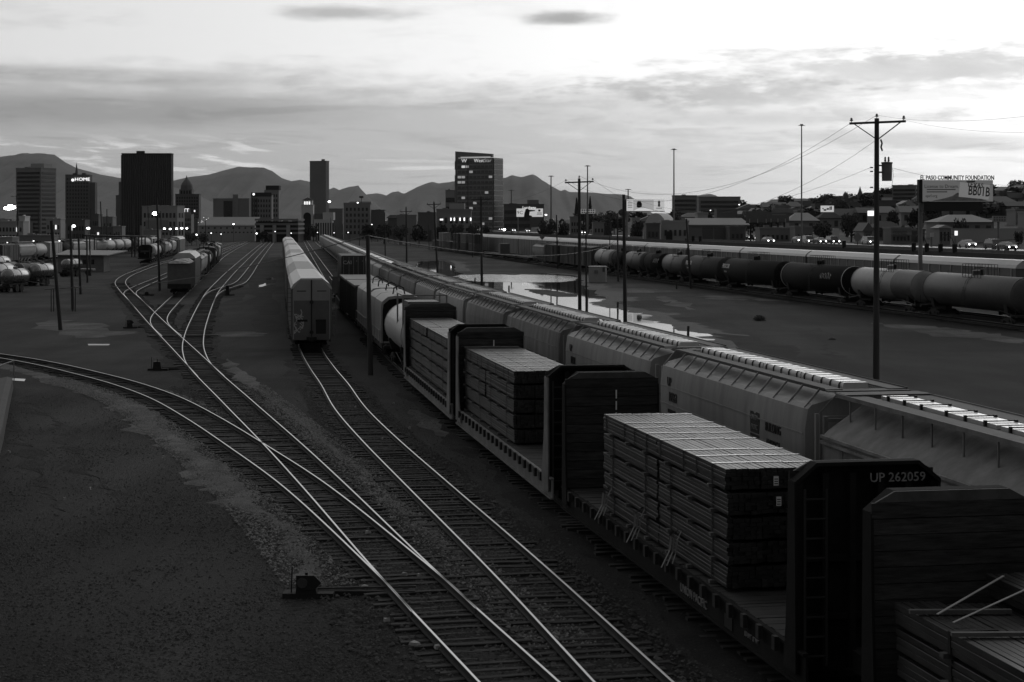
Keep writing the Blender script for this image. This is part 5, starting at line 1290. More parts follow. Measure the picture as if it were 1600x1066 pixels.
def highmast(u, vt, Y, label):
    X = ux(u, Y); z0 = hill_z(X, Y) if X > NE(Y, 41) else 0; zt = vz(vt, Y)
    root = empty('high_mast_light', (X, Y, z0), 0, label, 'light mast', 'high mast lights along the highway'); h = zt - z0
    MB().tube((0, 0, -.3), (0, 0, h), Y * .00055, 8, Y * .0003).build('mast', m_grey, root)
    w = Y * 4.2 / 2800
    MB().lathe([(-.2, w * .55), (0, w * .6), (.1, w * .55)], 'z', (0, 0, h), 12).build('lamp_ring', m_grey, root)
    for k in range(6):
        a = k * math.pi / 3; MB().cbox(w * .9 * math.cos(a), w * .9 * math.sin(a), h - .15, w * .5, w * .5, w * .18).build('lamp_head', m_metal, root)
for u, vt, Y, lab in ((1252.5, 195, 330, 'tallest high mast light, left of the transformer pole'), (1053, 233, 460, 'high mast light above the white dome'), (918, 259, 620, 'high mast light behind the middle crossarm pole'), (861, 275, 760, 'high mast light right of the glass tower'), (981.5, 296, 900, 'farthest short high mast light above the car billboard'), (799, 297, 950, 'faint high mast light at the right edge of the glass tower')):
    highmast(u, vt, Y, lab)

# ================================================================ CITY
m_b = {k: mat('facade_' + n, l, .85, var=.12, scale=.05) for k, n, l in (('d', 'dark', .13), ('m', 'mid', .23), ('l', 'light', .36), ('w', 'white', .6), ('k', 'black', .03))}
m_pane = mat('far_window', .03, .25, var=.3, spec=.5)
m_pane2 = mat('tower_window', .12, .2, var=.25, spec=.6); m_lit2 = mat('dim_lit_letters', .8, emit=.5); m_lit3 = mat('faint_lit_letters', .5, emit=.22)
def building(label, u0, u1, vt, Y, m='m', side=0.0, depth=None, rot=0.0, z0=0.0, group=None, cat='building', name='building', win=None, roofbits=True, lit=0.0, seed=1, floors=0, cols=0, wm=None, parapet=True):
    """Box building whose front spans pixels u0..u1-side and whose right (or, side<0, left) flank fills the rest."""
    mm = m_b[m] if isinstance(m, str) else m
    sc = Y / F; fw, sw = (u1 - u0 - abs(side)) * sc, abs(side) * sc
    th = R(24) if side else R(rot)
    if side: w, d = fw / math.cos(th), max(3, sw / math.sin(th))
    else:
        d = min(depth or fw * .8, 8.0); um = (u0 + u1) / 2
        w = max(fw * .55, (ux(u1, Y + d) - ux(u0, Y)) if um < 800 else (ux(u1, Y) - ux(u0, Y + d)))
    zt = vz(vt, Y) - z0
    yaw = -th if side > 0 else th
    # front-left corner pinned at u0 (or front-right at u1)
    root = empty(name, ((ux(u0, Y) if (u0 + u1) < 1600 or side else ux(u1, Y) - w) if side >= 0 else ux(u1, Y), Y, z0), yaw if side else R(rot), label, cat, group)
    xo = 0 if side >= 0 else -w
    if side > 0: root.location.y += 0
    b = MB().box(xo, xo + w, 0, d, -.5, zt).build('wall', mm, root)
    if parapet: MB().box(xo - .15, xo + w + .15, -.15, d + .15, zt, zt + max(.4, zt * .012)).build('parapet', mm, root)
    r = random.Random(seed); H_ = zt
    if floors:
        g = zt / (floors + 1.2)
        for k in range(floors):
            z = g * (k + .9)
            if win == 'band':
                q = MB().box(xo + w * .05, xo + w * .95, -.25, .02, z, z + g * .5)
                f_ = q.build('window_band', m_pane, root)
                if side: MB().box(xo + w - .02 if side > 0 else xo - .25, xo + w + .25 if side > 0 else xo + .02, d * .06, d * .94, z, z + g * .5).build('window_band', m_pane, root)
        if win == 'grid':
            cw = w / (cols + .6); tot = floors * cols; single = tot <= 60; q = MB(); ql = MB()
            for k in range(floors):
                for c in range(cols):
                    x = xo + cw * (c + .55); z = g * (k + .9); on = r.random() < lit
                    if single and not on: MB().box(x, x + cw * .5, -.18, .02, z, z + g * .55).build('window', wm or m_pane, root)
                    else: (ql if on else q).box(x, x + cw * .5, -.18, .02, z, z + g * .55)
            if side:
                n2 = max(2, int(cols * d / w)); dw = d / (n2 + .6)
                for k in range(floors):
                    for c in range(n2):
                        y = dw * (c + .55); z = g * (k + .9)
                        q.box(xo + w - .02 if side > 0 else xo - .18, xo + w + .18 if side > 0 else xo + .02, y, y + dw * .5, z, z + g * .55)
            if q.v: tag(q.build('windows', wm or m_pane, root), kind='stuff')
            if ql.v: tag(ql.build('lit_windows', m_glow, root), kind='stuff')
        if win == 'rib':
            n = cols; q = []
            for c in range(n + 1):
                x = xo + w * c / n; MB().box(x - w / n * .2, x + w / n * .2, -w / n * .45, .02, 2, zt - zt * .012).build('rib', mat('dark_rib', .05), root)
            for c in range(n):
                x = xo + w * (c + .2) / n; MB().box(x, x + w / n * .6, -.12, .02, 2, zt - 1).build('window_strip', m_pane, root)
    if roofbits:
        for k in range(r.randint(1, 3)):
            x = xo + w * r.uniform(.1, .7); MB().box(x, x + w * .16, d * .3, d * .6, zt, zt + r.uniform(.02, .05) * max(zt, 18)).build('roof_plant', mm, root)
    return root, w, d, zt, xo
office = building('pale office tower with rows of dark window bands at the left', 25, 84, 264, 1100, 'm', 15, win='band', floors=15, seed=2)
MB().box(8, 18, 4, 12, office[3] + .5, office[3] + 3.2).build('penthouse', m_b['l'], office[0])
home = building('office tower with a lit HOME sign near its roof', 102, 144, 274, 1150, 'd', 0, 20, win='grid', floors=15, cols=8, lit=.0, seed=3)
text('lettering', 'HOME', 2.9, mat('lit_letters', .9, emit=1.3), home[0], (11.0, -.4, vz(280.5, 1150)), (1, 0, 0), (0, 0, 1), 1.2, .1)
MB().tube((4.9, -.6, vz(281.5, 1150)), (4.9, -.1, vz(281.5, 1150)), .9, 10).build('sign_disc', mat('lit_letters', .9), home[0])
MB().lathe([(0, 1.2), (2, .9), (5, .5), (7, .25), (8.5, .05)], 'z', (5.8, 6, home[3]), 6).build('antenna', m_b['d'], home[0])
MB().box(home[1] + .05, home[1] + 3.4, 1.5, 7.5, -.5, vz(285, 1150)).build('side_wing', m_b['d'], home[0])
building('black tower with close vertical ribs, broadest of the skyline', 190, 271, 241, 1250, 'k', 0, 36, win='rib', floors=1, cols=22, seed=4)
t5 = building('stepped old tower hidden behind the black ribbed tower', 181, 196, 306, 1400, 'd', 0, 14, seed=5); MB().box(1.8, 7, 2, 10, t5[3], vz(284, 1400)).build('upper_tier', m_b['d'], t5[0])
dm = building('ornate old tower with a domed top right of the black tower', 274, 314, 304, 1300, 'd', 0, 16, win='grid', floors=11, cols=9, lit=.02, seed=6, roofbits=False)
dx = ux(289.5, 1300) - ux(274, 1300)
MB().box(dx - 4.6, dx + 4.6, 1, 10, dm[3], vz(296, 1300)).build('upper_tier', m_b['d'], dm[0])
MB().lathe([(0, 4.4), (3, 4.2), (5, 3.2), (6.6, 2.0), (7.6, .9), (9.4, .3), (10.5, .05)], 'z', (dx, 5.5, vz(296, 1300)), 10).build('dome', m_b['d'], dm[0])
for k in range(4): MB().box(dx - 3.4 + k * 2.0, dx - 2.4 + k * 2.0, .8, 1.02, vz(303, 1300), vz(298, 1300)).build('window', m_pane, dm[0])
wb = building('low white block with a framed panel in front of the black tower', 222, 290, 323, 800, 'l', 8, win='grid', floors=3, cols=9, lit=.03, seed=7)
MB().box(2, 14, -.3, .02, 4.5, 10).build('wall_panel', m_b['m'], wb[0])
tt = building('narrow building with lit TT letters', 288, 303, 336, 950, 'm', 0, 14, win='grid', floors=4, cols=4, seed=8); text('lettering', 'TT', 2.6, mat('lit_letters', .9), tt[0], (1.0, -.3, vz(329, 950)), (1, 0, 0), (0, 0, 1), 1, .1)
MB().box(-.4, 3.2, -.2, .2, tt[3], vz(326, 950)).build('sign_board', m_b['m'], tt[0])
building('small domed building beside the TT building', 302, 313, 343, 980, 'd', 0, 10, seed=9)
bl = building('plain grey block with a taller stair shaft', 333, 392, 311, 1150, 'm', 0, 18, seed=10, roofbits=False); x0 = ux(364, 1150) - ux(333, 1150); MB().box(x0, x0 + 3.4, -.6, 12, 0, vz(304, 1150)).build('stair_shaft', m_b['m'], bl[0]); MB().box(x0 - 6, x0 - .4, -.2, .02, 3, vz(314, 1150)).build('window_strip', m_pane, bl[0])
hh = building('apartment block with a glazed stair strip and a dark roof sign', 392, 427, 306, 1120, 'm', 0, 16, win='grid', floors=7, cols=7, seed=11)
MB().box(.2, hh[1], -.3, .2, hh[3] - .5, hh[3] + 2).build('roof_sign', m_b['k'], hh[0]); MB().tube((1.8, -.5, hh[3] + .9), (1.8, -.3, hh[3] + .9), .75, 10).build('sign_disc', mat('lit_letters', .9), hh[0])
for k in range(3): MB().box(.8 + k * 1.3, 1.5 + k * 1.3, -.2, .02, 1, hh[3] - 1.5).build('window_strip', m_pane, hh[0])
ht = building('taller hotel slab with a black roof box', 413, 438, 298, 1180, 'm', 0, 14, win='grid', floors=8, cols=5, seed=12, roofbits=False); MB().box(.8, ux(436, 1180) - ux(413, 1180), 1, 10, ht[3] + .5, vz(290, 1180)).build('roof_box', m_b['k'], ht[0])
# low pale convention hall with sloped roof and small openings
ch = empty('convention_hall', (ux(310, 850), 850, 0), 0, 'long low pale hall with a row of small dark openings under a sloped roof', 'building')
W_ = ux(398, 850) - ux(310, 850); zt = vz(353, 850)
MB().box(0, W_, 0, 30, -.5, zt).build('wall', m_b['l'], ch); MB().loft([[(-.3, -.5, zt), (W_ + .3, -.5, zt), (W_ + .3, .2, zt + .5), (-.3, .2, zt + .5)], [(3.5, 18, vz(339, 850)), (W_, 18, vz(339, 850)), (W_, 19, vz(339, 850)), (3.5, 19, vz(339, 850))]]).build('roof', m_b['m'], ch)
for k in range(9): MB().box(1.6 + k * 2.9, 2.4 + k * 2.9, -.15, .02, zt - 1.4, zt - .7).build('opening', m_pane, ch)
for k in range(14): MB().box(.8 + k * 1.85, 1.5 + k * 1.85, -.15, .02, zt - 3.4, zt - 2.8).build('opening', m_pane, ch)
pk = empty('parking_deck', (ux(398, 820), 820, 0), 0, 'dark layered parking deck left of the arched depot tower', 'parking deck')
W_ = ux(466, 820) - ux(398, 820)
for k, v in enumerate((366, 359, 352, 345)):
    z = vz(v, 820); MB().box(0, W_, 0, 25, z, z + .9).build('floor_slab', m_b['m'], pk)
MB().box(.3, W_ - .3, 1.5, 24, 0, vz(346, 820)).build('core', m_b['k'], pk)
for x in (2.5, 8.2, 14.5): MB().box(x, x + 1.6, -.4, 1.5, 0, vz(352, 820)).build('pier', m_b['l'], pk)
building('plain narrow slab tower in the middle of the skyline', 484, 514.5, 253, 1500, 'm', 4, seed=13, win='grid', floors=18, cols=6, wm=m_b['m'])
# mission style depot: tower with arch, hipped roof, colonnaded annex
dp = empty('depot_tower', (ux(471, 900), 900, 0), 0, 'white depot tower with a tall dark arch and lit belfry', 'tower')
w = ux(489, 900) - ux(471, 900); z1 = vz(320, 900)
tb = MB(); aw = 1.9; cx = w / 2; az_ = vz(338, 900)
arch = [(cx + aw * math.cos(a), az_ + aw * math.sin(a)) for a in np.linspace(math.pi, 0, 11)]
tb.add([(x, 0, z) for x, z in [(0, 0), (cx - aw, 0)] + arch + [(cx + aw, 0), (w, 0), (w, z1), (0, z1)]] , [tuple(range(17))])
tb.box(0, w, .05, w, 0, z1) if False else tb.box(0, .5, .001, w, 0, z1).box(w - .5, w, .001, w, 0, z1).box(.5, w - .5, 1.2, w, 0, z1).box(.5, w - .5, .001, 1.2, az_ + aw + .1, z1)
tb.build('wall', m_b['w'], dp); MB().box(.55, w - .55, 1.0, 1.18, 0, az_ + aw).build('arch_recess', m_b['k'], dp)
MB().box(.5, w - .5, .4, w - .5, z1, vz(313, 900)).build('belfry', m_b['w'], dp)
for k in range(3): MB().box(1.35 + k * 1.15, 1.95 + k * 1.15, .2, .42, z1 + .1, z1 + 1.6).build('lit_opening', m_glow, dp)
MB().box(-.2, w + .2, -.2, w, z1 - .3, z1).build('cornice', m_b['w'], dp)
MB().loft([[(.2, .1, vz(313, 900)), (w - .2, .1, vz(313, 900)), (w - .2, w - .2, vz(313, 900)), (.2, w - .2, vz(313, 900))], [(cx - .1, cx - .1, vz(308.5, 900)), (cx + .1, cx - .1, vz(308.5, 900)), (cx + .1, cx + .1, vz(308.5, 900)), (cx - .1, cx + .1, vz(308.5, 900))]]).build('roof', m_b['k'], dp)
an = building('low white colonnaded annex right of the depot tower', 490, 521, 344, 900, 'w', 0, 12, seed=14, roofbits=False)
for k in range(8): MB().box(.5 + k * 1.2, .95 + k * 1.2, -.25, .02, 0, an[3] - 1).build('pilaster', m_b['w'], an[0]); MB().box(1.0 + k * 1.2, 1.6 + k * 1.2, -.08, .02, 0, an[3] - 1.4).build('window_strip', m_pane, an[0])
MB().box(4.5, 9.8, 1, 10, an[3], vz(332, 900)).build('upper_tier', m_b['w'], an[0]); MB().box(.2, 4.0, 1, 10, an[3], vz(334, 900)).build('upper_tier', m_b['d'], an[0])
gd = building('grid-fronted building with deep square windows and a roof sign frame', 537, 580, 318, 950, 'm', 0, 15, win='grid', floors=5, cols=6, seed=15, roofbits=False)
MB().box(3, 14.4, 1, 10, gd[3], vz(315, 950)).build('penthouse', m_b['l'], gd[0]); MB().box(8.2, 10.4, .8, 1.0, vz(309.5, 950), vz(306.5, 950)).bar((9.3, .9, gd[3]), (9.3, .9, vz(309, 950)), .25).build('roof_sign', m_b['k'], gd[0])
building('plain wing left of the grid-fronted building', 514, 537.5, 327, 960, 'm', 0, 12, seed=16)
building('dark brick block right of the grid-fronted building', 580, 602, 329, 960, 'd', 0, 12, seed=17)
pg = building('small building under a low flared roof', 606, 622, 341, 900, 'd', 0, 10, seed=18, roofbits=False, parapet=False); MB().loft([[(-1, -1, pg[3]), (6, -1, pg[3]), (6, 9, pg[3]), (-1, 9, pg[3])], [(1, 2, pg[3] + 1.6), (4, 2, pg[3] + 1.6), (4, 6, pg[3] + 1.6), (1, 6, pg[3] + 1.6)]]).build('roof', m_b['k'], pg[0])
building('pale low warehouse left of the crossarm pole', 620, 652, 337, 880, 'm', 0, 14, seed=19)
building('dark shed between the warehouse and the glass tower', 653, 682, 333, 860, 'd', 0, 12, seed=20)
# glass tower with sloped crown and sign
wsY = 1000
ws = building('tall glass tower with WestStar sign and sloped lit crown', 714, 786, 247.5, wsY, mat('tower_glass', .24, .3, var=.15, scale=.03, spec=.5), 14, win='band', floors=0, seed=21, roofbits=False, parapet=False)
wr, ww, wd, wz, _ = ws
g = wz / 15.5
for k in range(15):
    z = g * (k + .4); MB().box(.2, ww - .1, -.10, .01, z, z + g * .18).build('spandrel', m_b['d'], wr); MB().box(ww - .01, ww + .12, .2, wd - .2, z, z + g * .78).build('side_glazing', m_pane, wr)
for x in (ww * .30, ww * .985): MB().box(x - .12, x + .12, -.2, .01, 0, wz - .5).build('mullion', m_b['k'], wr)
cr = MB(); cr.loft([[(-1.4, y, 0), (-.6, y, 0), (-.6, y, wz + .3), (ww * .93, y, wz + .3), (ww * .93, y, vz(241.3, wsY)), (-1.4, y, vz(236.5, wsY))] for y in (.6, 3)])
cr.build('crown', mat('crown_panel', .22, .6, var=.1), wr); MB().box(2.0, ww * .9, .45, .58, wz + .2, wz + .8).build('crown_light', m_lit3, wr)
MB().box(-1.9, -1.4, 1, wd * .5, vz(265, wsY), vz(252, wsY)).box(-1.9, -1.4, 1, wd * .5, 0, vz(274, wsY)).build('side_fin', m_b['d'], wr)
tz = vz(251.8, wsY)
text('lettering', 'W', 2.9, m_lit2, wr, (ww * .20, -.3, tz), (1, 0, 0), (0, 0, 1), 1.1, .05); text('lettering', 'West', 2.7, m_lit2, wr, (ww * .60, -.3, tz), (1, 0, 0), (0, 0, 1), 1.0, .05); text('lettering', 'Star', 2.7, m_lit3, wr, (ww * .84, -.3, tz), (1, 0, 0), (0, 0, 1), 1.0, .05)
rr = random.Random(8)
for k in range(15):
    for j in range(9):
        x = .5 + (ww - 1.2) * j / 9; z = g * (k + .62)
        on = rr.random(); q_ = MB().box(x, x + (ww - 1.2) / 9 - .35, -.06, .01, z, z + g * .45)
        q_.build('window', m_lit3 if on < .10 else (m_lit2 if on < .03 or (k == 13 and j in (1, 2)) or (k == 3 and j in (0, 2)) else m_pane2), wr)
building('small pale tower peeking out left of the glass tower', 696, 713, 298, 1100, 'm', 0, 9, win='band', floors=4, seed=22)
hl = building('low building with five bright wall lamps below the glass tower', 682, 737, 328, 780, 'm', 0, 14, win='grid', floors=2, cols=6, seed=23); MB().box(5.5, 12.2, .5, 12, hl[3], vz(318, 780)).build('upper_tier', m_b['l'], hl[0])
for u in (704.5, 710, 719, 725.5, 735.5): MB().box(ux(u, 780) - ux(682, 780) - .22, ux(u, 780) - ux(682, 780) + .22, -.4, -.1, vz(345, 780), vz(340.5, 780)).build('wall_lamp', mat('wall_lamp_glow', .9, emit=2.2), hl[0])
MB().box(1.5, 2.9, -.4, -.1, vz(344.5, 780), vz(342, 780)).build('lit_sign', m_sign_lit, hl[0])
building('dark stepped block right of the glass tower', 787, 830, 320, 900, 'd', 0, 16, win='band', floors=4, seed=24)
bb = building('flat-roofed hotel behind the left billboard', 822, 850, 320, 1000, 'd', 0, 12, seed=25); MB().box(.6, 7, 2, 8, bb[3], vz(312.5, 1000)).build('upper_tier', m_b['m'], bb[0])
# smaller downtown blocks at the left
for u0, u1, vt, Y, m, lab in ((-30, 45, 347, 700, 'l', 'low white warehouse at the far left edge'), (30, 46, 339, 760, 'w', 'small bright white block below the office tower'), (72, 102, 343, 760, 'l', 'pale loft building between the office and sign towers'), (104, 140, 345, 720, 'd', 'dark terraced building below the sign tower'), (144, 160, 336, 850, 'd', 'dark narrow block right of the sign tower'), (160, 182, 340, 800, 'm', 'grey block left of the black tower base'), (30, 92, 369, 560, 'm', 'long grey wall building behind the far left cars'), (176, 196, 355, 640, 'm', 'low pale shed behind the canopy'), (140, 184, 356, 640, 'd', 'dark low shed behind the canopy poles'), (225, 252, 361, 620, 'm', 'low shed right of the canopy'), (-40, 30, 372, 560, 'l', 'low pale building under the floodlight')):
    building(lab, u0, u1, vt, Y, m, 0, 12, seed=int(u0 + 60), win='grid', floors=2 if vt < 360 else 1, cols=max(3, int((u1 - u0) / 6)), lit=.06)

# distant low town: beyond counting
rr = random.Random(77); q = MB(); qd = MB()
for k in range(420):
    Y = rr.uniform(1050, 3200); u = rr.uniform(-40, 1000); X = ux(u, Y); w = rr.uniform(5, 18); h = rr.uniform(3, 9) * (1 + (Y > 2000) * .5); d = rr.uniform(6, 14)
    q.box(X - w / 2, X + w / 2, Y, Y + d, 0, h)
for k in range(190):
    Y = rr.uniform(900, 3000); u = rr.choice((rr.uniform(85, 185), rr.uniform(310, 334), rr.uniform(436, 486), rr.uniform(515, 720), rr.uniform(600, 680), rr.uniform(780, 1000))); z = rr.uniform(4, 10)
    s = Y * rr.uniform(.25, .55) / F; qd.cbox(ux(u, Y), Y - 3, z + 2, s * 1.6, s, s * 1.4)
tag(q.build('distant_rooftops', m_b['m']), 'far low rooftops of the town below the mountains', kind='stuff')
tag(qd.build('town_lights', mat('town_light_glow', .9, emit=1.6)), 'scattered lights of the far town', kind='stuff')

# street lamps and small lit fittings
def lamp(u, v, Y, size, label, strength='m', base=0.0, pole_=True, group='lit lamps across the yard and town'):
    X, z = ux(u, Y), vz(v, Y); root = empty('street_lamp', (X, Y, base), 0, label, 'street lamp', group)
    if pole_: MB().tube((0, .15, -.2), (0, .15, z - base), .09, 6, .06).build('post', m_black, root)
    MB().lathe([(-.6 * size, .02), (-.5 * size, .5 * size), (0, size), (.5 * size, .7 * size), (.62 * size, .05)], 'z', (0, -.1, z - base), 10).build('luminaire', mat('lamp_glow_' + strength, .9, emit={'h': 26., 'm': 9., 'l': 3.}[strength]), root, smooth=60)
lamp(242.5, 334, gp(249, 454)[1] - .5, .36, 'bright star-like lamp on the pole left of the gondola string', 'h', 0, False)
for i, (u, v) in enumerate(((15, 325), (11.5, 326), (19, 324.6))):
    pass
fl_ = empty('floodlight', (ux(15, 572), 572, vz(325, 572)), 0, 'glaring bank of floodlights at the far left edge', 'floodlight', 'lit lamps across the yard and town')
for i, (dx, dz) in enumerate(((-1.25, -.1), (-.35, -.25), (.55, -.05), (1.35, .2), (-.2, .45), (.6, .55))): MB().lathe([(0, .5), (.3, .42), (.34, .05)], 'y', (dx, 0, dz), 10).build('flood_lamp', mat('flood_glow', .9, emit=40.), fl_)
MB().bar((-1.8, .5, -.3), (3.0, .5, .1), .15).bar((2.6, .4, 0), (2.6, .4, -8), .2).build('bracket', m_black, fl_)
li = [(115.5, 353.5, 520, .55, 'm', 'bright lamp above the low shed'), (138, 357, 520, .5, 'm', 'lamp right of the bright shed lamp'), (52.5, 377, 545, .3, 'l', 'small wall lamp left of the leaning pole'), (93, 376.5, 545, .32, 'l', 'small wall lamp right of the leaning pole'), (11.5, 379, 545, .25, 'l', 'small lamp low at the far left'),
      (257, 357.5, 640, .45, 'm', 'first lamp of the row below the white block'), (266, 358, 640, .40, 'm', 'second lamp of the row below the white block'), (276, 357.5, 640, .45, 'm', 'third lamp of the row below the white block'), (284, 357, 640, .45, 'm', 'fourth lamp of the row below the white block'), (292, 357, 640, .42, 'm', 'fifth lamp of the row below the white block'),
      (307, 367, 700, .38, 'm', 'low lamp left of the long hall'), (330, 364.5, 700, .3, 'l', 'small lamp before the long hall'), (345.5, 366, 700, .25, 'l', 'second small lamp before the long hall'), (365, 350.5, 840, .4, 'm', 'lamp on the roof of the long hall'), (401, 365, 780, .35, 'm', 'lamp at the left of the parking deck'), (430, 362, 780, .25, 'l', 'small lamp before the parking deck'), (455, 364.5, 780, .25, 'l', 'small lamp left of the depot'),
      (514.7, 315.5, 1050, .85, 'm', 'bright lamp at the foot of the slab tower'), (559, 317, 940, .5, 'l', 'lamp on the roof of the grid-fronted building'), (496, 363.5, 760, .22, 'l', 'pair lamp below the annex'), (522, 364, 760, .22, 'l', 'small lamp right of the annex'), (544, 363.5, 760, .26, 'l', 'small lamp below the grid-fronted building'), (581, 351, 800, .3, 'l', 'lamp beside the dark brick block'), (788, 359, 720, .55, 'h', 'glaring headlamp where the highway passes the glass tower'),
      (1155, 320, 700, .3, 'l', 'small lamp beside the long hillside building'), (1110, 329, 620, .25, 'l', 'small lamp on the hillside below the long building'), (1588, 318, 700, .35, 'l', 'lamp at the right edge of the hillside'), (1157, 355, 480, .3, 'l', 'lamp on the long pale shed'), (853, 336, 700, .5, 'l', 'bright panel lamp right of the left billboard')]
for u, v, Y, s, st, lab in li: lamp(u, v, Y, s, lab, st, hill_z(ux(u, Y), Y) if ux(u, Y) > NE(Y, 41) else 0, v > 330)
# ================================================================ HIGHWAY TRAFFIC
CARM = [mat('car_paint_white', .6, .3, var=.03, spec=.6), mat('car_paint_silver', .33, .3, .3, var=.05), mat('car_paint_dark', .03, .25, var=.05, spec=.6), mat('car_paint_grey', .14, .3, var=.05, spec=.6)]
def car_proto(m, suv=False, van=False):
    L, W = (4.9, 1.85) if suv else (4.5, 1.8); h = 1.72 if suv else 1.42
    root = empty('highway_car', cat='car')
    low = [(-L / 2, .35), (-L / 2, .72), (-L / 2 + .1, .85), (-L * .27, .98), (L * .36, 1.0), (L / 2 - .05, .92), (L / 2, .5), (L / 2 - .1, .3), (-L / 2 + .1, .28)]
    MB().loft([[(x, y * k, z) for x, z in low] for y, k in ((-W / 2, .97), (-W / 2 + .08, 1.0), (W / 2 - .08, 1.0), (W / 2, .97))]).build('body', m, root, smooth=35)
    if suv: cab = [(-L * .30, .96), (-L * .16, h - .06), (L * .38, h - .04), (L * .46, .98)]
    else: cab = [(-L * .27, .96), (-L * .08, h - .04), (L * .22, h - .04), (L * .40, .98)]
    b = MB().loft([[(x, s * (W / 2 - (.07 if z < 1.1 else .22)), z) for x, z in cab] for s in (-1, 1)]).build('cabin', m_glass, root)
    MB().loft([[(x, s * (W / 2 - .23), z) for x, z in ((cab[1][0] - .05, cab[1][1] - .02), (cab[1][0] + .1, h), (cab[2][0] - .1, h), (cab[2][0] + .05, cab[2][1] - .02))] for s in (-1, 1)]).build('roof', m, root)
    for x in (-L * .31, L * .30):
        for s in (-1, 1): MB().lathe([(-.1, .22), (-.1, .33), (.1, .33), (.1, .22)], 'y', (x, s * (W / 2 - .09), .33), 12).build('wheel', m_black, root)
    for s in (-1, 1): MB().lathe([(-.02, .02), (-.02, .12), (.04, .13)], 'x', (-L / 2, s * (W / 2 - .32), .66), 10).build('headlight', m_head, root)
    for s in (-1, 1): MB().box(L / 2 - .01, L / 2 + .02, s * (W / 2 - .3) - .12, s * (W / 2 - .3) + .12, .7, .85).build('tail_light', mat('tail_light', .08, .3), root)
    MB().box(-L / 2 - .012, -L / 2, -.45, .45, .40, .62).build('grille', m_black, root)
    return root
protos = [car_proto(CARM[0]), car_proto(CARM[1]), car_proto(CARM[2]), car_proto(CARM[3]), car_proto(CARM[0], True), car_proto(CARM[2], True), car_proto(CARM[1], True)]
PN = ['white saloon', 'silver saloon', 'dark saloon', 'grey saloon', 'white sport utility', 'dark sport utility', 'silver sport utility']
spots = [(1016, 370, 5), (1033, 371, 2), (1051, 370.3, 3), (1074, 370, 2), (1102, 371.5, 3), (1118, 373.5, 1), (1125, 370.5, 2), (1130, 375.4, 0), (1164, 375, 3), (1180, 376, 2), (1195, 376, 5), (1161, 371, 0), (1247, 380, 1), (1262.5, 381, 4), (1281, 382, 2), (1301, 382, 5), (1358, 382.5, 4), (1477.5, 379, None), (1511.6, 387.5, 0), (1553, 389.5, 5), (1573, 392.3, 2), (927, 365.8, 3), (949, 367.5, 2), (910, 366, 0), (902, 365, 3), (847, 363.6, 2), (842, 362, 1), (824, 363, 3), (817.5, 361, 2), (802, 362, 0), (876, 361, 2), (795, 359.5, 1), (781, 360, 2), (808, 360, 3), (1200, 381, 3)]
far = [(1039, 365, 0), (1110, 366, 3), (1264, 373.4, 4), (1309, 372.6, 3), (1350, 375, 6), (1384, 377, 1), (1529, 379.6, 1), (1477, 378.7, 0), (990, 366, 1), (1330, 376, 1)]
usedp = {}; cars = []
hd = math.atan2(1, -.15)
allc = [(u, v, k, True) for u, v, k in spots if k is not None] + [(u, v, k, False) for u, v, k in far]
allc.sort(key=lambda c: c[0])
cnt = {}
for u, v, k, nearc in allc:
    p = protos[k]; o = p if k not in usedp else dup(p); usedp[k] = 1
    Y = F * (H - RZ) / (v - VH); o.location = (ux(u, Y), Y, RZ + .003)
    o.rotation_euler = (0, 0, hd + (0 if nearc else math.pi)); key = (k, nearc); cnt[key] = cnt.get(key, 0) + 1
    o['label'] = f'{PN[k]} {"with headlights lit on the near lanes" if nearc else "driving away on the far lanes"}, {ordinal(cnt[key] - 1)} such car from the left'; o['group'] = 'cars on the highway'
van = empty('delivery_van', label='pale box van on the far lanes behind the white sport utility', cat='van', group='cars on the highway')
MB().box(-1.2, 3.2, -1.1, 1.1, .7, 3.0).build('cargo_box', CARM[0], van); MB().prism_y([(-3.0, .5), (-3.0, 1.3), (-2.4, 1.5), (-1.9, 2.3), (-1.25, 2.3), (-1.25, .5)], -.95, .95).build('cab', CARM[3], van)
for x in (-2.2, 2.2):
    for s in (-1, 1): MB().lathe([(-.12, .2), (-.12, .4), (.12, .4), (.12, .2)], 'y', (x, s * .9, .4), 12).build('wheel', m_black, van)
van.location = (ux(1297, 470), 418, RZ); van.location.x = ux(1297, 418); van.rotation_euler = (0, 0, hd + math.pi)
# parapet posts with mesh curves, road sign
for i, u in enumerate((1428, 1448.5, 1470, 1492, 1319, 1083, 1094)):
    Y = 89.5 / ((u - 800) / F + .15); X = ux(u, Y)
    o = empty('parapet_post', (X, Y + .2, RZ + .8), 0, f'dark post on the highway parapet, {ordinal(sorted((1428, 1448.5, 1470, 1492, 1319, 1083, 1094)).index(u))} from the left', 'post', 'posts on the highway parapet')
    MB().box(-.28, .28, -.15, .15, -.1, 1.0).build('body', m_black, o)
    if u > 1400: MB().path([(0, 0, .9), (.3, 0, 1.7), (1.0, 0, 2.3), (1.7, 0, 2.2)] if i % 2 == 0 else [(0, 0, .9), (-.3, 0, 1.7), (-1.0, 0, 2.3), (-1.7, 0, 2.2)], .04, 5).build('curved_arm', m_black, o)
def road_sign(u, v, Y, label, r=.9):
    o = empty('road_sign', (ux(u, Y), Y, RZ), 0, label, 'road sign'); z = vz(v, Y) - RZ
    MB().loft([[(r, y, z), (0, y, z + r), (-r, y, z), (0, y, z - r)] for y in (0, .06)]).build('diamond_panel', m_grey, o); MB().box(-.06, .06, .07, .17, 0, z).build('post', m_black, o)
road_sign(1340, 371, 330, 'diamond-shaped road sign seen from behind beside the highway')

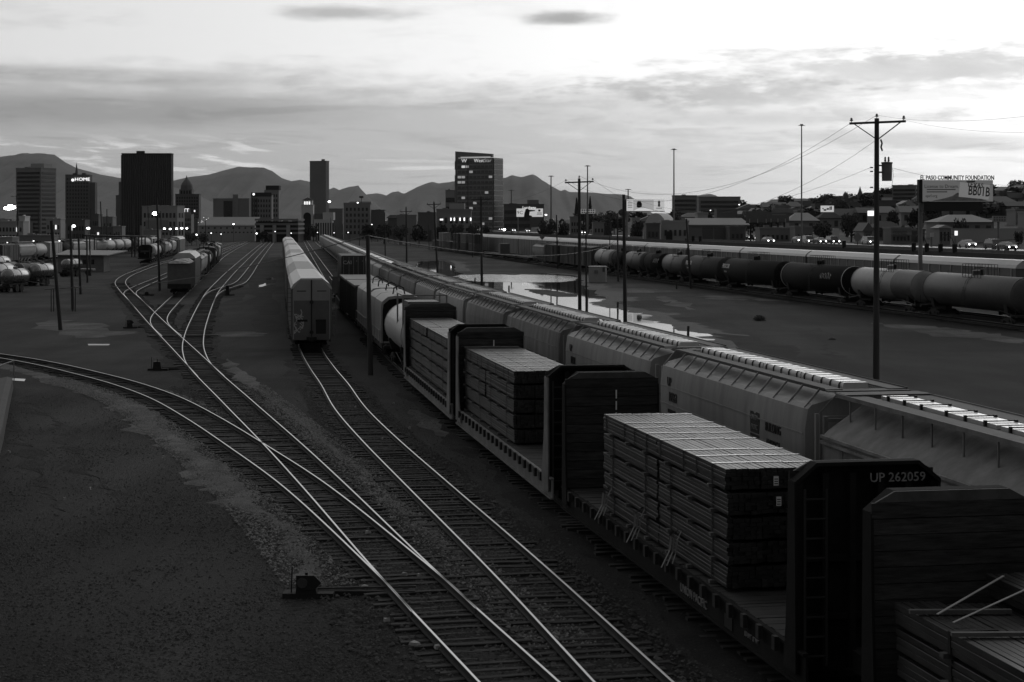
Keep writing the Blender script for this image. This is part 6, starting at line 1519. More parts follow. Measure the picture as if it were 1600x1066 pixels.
# ================================================================ BILLBOARDS
def billboard(u0, u1, vt, vb, Y, label, face, pu=None, th=.5, z0=None, cat='billboard', posts=1, name='billboard', group=None, slope=0.0):
    X0, X1 = ux(u0, Y), ux(u1, Y); xm = ux(pu, Y) if pu else (X0 + X1) / 2
    z0 = hill_z(xm, Y) if z0 is None else z0
    root = empty(name, (xm, Y, z0), 0, label, cat, group); a, b = X0 - xm, X1 - xm; zt, zb = vz(vt, Y) - z0, vz(vb, Y) - z0
    f_ = MB().box(a, b, 0, th, zb, zt).build('panel', face, root); fr = .05 * (zt - zb)
    MB().box(a - fr, b + fr, .02, th + .05, zb - fr, zb).build('frame', m_b['k'], root)
    for k in range(posts):
        x = 0 if posts == 1 else a + (b - a) * (.2 + .6 * k / (posts - 1))
        MB().tube((x, th + .55, -.5), (x, th + .55, zb + .3), max(.22, (zt - zb) * .06), 10).build('post', m_grey if posts == 1 else m_black, root)
    MB().box(a + .3, b - .3, th + .1, th + .4, zb + .2, zt - .3).build('back_truss', m_b['k'], root)
    return root, a, b, zb, zt, f_
f_big = mat('poster_grey_glow', .45, .7, emit=.07)  # weak emission added to the poster face, standing in for light falling on it
BY = 178
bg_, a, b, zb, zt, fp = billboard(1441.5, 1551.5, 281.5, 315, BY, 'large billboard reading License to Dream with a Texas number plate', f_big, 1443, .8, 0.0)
MB().box(a - .35, a, .0, .9, zb - .1, zt + .05).build('side_return', m_b['k'], bg_); MB().box(a, b - 1.2, -.6, .8, zb - .95, zb - .12).build('catwalk', m_b['k'], bg_)
h_, w_ = zt - zb, b - a
text('lettering', 'EL PASO COMMUNITY FOUNDATION', .62, m_ink, bg_, ((a + b) / 2, .2, zt + .22), (1, 0, 0), (0, 0, 1), .70, .05, True, .010)
text('lettering', 'License to Dream.', .50, mat('poster_ink', .06, .7), bg_, (a + w_ * .27, -.008, zt - h_ * .30), (1, 0, 0), (0, 0, 1), .92, .004)
for k, f in enumerate((.44, .55)): MB().box(a + w_ * .06, a + w_ * (.47 - .12 * k), -.006, -.002, zt - h_ * f - .05, zt - h_ * f + .04).build('printed_line', mat('poster_line', .12, .7), bg_)
text('lettering', 'epcf.org', .40, mat('poster_ink', .06), bg_, (a + w_ * .125, -.008, zt - h_ * .74), (1, 0, 0), (0, 0, 1), .9, .004)
MB().add([(a + w_ * t, -.005, zb + h_ * k) for t, k in ((.12, .02), (.30, .14), (.42, .25), (.50, .42), (.56, .30), (.66, .24), (.80, .16), (.93, .02))], [tuple(range(8))]).build('printed_mountain', mat('poster_mountain', .35, .8, var=.5, scale=1.2), bg_)
MB().add([(a + w_ * t, -.007, zb + h_ * k) for t, k in ((.52, .46), (.53, .60), (.56, .66), (.58, .76), (.63, .75), (.66, .60), (.70, .48), (.62, .42))], [tuple(range(8))]).build('printed_figure', mat('poster_dark', .05, .8, var=.5, scale=2), bg_)
pl = MB(); pl.add([(a + w_ * t, -.05, zb + h_ * k) for t, k in ((.512, .22), (.935, .09), (.955, .80), (.535, .90))] + [(a + w_ * t, -.01, zb + h_ * k) for t, k in ((.512, .22), (.935, .09), (.955, .80), (.535, .90))], [(0, 1, 2, 3), (0, 4, 5, 1), (1, 5, 6, 2), (2, 6, 7, 3), (3, 7, 4, 0)])
plate = pl.build('number_plate', mat('plate_white_glow', .6, .6, emit=.11), bg_)  # plate also glows faintly, brightness put into the material in place of light
sl = (.935 - .512) * w_, (.09 - .22) * h_
text('lettering', 'TEXAS', .62, mat('poster_ink', .06), plate, (a + w_ * .745, -.056, zb + h_ * .755), (sl[0], 0, sl[1]), (0, 0, 1), .9, .004, True, .012)
text('lettering', 'BB01B', 1.30, mat('poster_ink', .06), plate, (a + w_ * .80, -.056, zb + h_ * .46), (sl[0], 0, sl[1]), (0, 0, 1), .62, .004, True, .02)
MB().add([(a + w_ * t, -.008, zb + h_ * k) for t, k in ((.62, .92), (.63, .98), (.74, .985), (.75, .90))], [(0, 1, 2, 3)]).build('printed_block', mat('poster_ink', .06), bg_)
# lit billboards left of it
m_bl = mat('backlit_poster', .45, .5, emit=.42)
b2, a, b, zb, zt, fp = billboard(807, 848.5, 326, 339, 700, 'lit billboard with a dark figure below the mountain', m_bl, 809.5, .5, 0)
w_, h_ = b - a, zt - zb
MB().add([(a + w_ * t, -.02, zb + h_ * k) for t, k in ((.28, .0), (.30, .45), (.35, .95), (.43, 1.0), (.47, .86), (.70, .80), (.70, .70), (.50, .62), (.48, .2), (.58, .12), (.58, 0))], [tuple(range(11))]).build('printed_figure', m_ink, b2)
text('lettering', '9C', 1.8, m_ink, b2, (a + w_ * .13, -.02, zb + h_ * .5), (1, 0, 0), (0, 0, 1), 1.1, .01); MB().box(a + w_ * .82, a + w_ * .90, -.02, -.01, zb + h_ * .65, zb + h_ * .88).box(a + w_ * .78, a + w_ * .95, -.02, -.01, zb + h_ * .42, zb + h_ * .5).box(a + w_ * .76, a + w_ * .96, -.02, -.01, zb + h_ * .26, zb + h_ * .31).build('printed_line', m_ink, b2)
text('lettering', 'Lucchese', 1.5, mat('lit_letters2', .9, emit=1.0), b2, (a + w_ * .48, .2, zt + .35), (1, 0, 0), (0, 0, 1), .95, .08)
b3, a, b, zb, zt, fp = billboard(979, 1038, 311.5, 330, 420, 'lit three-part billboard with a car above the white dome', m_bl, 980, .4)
w_, h_ = b - a, zt - zb
MB().box(a - .5, a, 0, .6, zb, zt).build('side_return', m_b['k'], b3)
MB().box(a + w_ * .18, a + w_ * .72, -.02, -.005, zb + h_ * .02, zb + h_ * .98).build('middle_poster', mat('poster_mid_lit', .25, .5, emit=.30), b3)
MB().add([(a + w_ * t, -.03, zb + h_ * k) for t, k in ((.27, .32), (.27, .7), (.30, .85), (.37, .84), (.41, .6), (.40, .35), (.33, .28))], [tuple(range(7))]).build('printed_figure', m_ink, b3)
MB().add([(a + w_ * t, -.03, zb + h_ * k) for t, k in ((.2, .03), (.25, .14), (.34, .24), (.5, .25), (.62, .16), (.70, .10), (.70, .03))], [tuple(range(7))]).build('printed_car', mat('poster_car', .5, emit=.5), b3)
for k in range(4): MB().box(a + w_ * .03, a + w_ * .15, -.02, -.005, zb + h_ * (.3 + .14 * k), zb + h_ * (.34 + .14 * k)).build('printed_line', m_grey, b3)
MB().add([(a + w_ * .86 + .35 * math.cos(t) * (1 if k % 2 else .6), -.03, zb + h_ * .62 + .8 * math.sin(t)) for k, t in enumerate(np.linspace(0, 2 * math.pi, 12, endpoint=False))], [tuple(range(12))]).build('printed_crest', m_grey, b3)
MB().box(a + w_ * .78, a + w_ * .94, -.02, -.005, zb + h_ * .22, zb + h_ * .27).build('printed_line', m_grey, b3)
sg = [(907.5, 930, 327, 334, 640, 'low lit two-line sign beside the middle crossarm pole', mat('dim_sign', .3, emit=.16), 2), (1282.5, 1303, 321.5, 331.5, 520, 'small lit billboard with dark shapes left of the transformer pole', mat('backlit_poster', .45), 1), (1356, 1368, 329.5, 337.5, 470, 'small blank glowing sign half behind the transformer pole', m_sign_lit, 1), (1166, 1204, 331, 348, 430, 'large dark billboard seen unlit right of the long shed', m_b['d'], 3), (1200, 1233, 332, 347, 425, 'dark billboard with two faint leaf marks', m_b['d'], 3), (1551, 1573, 337.5, 346.5, 330, 'square pylon sign with two rows of letters at the right', m_b['l'], 1), (1262, 1274.5, 330, 338, 520, 'small dark panel sign on a white post', m_b['k'], 1), (1492.3, 1496.3, 361, 368, 340, 'tiny glowing upright sign in front of the boundary wall', m_sign_lit, 1), (1454.5, 1459.5, 364, 370.5, 335, 'small white square notice beside the porch house', m_b['w'], 1)]
for u0, u1, vt, vb, Y, lab, m, po in sg:
    s, a, b, zb, zt, fp = billboard(u0, u1, vt, vb, Y, lab, m, None, .35, None, 'sign', po, 'roadside_sign')
    w_, h_ = b - a, zt - zb
    if u0 == 907.5:
        for k in range(2):
            for j in range(6): MB().box(a + w_ * (.06 + .155 * j), a + w_ * (.16 + .155 * j), -.02, -.005, zb + h_ * (.12 + .5 * k), zb + h_ * (.40 + .5 * k)).build('letter_block', m_b['k'], s)
    if u0 == 1282.5:
        for t0, t1, k0, k1 in ((.12, .22, .45, .62), (.22, .42, .2, .45), (.45, .62, .35, .62), (.66, .72, .3, .85), (.74, .84, .35, .9)): MB().box(a + w_ * t0, a + w_ * t1, -.02, -.005, zb + h_ * k0, zb + h_ * k1).build('printed_shape', m_ink, s)
    if u0 == 1551:
        for k in range(2):
            for j in range(5): MB().box(a + w_ * (.08 + .18 * j), a + w_ * (.20 + .18 * j), -.02, -.005, zb + h_ * (.14 + .44 * k), zb + h_ * (.44 + .44 * k)).build('letter_block', m_b['d'], s)
    if u0 in (1166, 1200):
        for t in (.12, .45, .80): MB().box(a + w_ * t, a + w_ * t + .18, -.3, -.01, zb - .1, zb + h_ * .35).build('lamp_arm', m_b['l'], s)
        if u0 == 1200: MB().box(a + w_ * .2, a + w_ * .85, -.02, -.005, zb + h_ * .72, zb + h_ * .80).build('printed_line', m_b['m'], s)

# ================================================================ HILLSIDE BUILDINGS
def hb(label, u0, u1, vt, Y, m, **k):
    X = (ux(u0, Y) + ux(u1, Y)) / 2; return building(label, u0, u1, vt, Y, m, k.pop('side', 0), k.pop('depth', 12), 0, hill_z(X, Y) - 1.0, **k)
hb('stepped grey hospital block at the left of the long hillside building', 1050, 1089, 306.5, 800, 'm', win='band', floors=5, seed=31)
hb('long grey hillside building with dark window bands', 1089, 1157, 308.5, 830, 'm', win='band', floors=4, seed=32)
hb('tall pale hospital block right of the transformer pole', 1394, 1442, 291, 640, 'm', side=14, win='band', floors=6, seed=33)
hb('lower banded hospital wing beside the transformer pole', 1352, 1400, 315, 560, 'd', win='band', floors=3, seed=34)
hb('grey block behind the large billboard', 1552, 1588, 302, 620, 'd', win='grid', floors=3, cols=6, seed=35)
hb('long flat institution along the right ridge', 1545, 1660, 293, 880, 'd', win='band', floors=3, seed=36)
hb('broad shaded school building below the ridge trees', 1268, 1330, 320, 640, 'd', win='band', floors=3, seed=37)
hb('dark low block left of the church spires', 1318, 1345, 317, 600, 'd', seed=38)
hb('pale walled building with a mural below the long hillside building', 1116, 1152, 328, 600, 'd', seed=39)
hb('small pale box building right of the dome', 1086, 1106, 334, 560, 'l', seed=40)
hb('low pale house block at the left ridge foot', 1206, 1232, 323, 640, 'm', win='grid', floors=2, cols=5, seed=41)
hb('old two-storey house with pale front behind the billboard row', 1240, 1268, 330, 560, 'm', win='grid', floors=2, cols=4, seed=42)
for i, (u0, u1, vt, Y, m) in enumerate(((1030, 1076, 347, 445, 'l'), (1006, 1031, 351, 440, 'd'), (1180, 1235, 358, 420, 'm'), (1234, 1270, 356, 410, 'm'), (1134, 1164, 356, 440, 'd'), (1380, 1424, 358, 372, 'm'), (1424, 1445, 361, 372, 'd'), (1575, 1602, 329, 430, 'm'), (1590, 1640, 333, 400, 'm'), (890, 905, 340, 640, 'm'), (985, 1000, 342, 560, 'l'), (925, 945, 349, 620, 'm'))):
    lab = ['white garage building with a dark door left of the long shed', 'dark shed in front of the white dome', 'low stained wall building right of the long shed', 'pale flat shop left of the big trees', 'dark porch building at the end of the long shed', 'fitness shop front with dark letters under the big billboard', 'dark shop beside the billboard post', 'pale apartment block at the right edge', 'second pale apartment block at the right edge', 'small grey building left of the middle pole', 'small pale house left of the white dome', 'grey building between the two slim poles'][i]
    o = hb(lab, u0, u1, vt, Y, m, depth=10, win='grid', floors=1 if vt > 345 else 2, cols=max(3, int((u1 - u0) / 8)), seed=50 + i)
    if i == 0: MB().box(1.0, 2.6, -.25, -.19, 0, o[3] * .6).build('garage_door', m_b['k'], o[0])
    if i == 5:
        MB().box(.3, o[1] - 1, -.3, -.2, o[3] - 1.6, o[3] - .4).build('fascia', m_b['d'], o[0]); text('lettering', 'MARQUIS FITNESS', .62, m_b['l'], o[0], (o[1] * .47, -.34, o[3] - 1.0), (1, 0, 0), (0, 0, 1), .9, .03)
# white dome (quonset) and long pale shed
Y = 470; X = ux(1024, Y); z0 = hill_z(X, Y) - .5
qd_ = empty('quonset_hut', (X, Y, z0), R(-14), 'white round-roofed hut above the highway', 'building'); rad = 20.5 * Y / F
hq = vz(333, Y) - z0
MB().loft([[(rad * math.cos(t), y, hq * math.sin(t) ** .8) for t in np.linspace(0, math.pi, 15)] for y in (0, 16)]).build('shell', m_b['w'], qd_, smooth=40); MB().box(-.6, .6, -.1, .02, 0, 2.2).build('door', m_b['k'], qd_)
Y = 450; X = ux(1122, Y); z0 = hill_z(X, Y) - .6
ls = empty('long_shed', (X, Y, z0), 0, 'long low shed with a pale pitched roof and dark garage bays', 'building'); w2 = 47 * Y / F; zt = vz(352, Y) - z0
MB().box(-w2, w2 * .92, 0, 9, -.5, zt).build('wall', m_b['m'], ls); MB().loft([[(-w2 - .3, -.8, zt), (w2 + .4, -.8, zt), (w2 + .4, -.7, zt + .15), (-w2 - .3, -.7, zt + .15)], [(-w2 - .3, 4.6, zt + 1.7), (w2 * .86, 4.6, zt + 1.7), (w2 * .86, 4.7, zt + 1.8), (-w2 - .3, 4.7, zt + 1.8)]]).build('roof', m_b['l'], ls)
for x in (-w2 * .35, w2 * .05, w2 * .42): MB().box(x - 1.3, x + 1.3, -.15, .02, 0, zt - .6).build('garage_door', m_b['d'], ls)
# white-walled lot and big hipped house at the right
Y = 345; o = empty('boundary_wall', (ux(1487, Y), Y, hill_z(ux(1545, Y), Y)), 0, 'long pale boundary wall at the right beside the highway', 'wall'); MB().box(0, ux(1680, Y) - ux(1487, Y), 0, .4, -1, vz(357.5, Y) - o.location.z).build('wall_face', m_b['l'], o)
MB().box(-.1, ux(1680, Y) - ux(1487, Y) + .1, -.06, .46, vz(357.5, Y) - o.location.z, vz(357.0, Y) - o.location.z).build('coping', m_b['l'], o)
def house(u0, u1, ve, vr, Y, label, m, mr, hip=True, group=None, z0=None, wins=3, dep=8, gable=False):
    X0, X1 = ux(u0, Y), ux(u1, Y); w = X1 - X0; z0 = hill_z((X0 + X1) / 2, Y) - .6 if z0 is None else z0
    root = empty('house', (X0, Y, z0), 0, label, 'house', group); ze, zr = vz(ve, Y) - z0, vz(vr, Y) - z0
    MB().box(.3, w - .3, .4, dep, -.5, ze).build('wall', m, root)
    if gable: MB().loft([[(-.1, y, ze - .05), (w + .1, y, ze - .05), (w / 2 + .05, y, zr), (w / 2 - .05, y, zr)] for y in (-.2, dep + .4)]).build('roof', mr, root)
    else:
        k = min(w * .3, dep * .4) if hip else -.1
        MB().loft([[(-.2, -.2, ze), (w + .2, -.2, ze), (w + .2, dep + .5, ze), (-.2, dep + .5, ze)], [(k, dep * .45, zr), (w - k, dep * .45, zr), (w - k, dep * .55, zr), (k, dep * .55, zr)]]).build('roof', mr, root)
    for i in range(wins):
        x = .3 + (w - .6) * (i + .5) / wins; s = min(.5, (w - .6) / wins * .25)
        MB().box(x - s, x + s, .32, .42, ze * .35, ze * .8).build('window', m_pane, root)
    return root
h1 = house(1466, 1556, 347, 335.5, 375, 'large low house with a broad pale hipped roof behind the boundary wall', m_b['m'], m_b['l'], True, None, None, 5, 12)
house(1466, 1488, 356, 351.5, 348, 'small gabled porch house at the left end of the boundary wall', m_b['m'], m_b['l'], True, None, None, 3, 6, True)
house(1348, 1366, 361, 348, 372, 'steep gabled church hall left of the transformer pole foot', m_b['m'], m_b['d'], True, None, None, 1, 10, True)
house(1366, 1412, 356, 346, 400, 'broad dark-roofed house behind the transformer pole', m_b['d'], m_b['k'], True, None, None, 3, 10)
# two churches on the ridge
for u, vt, vb_, lab in ((1344.5, 291, 312, 'church with a sharp tall spire on the ridge left of the transformer pole'), (1322, 299.5, 313, 'smaller church with a thin spire on the ridge')):
    Y = 760; X = ux(u, Y); z0 = hill_z(X, Y); o = empty('church', (X, Y, z0), 0, lab, 'church'); zt, zb = vz(vt, Y) - z0, vz(vb_ - 9, Y) - z0
    MB().box(-1.0, 1.0, 0, 2, -1, zb).build('tower', m_b['d'], o); MB().lathe([(zb, 1.05), (zb + .3, .9), (zt, .04)], 'z', (0, 1, 0), 6).build('spire', m_b['d'], o)
    MB().prism_y([(-.5, -1), (-.5, zb - 2.5), (4, zb - .5), (9, zb - 2.5), (9, -1)], 2.2, 9).build('nave', m_b['d'], o)
    for s in (-.7, .7): MB().lathe([(zb, .18), (zb + 1.4, .02)], 'z', (s, .2, 0), 5).build('pinnacle', m_b['d'], o)
# rows of small houses up the slope
rr = random.Random(31); hs = []
for row, (Y, ua, ub, n) in enumerate(((520, 1250, 1640, 13), (600, 1160, 1640, 16), (690, 1000, 1640, 19), (780, 1160, 1640, 16), (870, 1170, 1640, 14))):
    for i in range(n):
        u = ua + (ub - ua) * (i + rr.uniform(.2, .8)) / n
        if 1395 < u < 1440 and Y > 620: continue
        hs.append((u, Y + rr.uniform(-20, 20), rr.uniform(6, 13), row))
for j, (u, Y, wm_, row) in enumerate(sorted(hs)):
    px_w = wm_ * F / Y; z0 = hill_z(ux(u, Y), Y) - .4; ve = VH + (H - (z0 + rr.uniform(2.8, 4.2))) * F / Y
    house(u - px_w / 2, u + px_w / 2, ve, ve - rr.uniform(1.2, 2.4) * F / Y, Y, f'small {["dark", "grey", "pale"][j % 3]}-walled house on the slope, {ordinal(j)} from the left', m_b['dml'[j % 3]], m_b['dkm'[j % 3]] if j % 4 else m_b['l'], j % 2 == 0, 'small houses on the hillside', z0, 2, 8, j % 5 == 0)

# ================================================================ TREES
def tree_mesh(seed, kind='round'):
    r = random.Random(seed); b = MB(); n = 520
    for k in range(n):
        if kind == 'cypress': t = r.random(); rad = .32 * (1 - t) ** .7 * (.6 + .4 * r.random()); a = r.uniform(0, 6.28); c = (rad * math.cos(a), rad * math.sin(a), .12 + 1.0 * t); s = .07
        else:
            lobe = r.randrange(7); la = lobe * .9 + seed; lc = (.30 * math.cos(la), .30 * math.sin(la), .62 + .16 * math.sin(lobe * 2.1 + seed)); q = Vector((r.gauss(0, 1), r.gauss(0, 1), r.gauss(0, 1))).normalized() * (.30 * r.random() ** .33)
            c = (lc[0] + q.x, lc[1] + q.y, lc[2] + q.z * .85); s = .075
        a, e = r.uniform(0, 6.28), r.uniform(-1, 1); d1 = Vector((math.cos(a), math.sin(a), e)).normalized() * s; d2 = d1.orthogonal().normalized() * s * .7; c = Vector(c)
        b.quad(c - d1, c - d2, c + d1, c + d2)
    return b.mesh('crown', m_leaf)
TC_ = [tree_mesh(i) for i in range(5)]; TCY = [tree_mesh(9, 'cypress'), tree_mesh(10, 'cypress')]
TRK = MB().tube((0, 0, -.05), (.02, 0, .5), .045, 6, .025).bar((.0, 0, .35), (.18, .05, .62), .025).bar((0, 0, .38), (-.16, -.08, .6), .025).mesh('trunk', m_trunk)
def tree(X, Y, z0, h, w, label, i, cy=False, group='trees among the hillside houses'):
    root = empty('cypress_tree' if cy else 'leafy_tree', (X, Y, z0), (i * 1.7) % 6.28, label, 'tree', group)
    c = put('crown', (TCY if cy else TC_)[i % (2 if cy else 5)], root); c.scale = (w, w, h); t = put('trunk', TRK, root); t.scale = (h * .8, h * .8, h)
    return root
rr = random.Random(52)
big = [(1330, 372, 332, 400, 34, 'largest dark round tree between the lit sign and the diamond sign'), (1285, 376, 346, 405, 30, 'dark spreading tree left of the largest dark tree'), (1430, 352, 326, 430, 26, 'dark tree cluster behind the billboard post'), (1460, 352, 330, 430, 24, 'dark tree right of the billboard post'), (1500, 356, 340, 372, 20, 'dark shrubby tree in front of the broad hipped roof'), (1592, 376, 359, 318, 15, 'round dark bush at the right edge by the boundary wall'), (1555, 325, 312, 600, 26, 'wide dark tree crown right of the big billboard'), (1395, 350, 328, 440, 20, 'dark tree right of the transformer pole'),
       (855, 359, 341, 640, 30, 'dark bushy tree below the left billboard'), (880, 361, 343, 600, 18, 'dark tree left of the middle crossarm pole'), (995, 363, 345, 540, 22, 'dark tree left of the white dome'), (950, 361, 346, 580, 14, 'dark tree between the slim poles'), (1055, 345, 328, 560, 18, 'dark tree behind the white dome'), (1108, 345, 330, 570, 14, 'dark tree behind the long shed'), (920, 352, 338, 700, 12, 'small dark tree behind the middle pole'), (1565, 340, 326, 520, 18, 'dark tree above the pylon sign')]
for i, (u, vb_, vt, Y, wpx, lab) in enumerate(big):
    X = ux(u, Y); z0 = hill_z(X, Y) if X > NE(Y, 41) else 0; tree(X, Y, z0 - .3, (vz(vt, Y) - z0) / .98, wpx * Y / F / 1.15, lab, i, group='large dark trees beyond the highway')
tl = []
for k in range(52): u = rr.uniform(1155, 1640); Y = rr.uniform(500, 900); tl.append((u, Y, rr.uniform(4.5, 8.0), rr.uniform(6, 10)))
for k in range(26): u = 1160 + k * 15 + rr.uniform(-5, 5); tl.append((u, rr.uniform(860, 950), rr.uniform(3.5, 7), rr.uniform(5, 9)))
for k in range(14): u = rr.uniform(880, 1000); Y = rr.uniform(600, 950); tl.append((u, Y, rr.uniform(4, 7), rr.uniform(6, 9)))
for j, (u, Y, h, w) in enumerate(sorted(tl)):
    X = ux(u, Y); tree(X, Y, hill_z(X, Y) - .3 if X > NE(Y, 41) else 0, h, w / 1.1, f'dark leafy tree on the hillside, {ordinal(j)} from the left', j)
for j, (u, vt, Y) in enumerate(((901, 311, 800), (922, 309, 850), (1275, 322, 620), (1350, 322, 560), (1240, 311, 860), (1284, 311, 850), (1280, 309, 870))):
    X = ux(u, Y); z0 = hill_z(X, Y) if X > NE(Y, 41) else 0; tree(X, Y, z0, (vz(vt, Y) - z0) / 1.1, (vz(vt, Y) - z0) * .32, f'narrow dark cypress, {ordinal(sorted((901, 922, 1275, 1350, 1240, 1284, 1280)).index(u))} from the left', j, True, 'cypress trees')
for j, (u, Y, vt, wpx) in enumerate(((299, 700, 362, 20), (318, 690, 364, 16), (411, 770, 361, 20), (478, 850, 352, 10), (490, 850, 350, 16), (466, 850, 345, 8), (575, 760, 350, 22), (600, 740, 349, 24), (625, 720, 350, 26), (655, 700, 351, 26), (690, 680, 350, 22), (715, 680, 349, 20), (740, 680, 350, 18), (760, 660, 351, 16))):
    tree(ux(u, Y), Y, -.2, vz(vt, Y), wpx * Y / F / 1.1, f'dark tree along the far side of the yard, {ordinal(j)} from the left', j, group='trees along the far side of the yard')

# ================================================================ LEFT YARD AND SMALL THINGS
def tanker(u, v, yaw, L, rad, label, m):
    X, Y = gp(u, v); root = empty('tank_trailer', (X, Y, 0), R(yaw), label, 'tank trailer', 'tank trailers parked in the left yard')
    zc = 1.15 + rad
    MB().lathe([(-L / 2, .05), (-L / 2 + .05, rad * .6), (-L / 2 + .2, rad * .92), (-L / 2 + .4, rad), (L / 2 - .4, rad), (L / 2 - .2, rad * .92), (L / 2 - .05, rad * .6), (L / 2, .05)], 'x', (0, 0, zc), 20).build('tank', m, root, smooth=50)
    for x in (-L / 2 + .4, 0, L / 2 - .4): MB().lathe([(x - .05, rad), (x - .05, rad + .04), (x + .05, rad + .04), (x + .05, rad)], 'x', (0, 0, zc), 20).build('band', m_metal, root)
    MB().lathe([(-.05, .3), (.25, .3), (.27, .05)], 'z', (0, 0, zc + rad), 10).build('manway', m_metal, root)
    MB().box(-L / 2, L / 2, -.5, .5, .85, 1.15).box(-L / 2 - .1, -L / 2, -1.1, 1.1, .55, .75).build('chassis', m_under, root)
    for x in (-L / 2 + .9, -L / 2 + 2.1):
        for s in (-1, 1): MB().lathe([(-.25, .3), (-.25, .5), (.25, .5), (.25, .3)], 'y', (x, s * .95, .5), 12).build('wheel', m_black, root)
    for s in (-.5, .5): MB().bar((L / 2 - 1.8, s, .9), (L / 2 - 1.8, s, 0), .1).build('landing_leg', m_under, root)
m_steel = mat('brushed_tank_steel', .35, .28, .8, var=.15)
for u, v, yaw, L, rd, lab, m in ((24, 456, 62, 6.5, .95, 'nearest tank trailer with its round end towards the yard', m_steel), (2, 449, 62, 7, 1.1, 'tank trailer cut by the left edge', m_steel), (44, 446, 58, 7.5, 1.05, 'dark tank trailer behind the nearest one', m_tankg), (66, 446, 60, 6.5, 1.0, 'tank trailer with a slanting bar on its end', m_steel), (-2, 431, 62, 7, 1.1, 'farther tank trailer at the left edge', m_steel), (12, 436, 62, 6, .8, 'small tank trailer behind the nearest one', m_tankg), (112, 432, 55, 5.5, .9, 'short tank trailer in front of the low shed', m_steel)):
    tanker(u, v, yaw + 16, L * .8, rd, lab, m)
# open canopy, low shed, fuelling racks
Y = 470
cp = empty('open_canopy', (ux(128, Y), Y, 0), 0, 'open dark canopy on posts with pale cars beneath', 'canopy'); w = ux(229, Y) - ux(128, Y)
MB().loft([[(0, 0, vz(369.5, Y)), (w, 0, vz(371, Y)), (w, 7, vz(371, Y)), (0, 7, vz(369.5, Y))], [(0, 0, vz(367, Y)), (w, 0, vz(369.5, Y)), (w, 7, vz(369.5, Y)), (0, 7, vz(367, Y))]]).build('roof', m_b['k'], cp)
for x in (.3, 1.2, 3.2, 13.0, 13.8, 14.8, 15.6, 16.5): MB().box(x - .15, x + .15, .3, .6, -.3, vz(370.5, Y)).build('post', m_b['k'], cp)
Y = 330
sh = empty('low_shed', (ux(90, Y), Y, 0), R(0), 'low flat-roofed shed with pale weathered walls in the left yard', 'shed')
w = ux(162, Y) - ux(90, Y)
MB().box(0, w, 0, 5, -.3, vz(399.5, Y)).build('wall', mat('shed_wall', .15, .85, var=.35, scale=.4), sh); MB().loft([[(-.4, -.6, vz(399.5, Y)), (w + .8, -.6, vz(400, Y)), (w + 2.5, 9, vz(394, Y)), (-.4, 9, vz(393, Y))], [(-.4, -.6, vz(398, Y)), (w + .8, -.6, vz(398.5, Y)), (w + 2.5, 9, vz(392.8, Y)), (-.4, 9, vz(391.6, Y))]]).build('roof', mat('shed_roof', .2, .6, var=.2), sh)
for x in (1.2, 4.7, 6.2): MB().box(x, x + .55, -.06, .02, 1.4, 2.3).build('window', m_pane, sh)
MB().box(3.2, 4.0, -.06, .02, 0, 2.0).build('door', m_b['d'], sh)
for i, (u, v, sc) in enumerate(((100, 441, 1.0),)):
    pass
X, Y = gp(113, 432)
tk = empty('flatbed_truck', (X + .3, Y + 4, 0), R(0), 'dark flatbed trailer parked along the shed wall', 'trailer')
MB().box(-2.6, 2.2, 0, 2.2, .9, 1.15).build('bed', m_metal, tk)
for x in (-2, -1, 1.4):
    MB().lathe([(-.2, .3), (-.2, .5), (.2, .5), (.2, .3)], 'y', (x, .2, .5), 12).build('wheel', m_black, tk)
# hitching-rail shaped pipe stand
X, Y = gp(97, 487)
st = empty('pipe_stand', (X, Y, 0), R(4), 'low stand of a pale plank on thin posts beside the leaning pole', 'stand')
MB().bar((-1.75, 0, 2.28), (1.75, 0, 2.5), .16, .10).build('top_plank', m_rackside, st)
for x in (-1.1, -.85, 1.05, 1.35): MB().box(x - .04, x + .04, -.04, .04, 0, 2.33 + .06 * x).build('post', m_under, st)
# signal, relay cabinet
X, Y = gp(933, 441.5)
rc2 = empty('relay_cabinet', (X, Y, 0), R(-8), 'white relay cabinet beside the standing water', 'cabinet'); s = 26.5 * Y / F; hgt = vz(417, Y)
MB().box(-s / 2, s / 2, 0, s * .7, 0, hgt).build('body', mat('cabinet_white', .42, .5, var=.08), rc2); MB().box(-s / 2 - .06, s / 2 + .06, -.06, s * .7 + .06, hgt, hgt + .08).build('roof', m_white, rc2); MB().box(-s * .16, s * .06, -.14, -.002, hgt * .58, hgt * .78).build('vent_box', m_grey, rc2); MB().box(s * .32, s * .46, -.1, -.002, hgt * .68, hgt * .96).build('meter_box', m_rackside, rc2)
for x in (-s * .45, s * .45): MB().box(x - .05, x + .05, .1, .2, -.2, .02).build('foot', m_black, rc2)
X, Y = gp(1001, 437)
sg_ = empty('rail_signal', (X, Y, 0), 0, 'rail signal mast with a lit lamp in front of the tank cars', 'signal'); z = vz(399, Y)
MB().tube((0, 0, 0), (0, 0, z + .3), .09, 8, .07).build('mast', m_metal, sg_); MB().tube((0, .02, z), (0, .06, z), .42, 14).build('target_disc', m_black, sg_); MB().tube((0, -.28, z), (0, .02, z), .20, 12).build('hood', m_black, sg_); MB().tube((0, -.30, z), (0, -.285, z), .15, 12).build('lens', mat('signal_lens', .9, emit=6.), sg_); MB().box(-.25, .25, -.2, .25, 0, .9).build('base_case', m_metal, sg_)
X, Y = gp(847, 415); o = empty('crossing_sign', (X, Y, 0), 0, 'faint diamond sign on a thin post near the pale hopper', 'sign'); z = vz(371, Y)
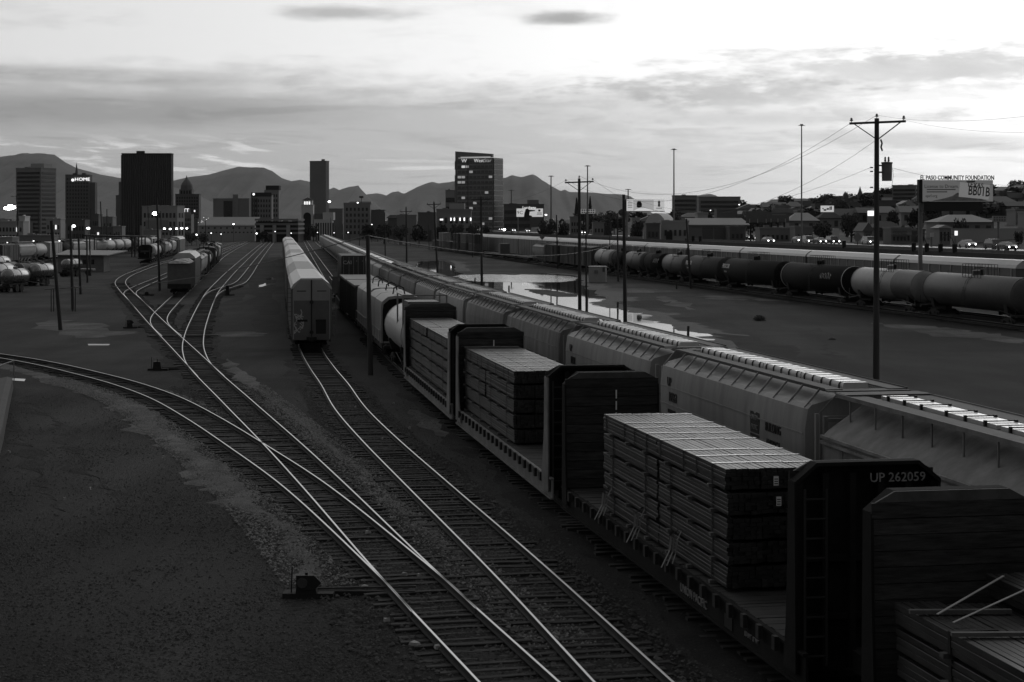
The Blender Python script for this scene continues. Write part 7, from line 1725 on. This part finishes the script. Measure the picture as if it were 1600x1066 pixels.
MB().loft([[(.55, y, z), (0, y, z + .55), (-.55, y, z), (0, y, z - .55)] for y in (0, .05)]).build('panel', m_grey, o); MB().box(-.05, .05, .06, .14, 0, z).build('post', m_metal, o)
# switch stands and points gear
def switch_stand(u, v, label, h=.9, target=True, rod=None, sc=1.0):
    X, Y = gp(u, v); o = empty('switch_stand', (X, Y, 0), 0, label, 'switch stand', 'switch stands'); o.scale = (sc,) * 3
    MB().box(-.62, .62, -.16, .16, 0, .13).box(-.62, 1.0 if rod is None else rod, .20, .40, 0, .12).build('base_timber', m_tie, o)
    MB().loft([[(-.30, -.16, .13), (.22, -.16, .13), (.22, .16, .13), (-.30, .16, .13)], [(-.26, -.13, h - .14), (.14, -.13, h - .14), (.14, .13, h - .14), (-.26, .13, h - .14)]]).build('stand_body', m_black, o)
    MB().tube((-.05, 0, .2), (-.05, 0, h), .035, 8).build('spindle', m_black, o); MB().bar((-.42, 0, .12), (-.40, .02, h + .14), .03).build('lever', m_black, o)
    if target:
        MB().loft([[(-.28, y, h - .40), (.16, y, h - .40), (.34, y, h - .22), (.16, y, h - .04), (-.28, y, h - .04)] for y in (-.20, -.17)]).build('target', m_black, o)
        MB().tube((-.13, -.215, h - .22), (-.13, -.20, h - .22), .13, 10).build('reflector', m_rust, o)
    MB().bar((0, .3, .16), (rod or 1.0, .55, .16), .05).build('throw_rod', m_rust, o)
switch_stand(482, 934, 'near switch stand with an arrow target beside the turnout points', .62, True, 2.6, 1.0)
switch_stand(247, 579, 'small dark switch stand left of the far turnout', .7, False, 2.2)
switch_stand(204, 513, 'switch stand left of the far left track', .75, True, 1.2)
switch_stand(230, 462, 'small switch stand before the gondola string', .6, False, .8)
switch_stand(356, 462, 'switch stand right of the middle siding turnout', 1.4, False, .8)
# plank crossing laid between the rails
cxp, cyp = gp(287, 527)
pc = empty('plank_crossing', (cxp, cyp, 0), R(5), 'plank walkway laid across the double turnout', 'crossing')
for k in range(3): MB().box(-2.85, 2.75, -.36 + k * .26, -.13 + k * .26, .10, .17).build('plank', m_plank, pc)
# stub posts standing in the water and bush, litter
for i, (u, v, h) in enumerate(((1028, 503, .0), (965, 481, .6), (1011, 494, .0), (949, 485, .0), (1118, 507, .0), (1057, 452, .8), (786, 461, .6), (795, 452, .5), (742, 440, .6), (1075, 523, .7))):
    if not h: continue
    X, Y = gp(u, v); o = empty('stub_post', (X, Y, 0), 0, f'short dark stub post near the standing water, {ordinal(sorted((965, 1057, 786, 795, 742, 1075)).index(u))} from the left', 'post', 'stub posts by the water'); MB().tube((0, 0, -.2), (.03, 0, h), .11, 8, .10).build('stub', m_wood, o)
X, Y = gp(1187, 501); bsh = put('desert_bush', tree_mesh(21), None, (X, Y, -.35)); bsh.scale = (1.1, 1.1, .85); tag(bsh, 'low dark bush on the bare lot in front of the tank cars', 'bush')
X, Y = gp(1300, 531); bs2 = put('desert_bush', tree_mesh(22), None, (X, Y, -.25)); bs2.scale = (.55, .55, .4); tag(bs2, 'small dark tuft on the bare lot near the transformer pole', 'bush')
rr = random.Random(91)
for i, (u, v, s) in enumerate(((570, 925, .16), (585, 893, .14), (632, 905, .13), (575, 838, .16), (604, 977, .14), (684, 1020, .2), (648, 1015, .22), (655, 906, .12), (585, 810, .1), (615, 634, .13), (555, 640, .14), (640, 673, .14), (597, 690, .12), (256, 718, .1), (255, 722, .12), (14, 711, .12), (101, 785, .1), (140, 769, .12))):
    X, Y = gp(u, v); s *= .6; r = random.Random(i); q = MB().loft([[(-s, -s * .5, 0), (s * .8, -s * .6, 0), (s, s * .5, 0), (-s * .7, s * .6, 0)], [(-s * .8, -s * .4, .07), (s * .6, -s * .5, .09), (s * .8, s * .4, .06), (-s * .6, s * .5, .08)]])
    o = q.build('litter_scrap', mat('pale_litter', .34, .7, var=.3, scale=8), None, (X, Y, .09), r.uniform(0, 3)); tag(o, f'small pale scrap on the track ground, {ordinal(sorted((570, 585.1, 632, 575, 604, 684, 648, 655, 585, 615, 555, 640, 597, 256, 255, 14, 101, 140)).index(u if not (u == 585 and v == 893) else 585.1))} from the left', 'litter', 'litter on the ground')
# rusty low wall with hose at the left edge
lw = empty('low_wall', (0, 0, 0), 0, 'low mud-stained wall running along the left edge', 'wall')
pts = [gp(21, 606), gp(14, 640), gp(5, 690), gp(-12, 760), gp(-60, 900), gp(-150, 1150), gp(-420, 1900)]
rings = [[(x - .9, y, 0), (x, y, 0), (x - .05, y, .55), (x - .35, y, .62), (x - .9, y, .5)] for x, y in pts]
MB().loft(rings).build('bank', mat('stained_wall', .07, .85, var=.3, scale=.6), lw)
X, Y = gp(22, 589); MB().path([(X, Y, 0), (X - .02, Y, .9), (X + .1, Y - .6, 1.0), (X - .25, Y - 1.8, .85), (X - .5, Y - 4, .66)], .035, 6).build('pipe', m_metal, lw)
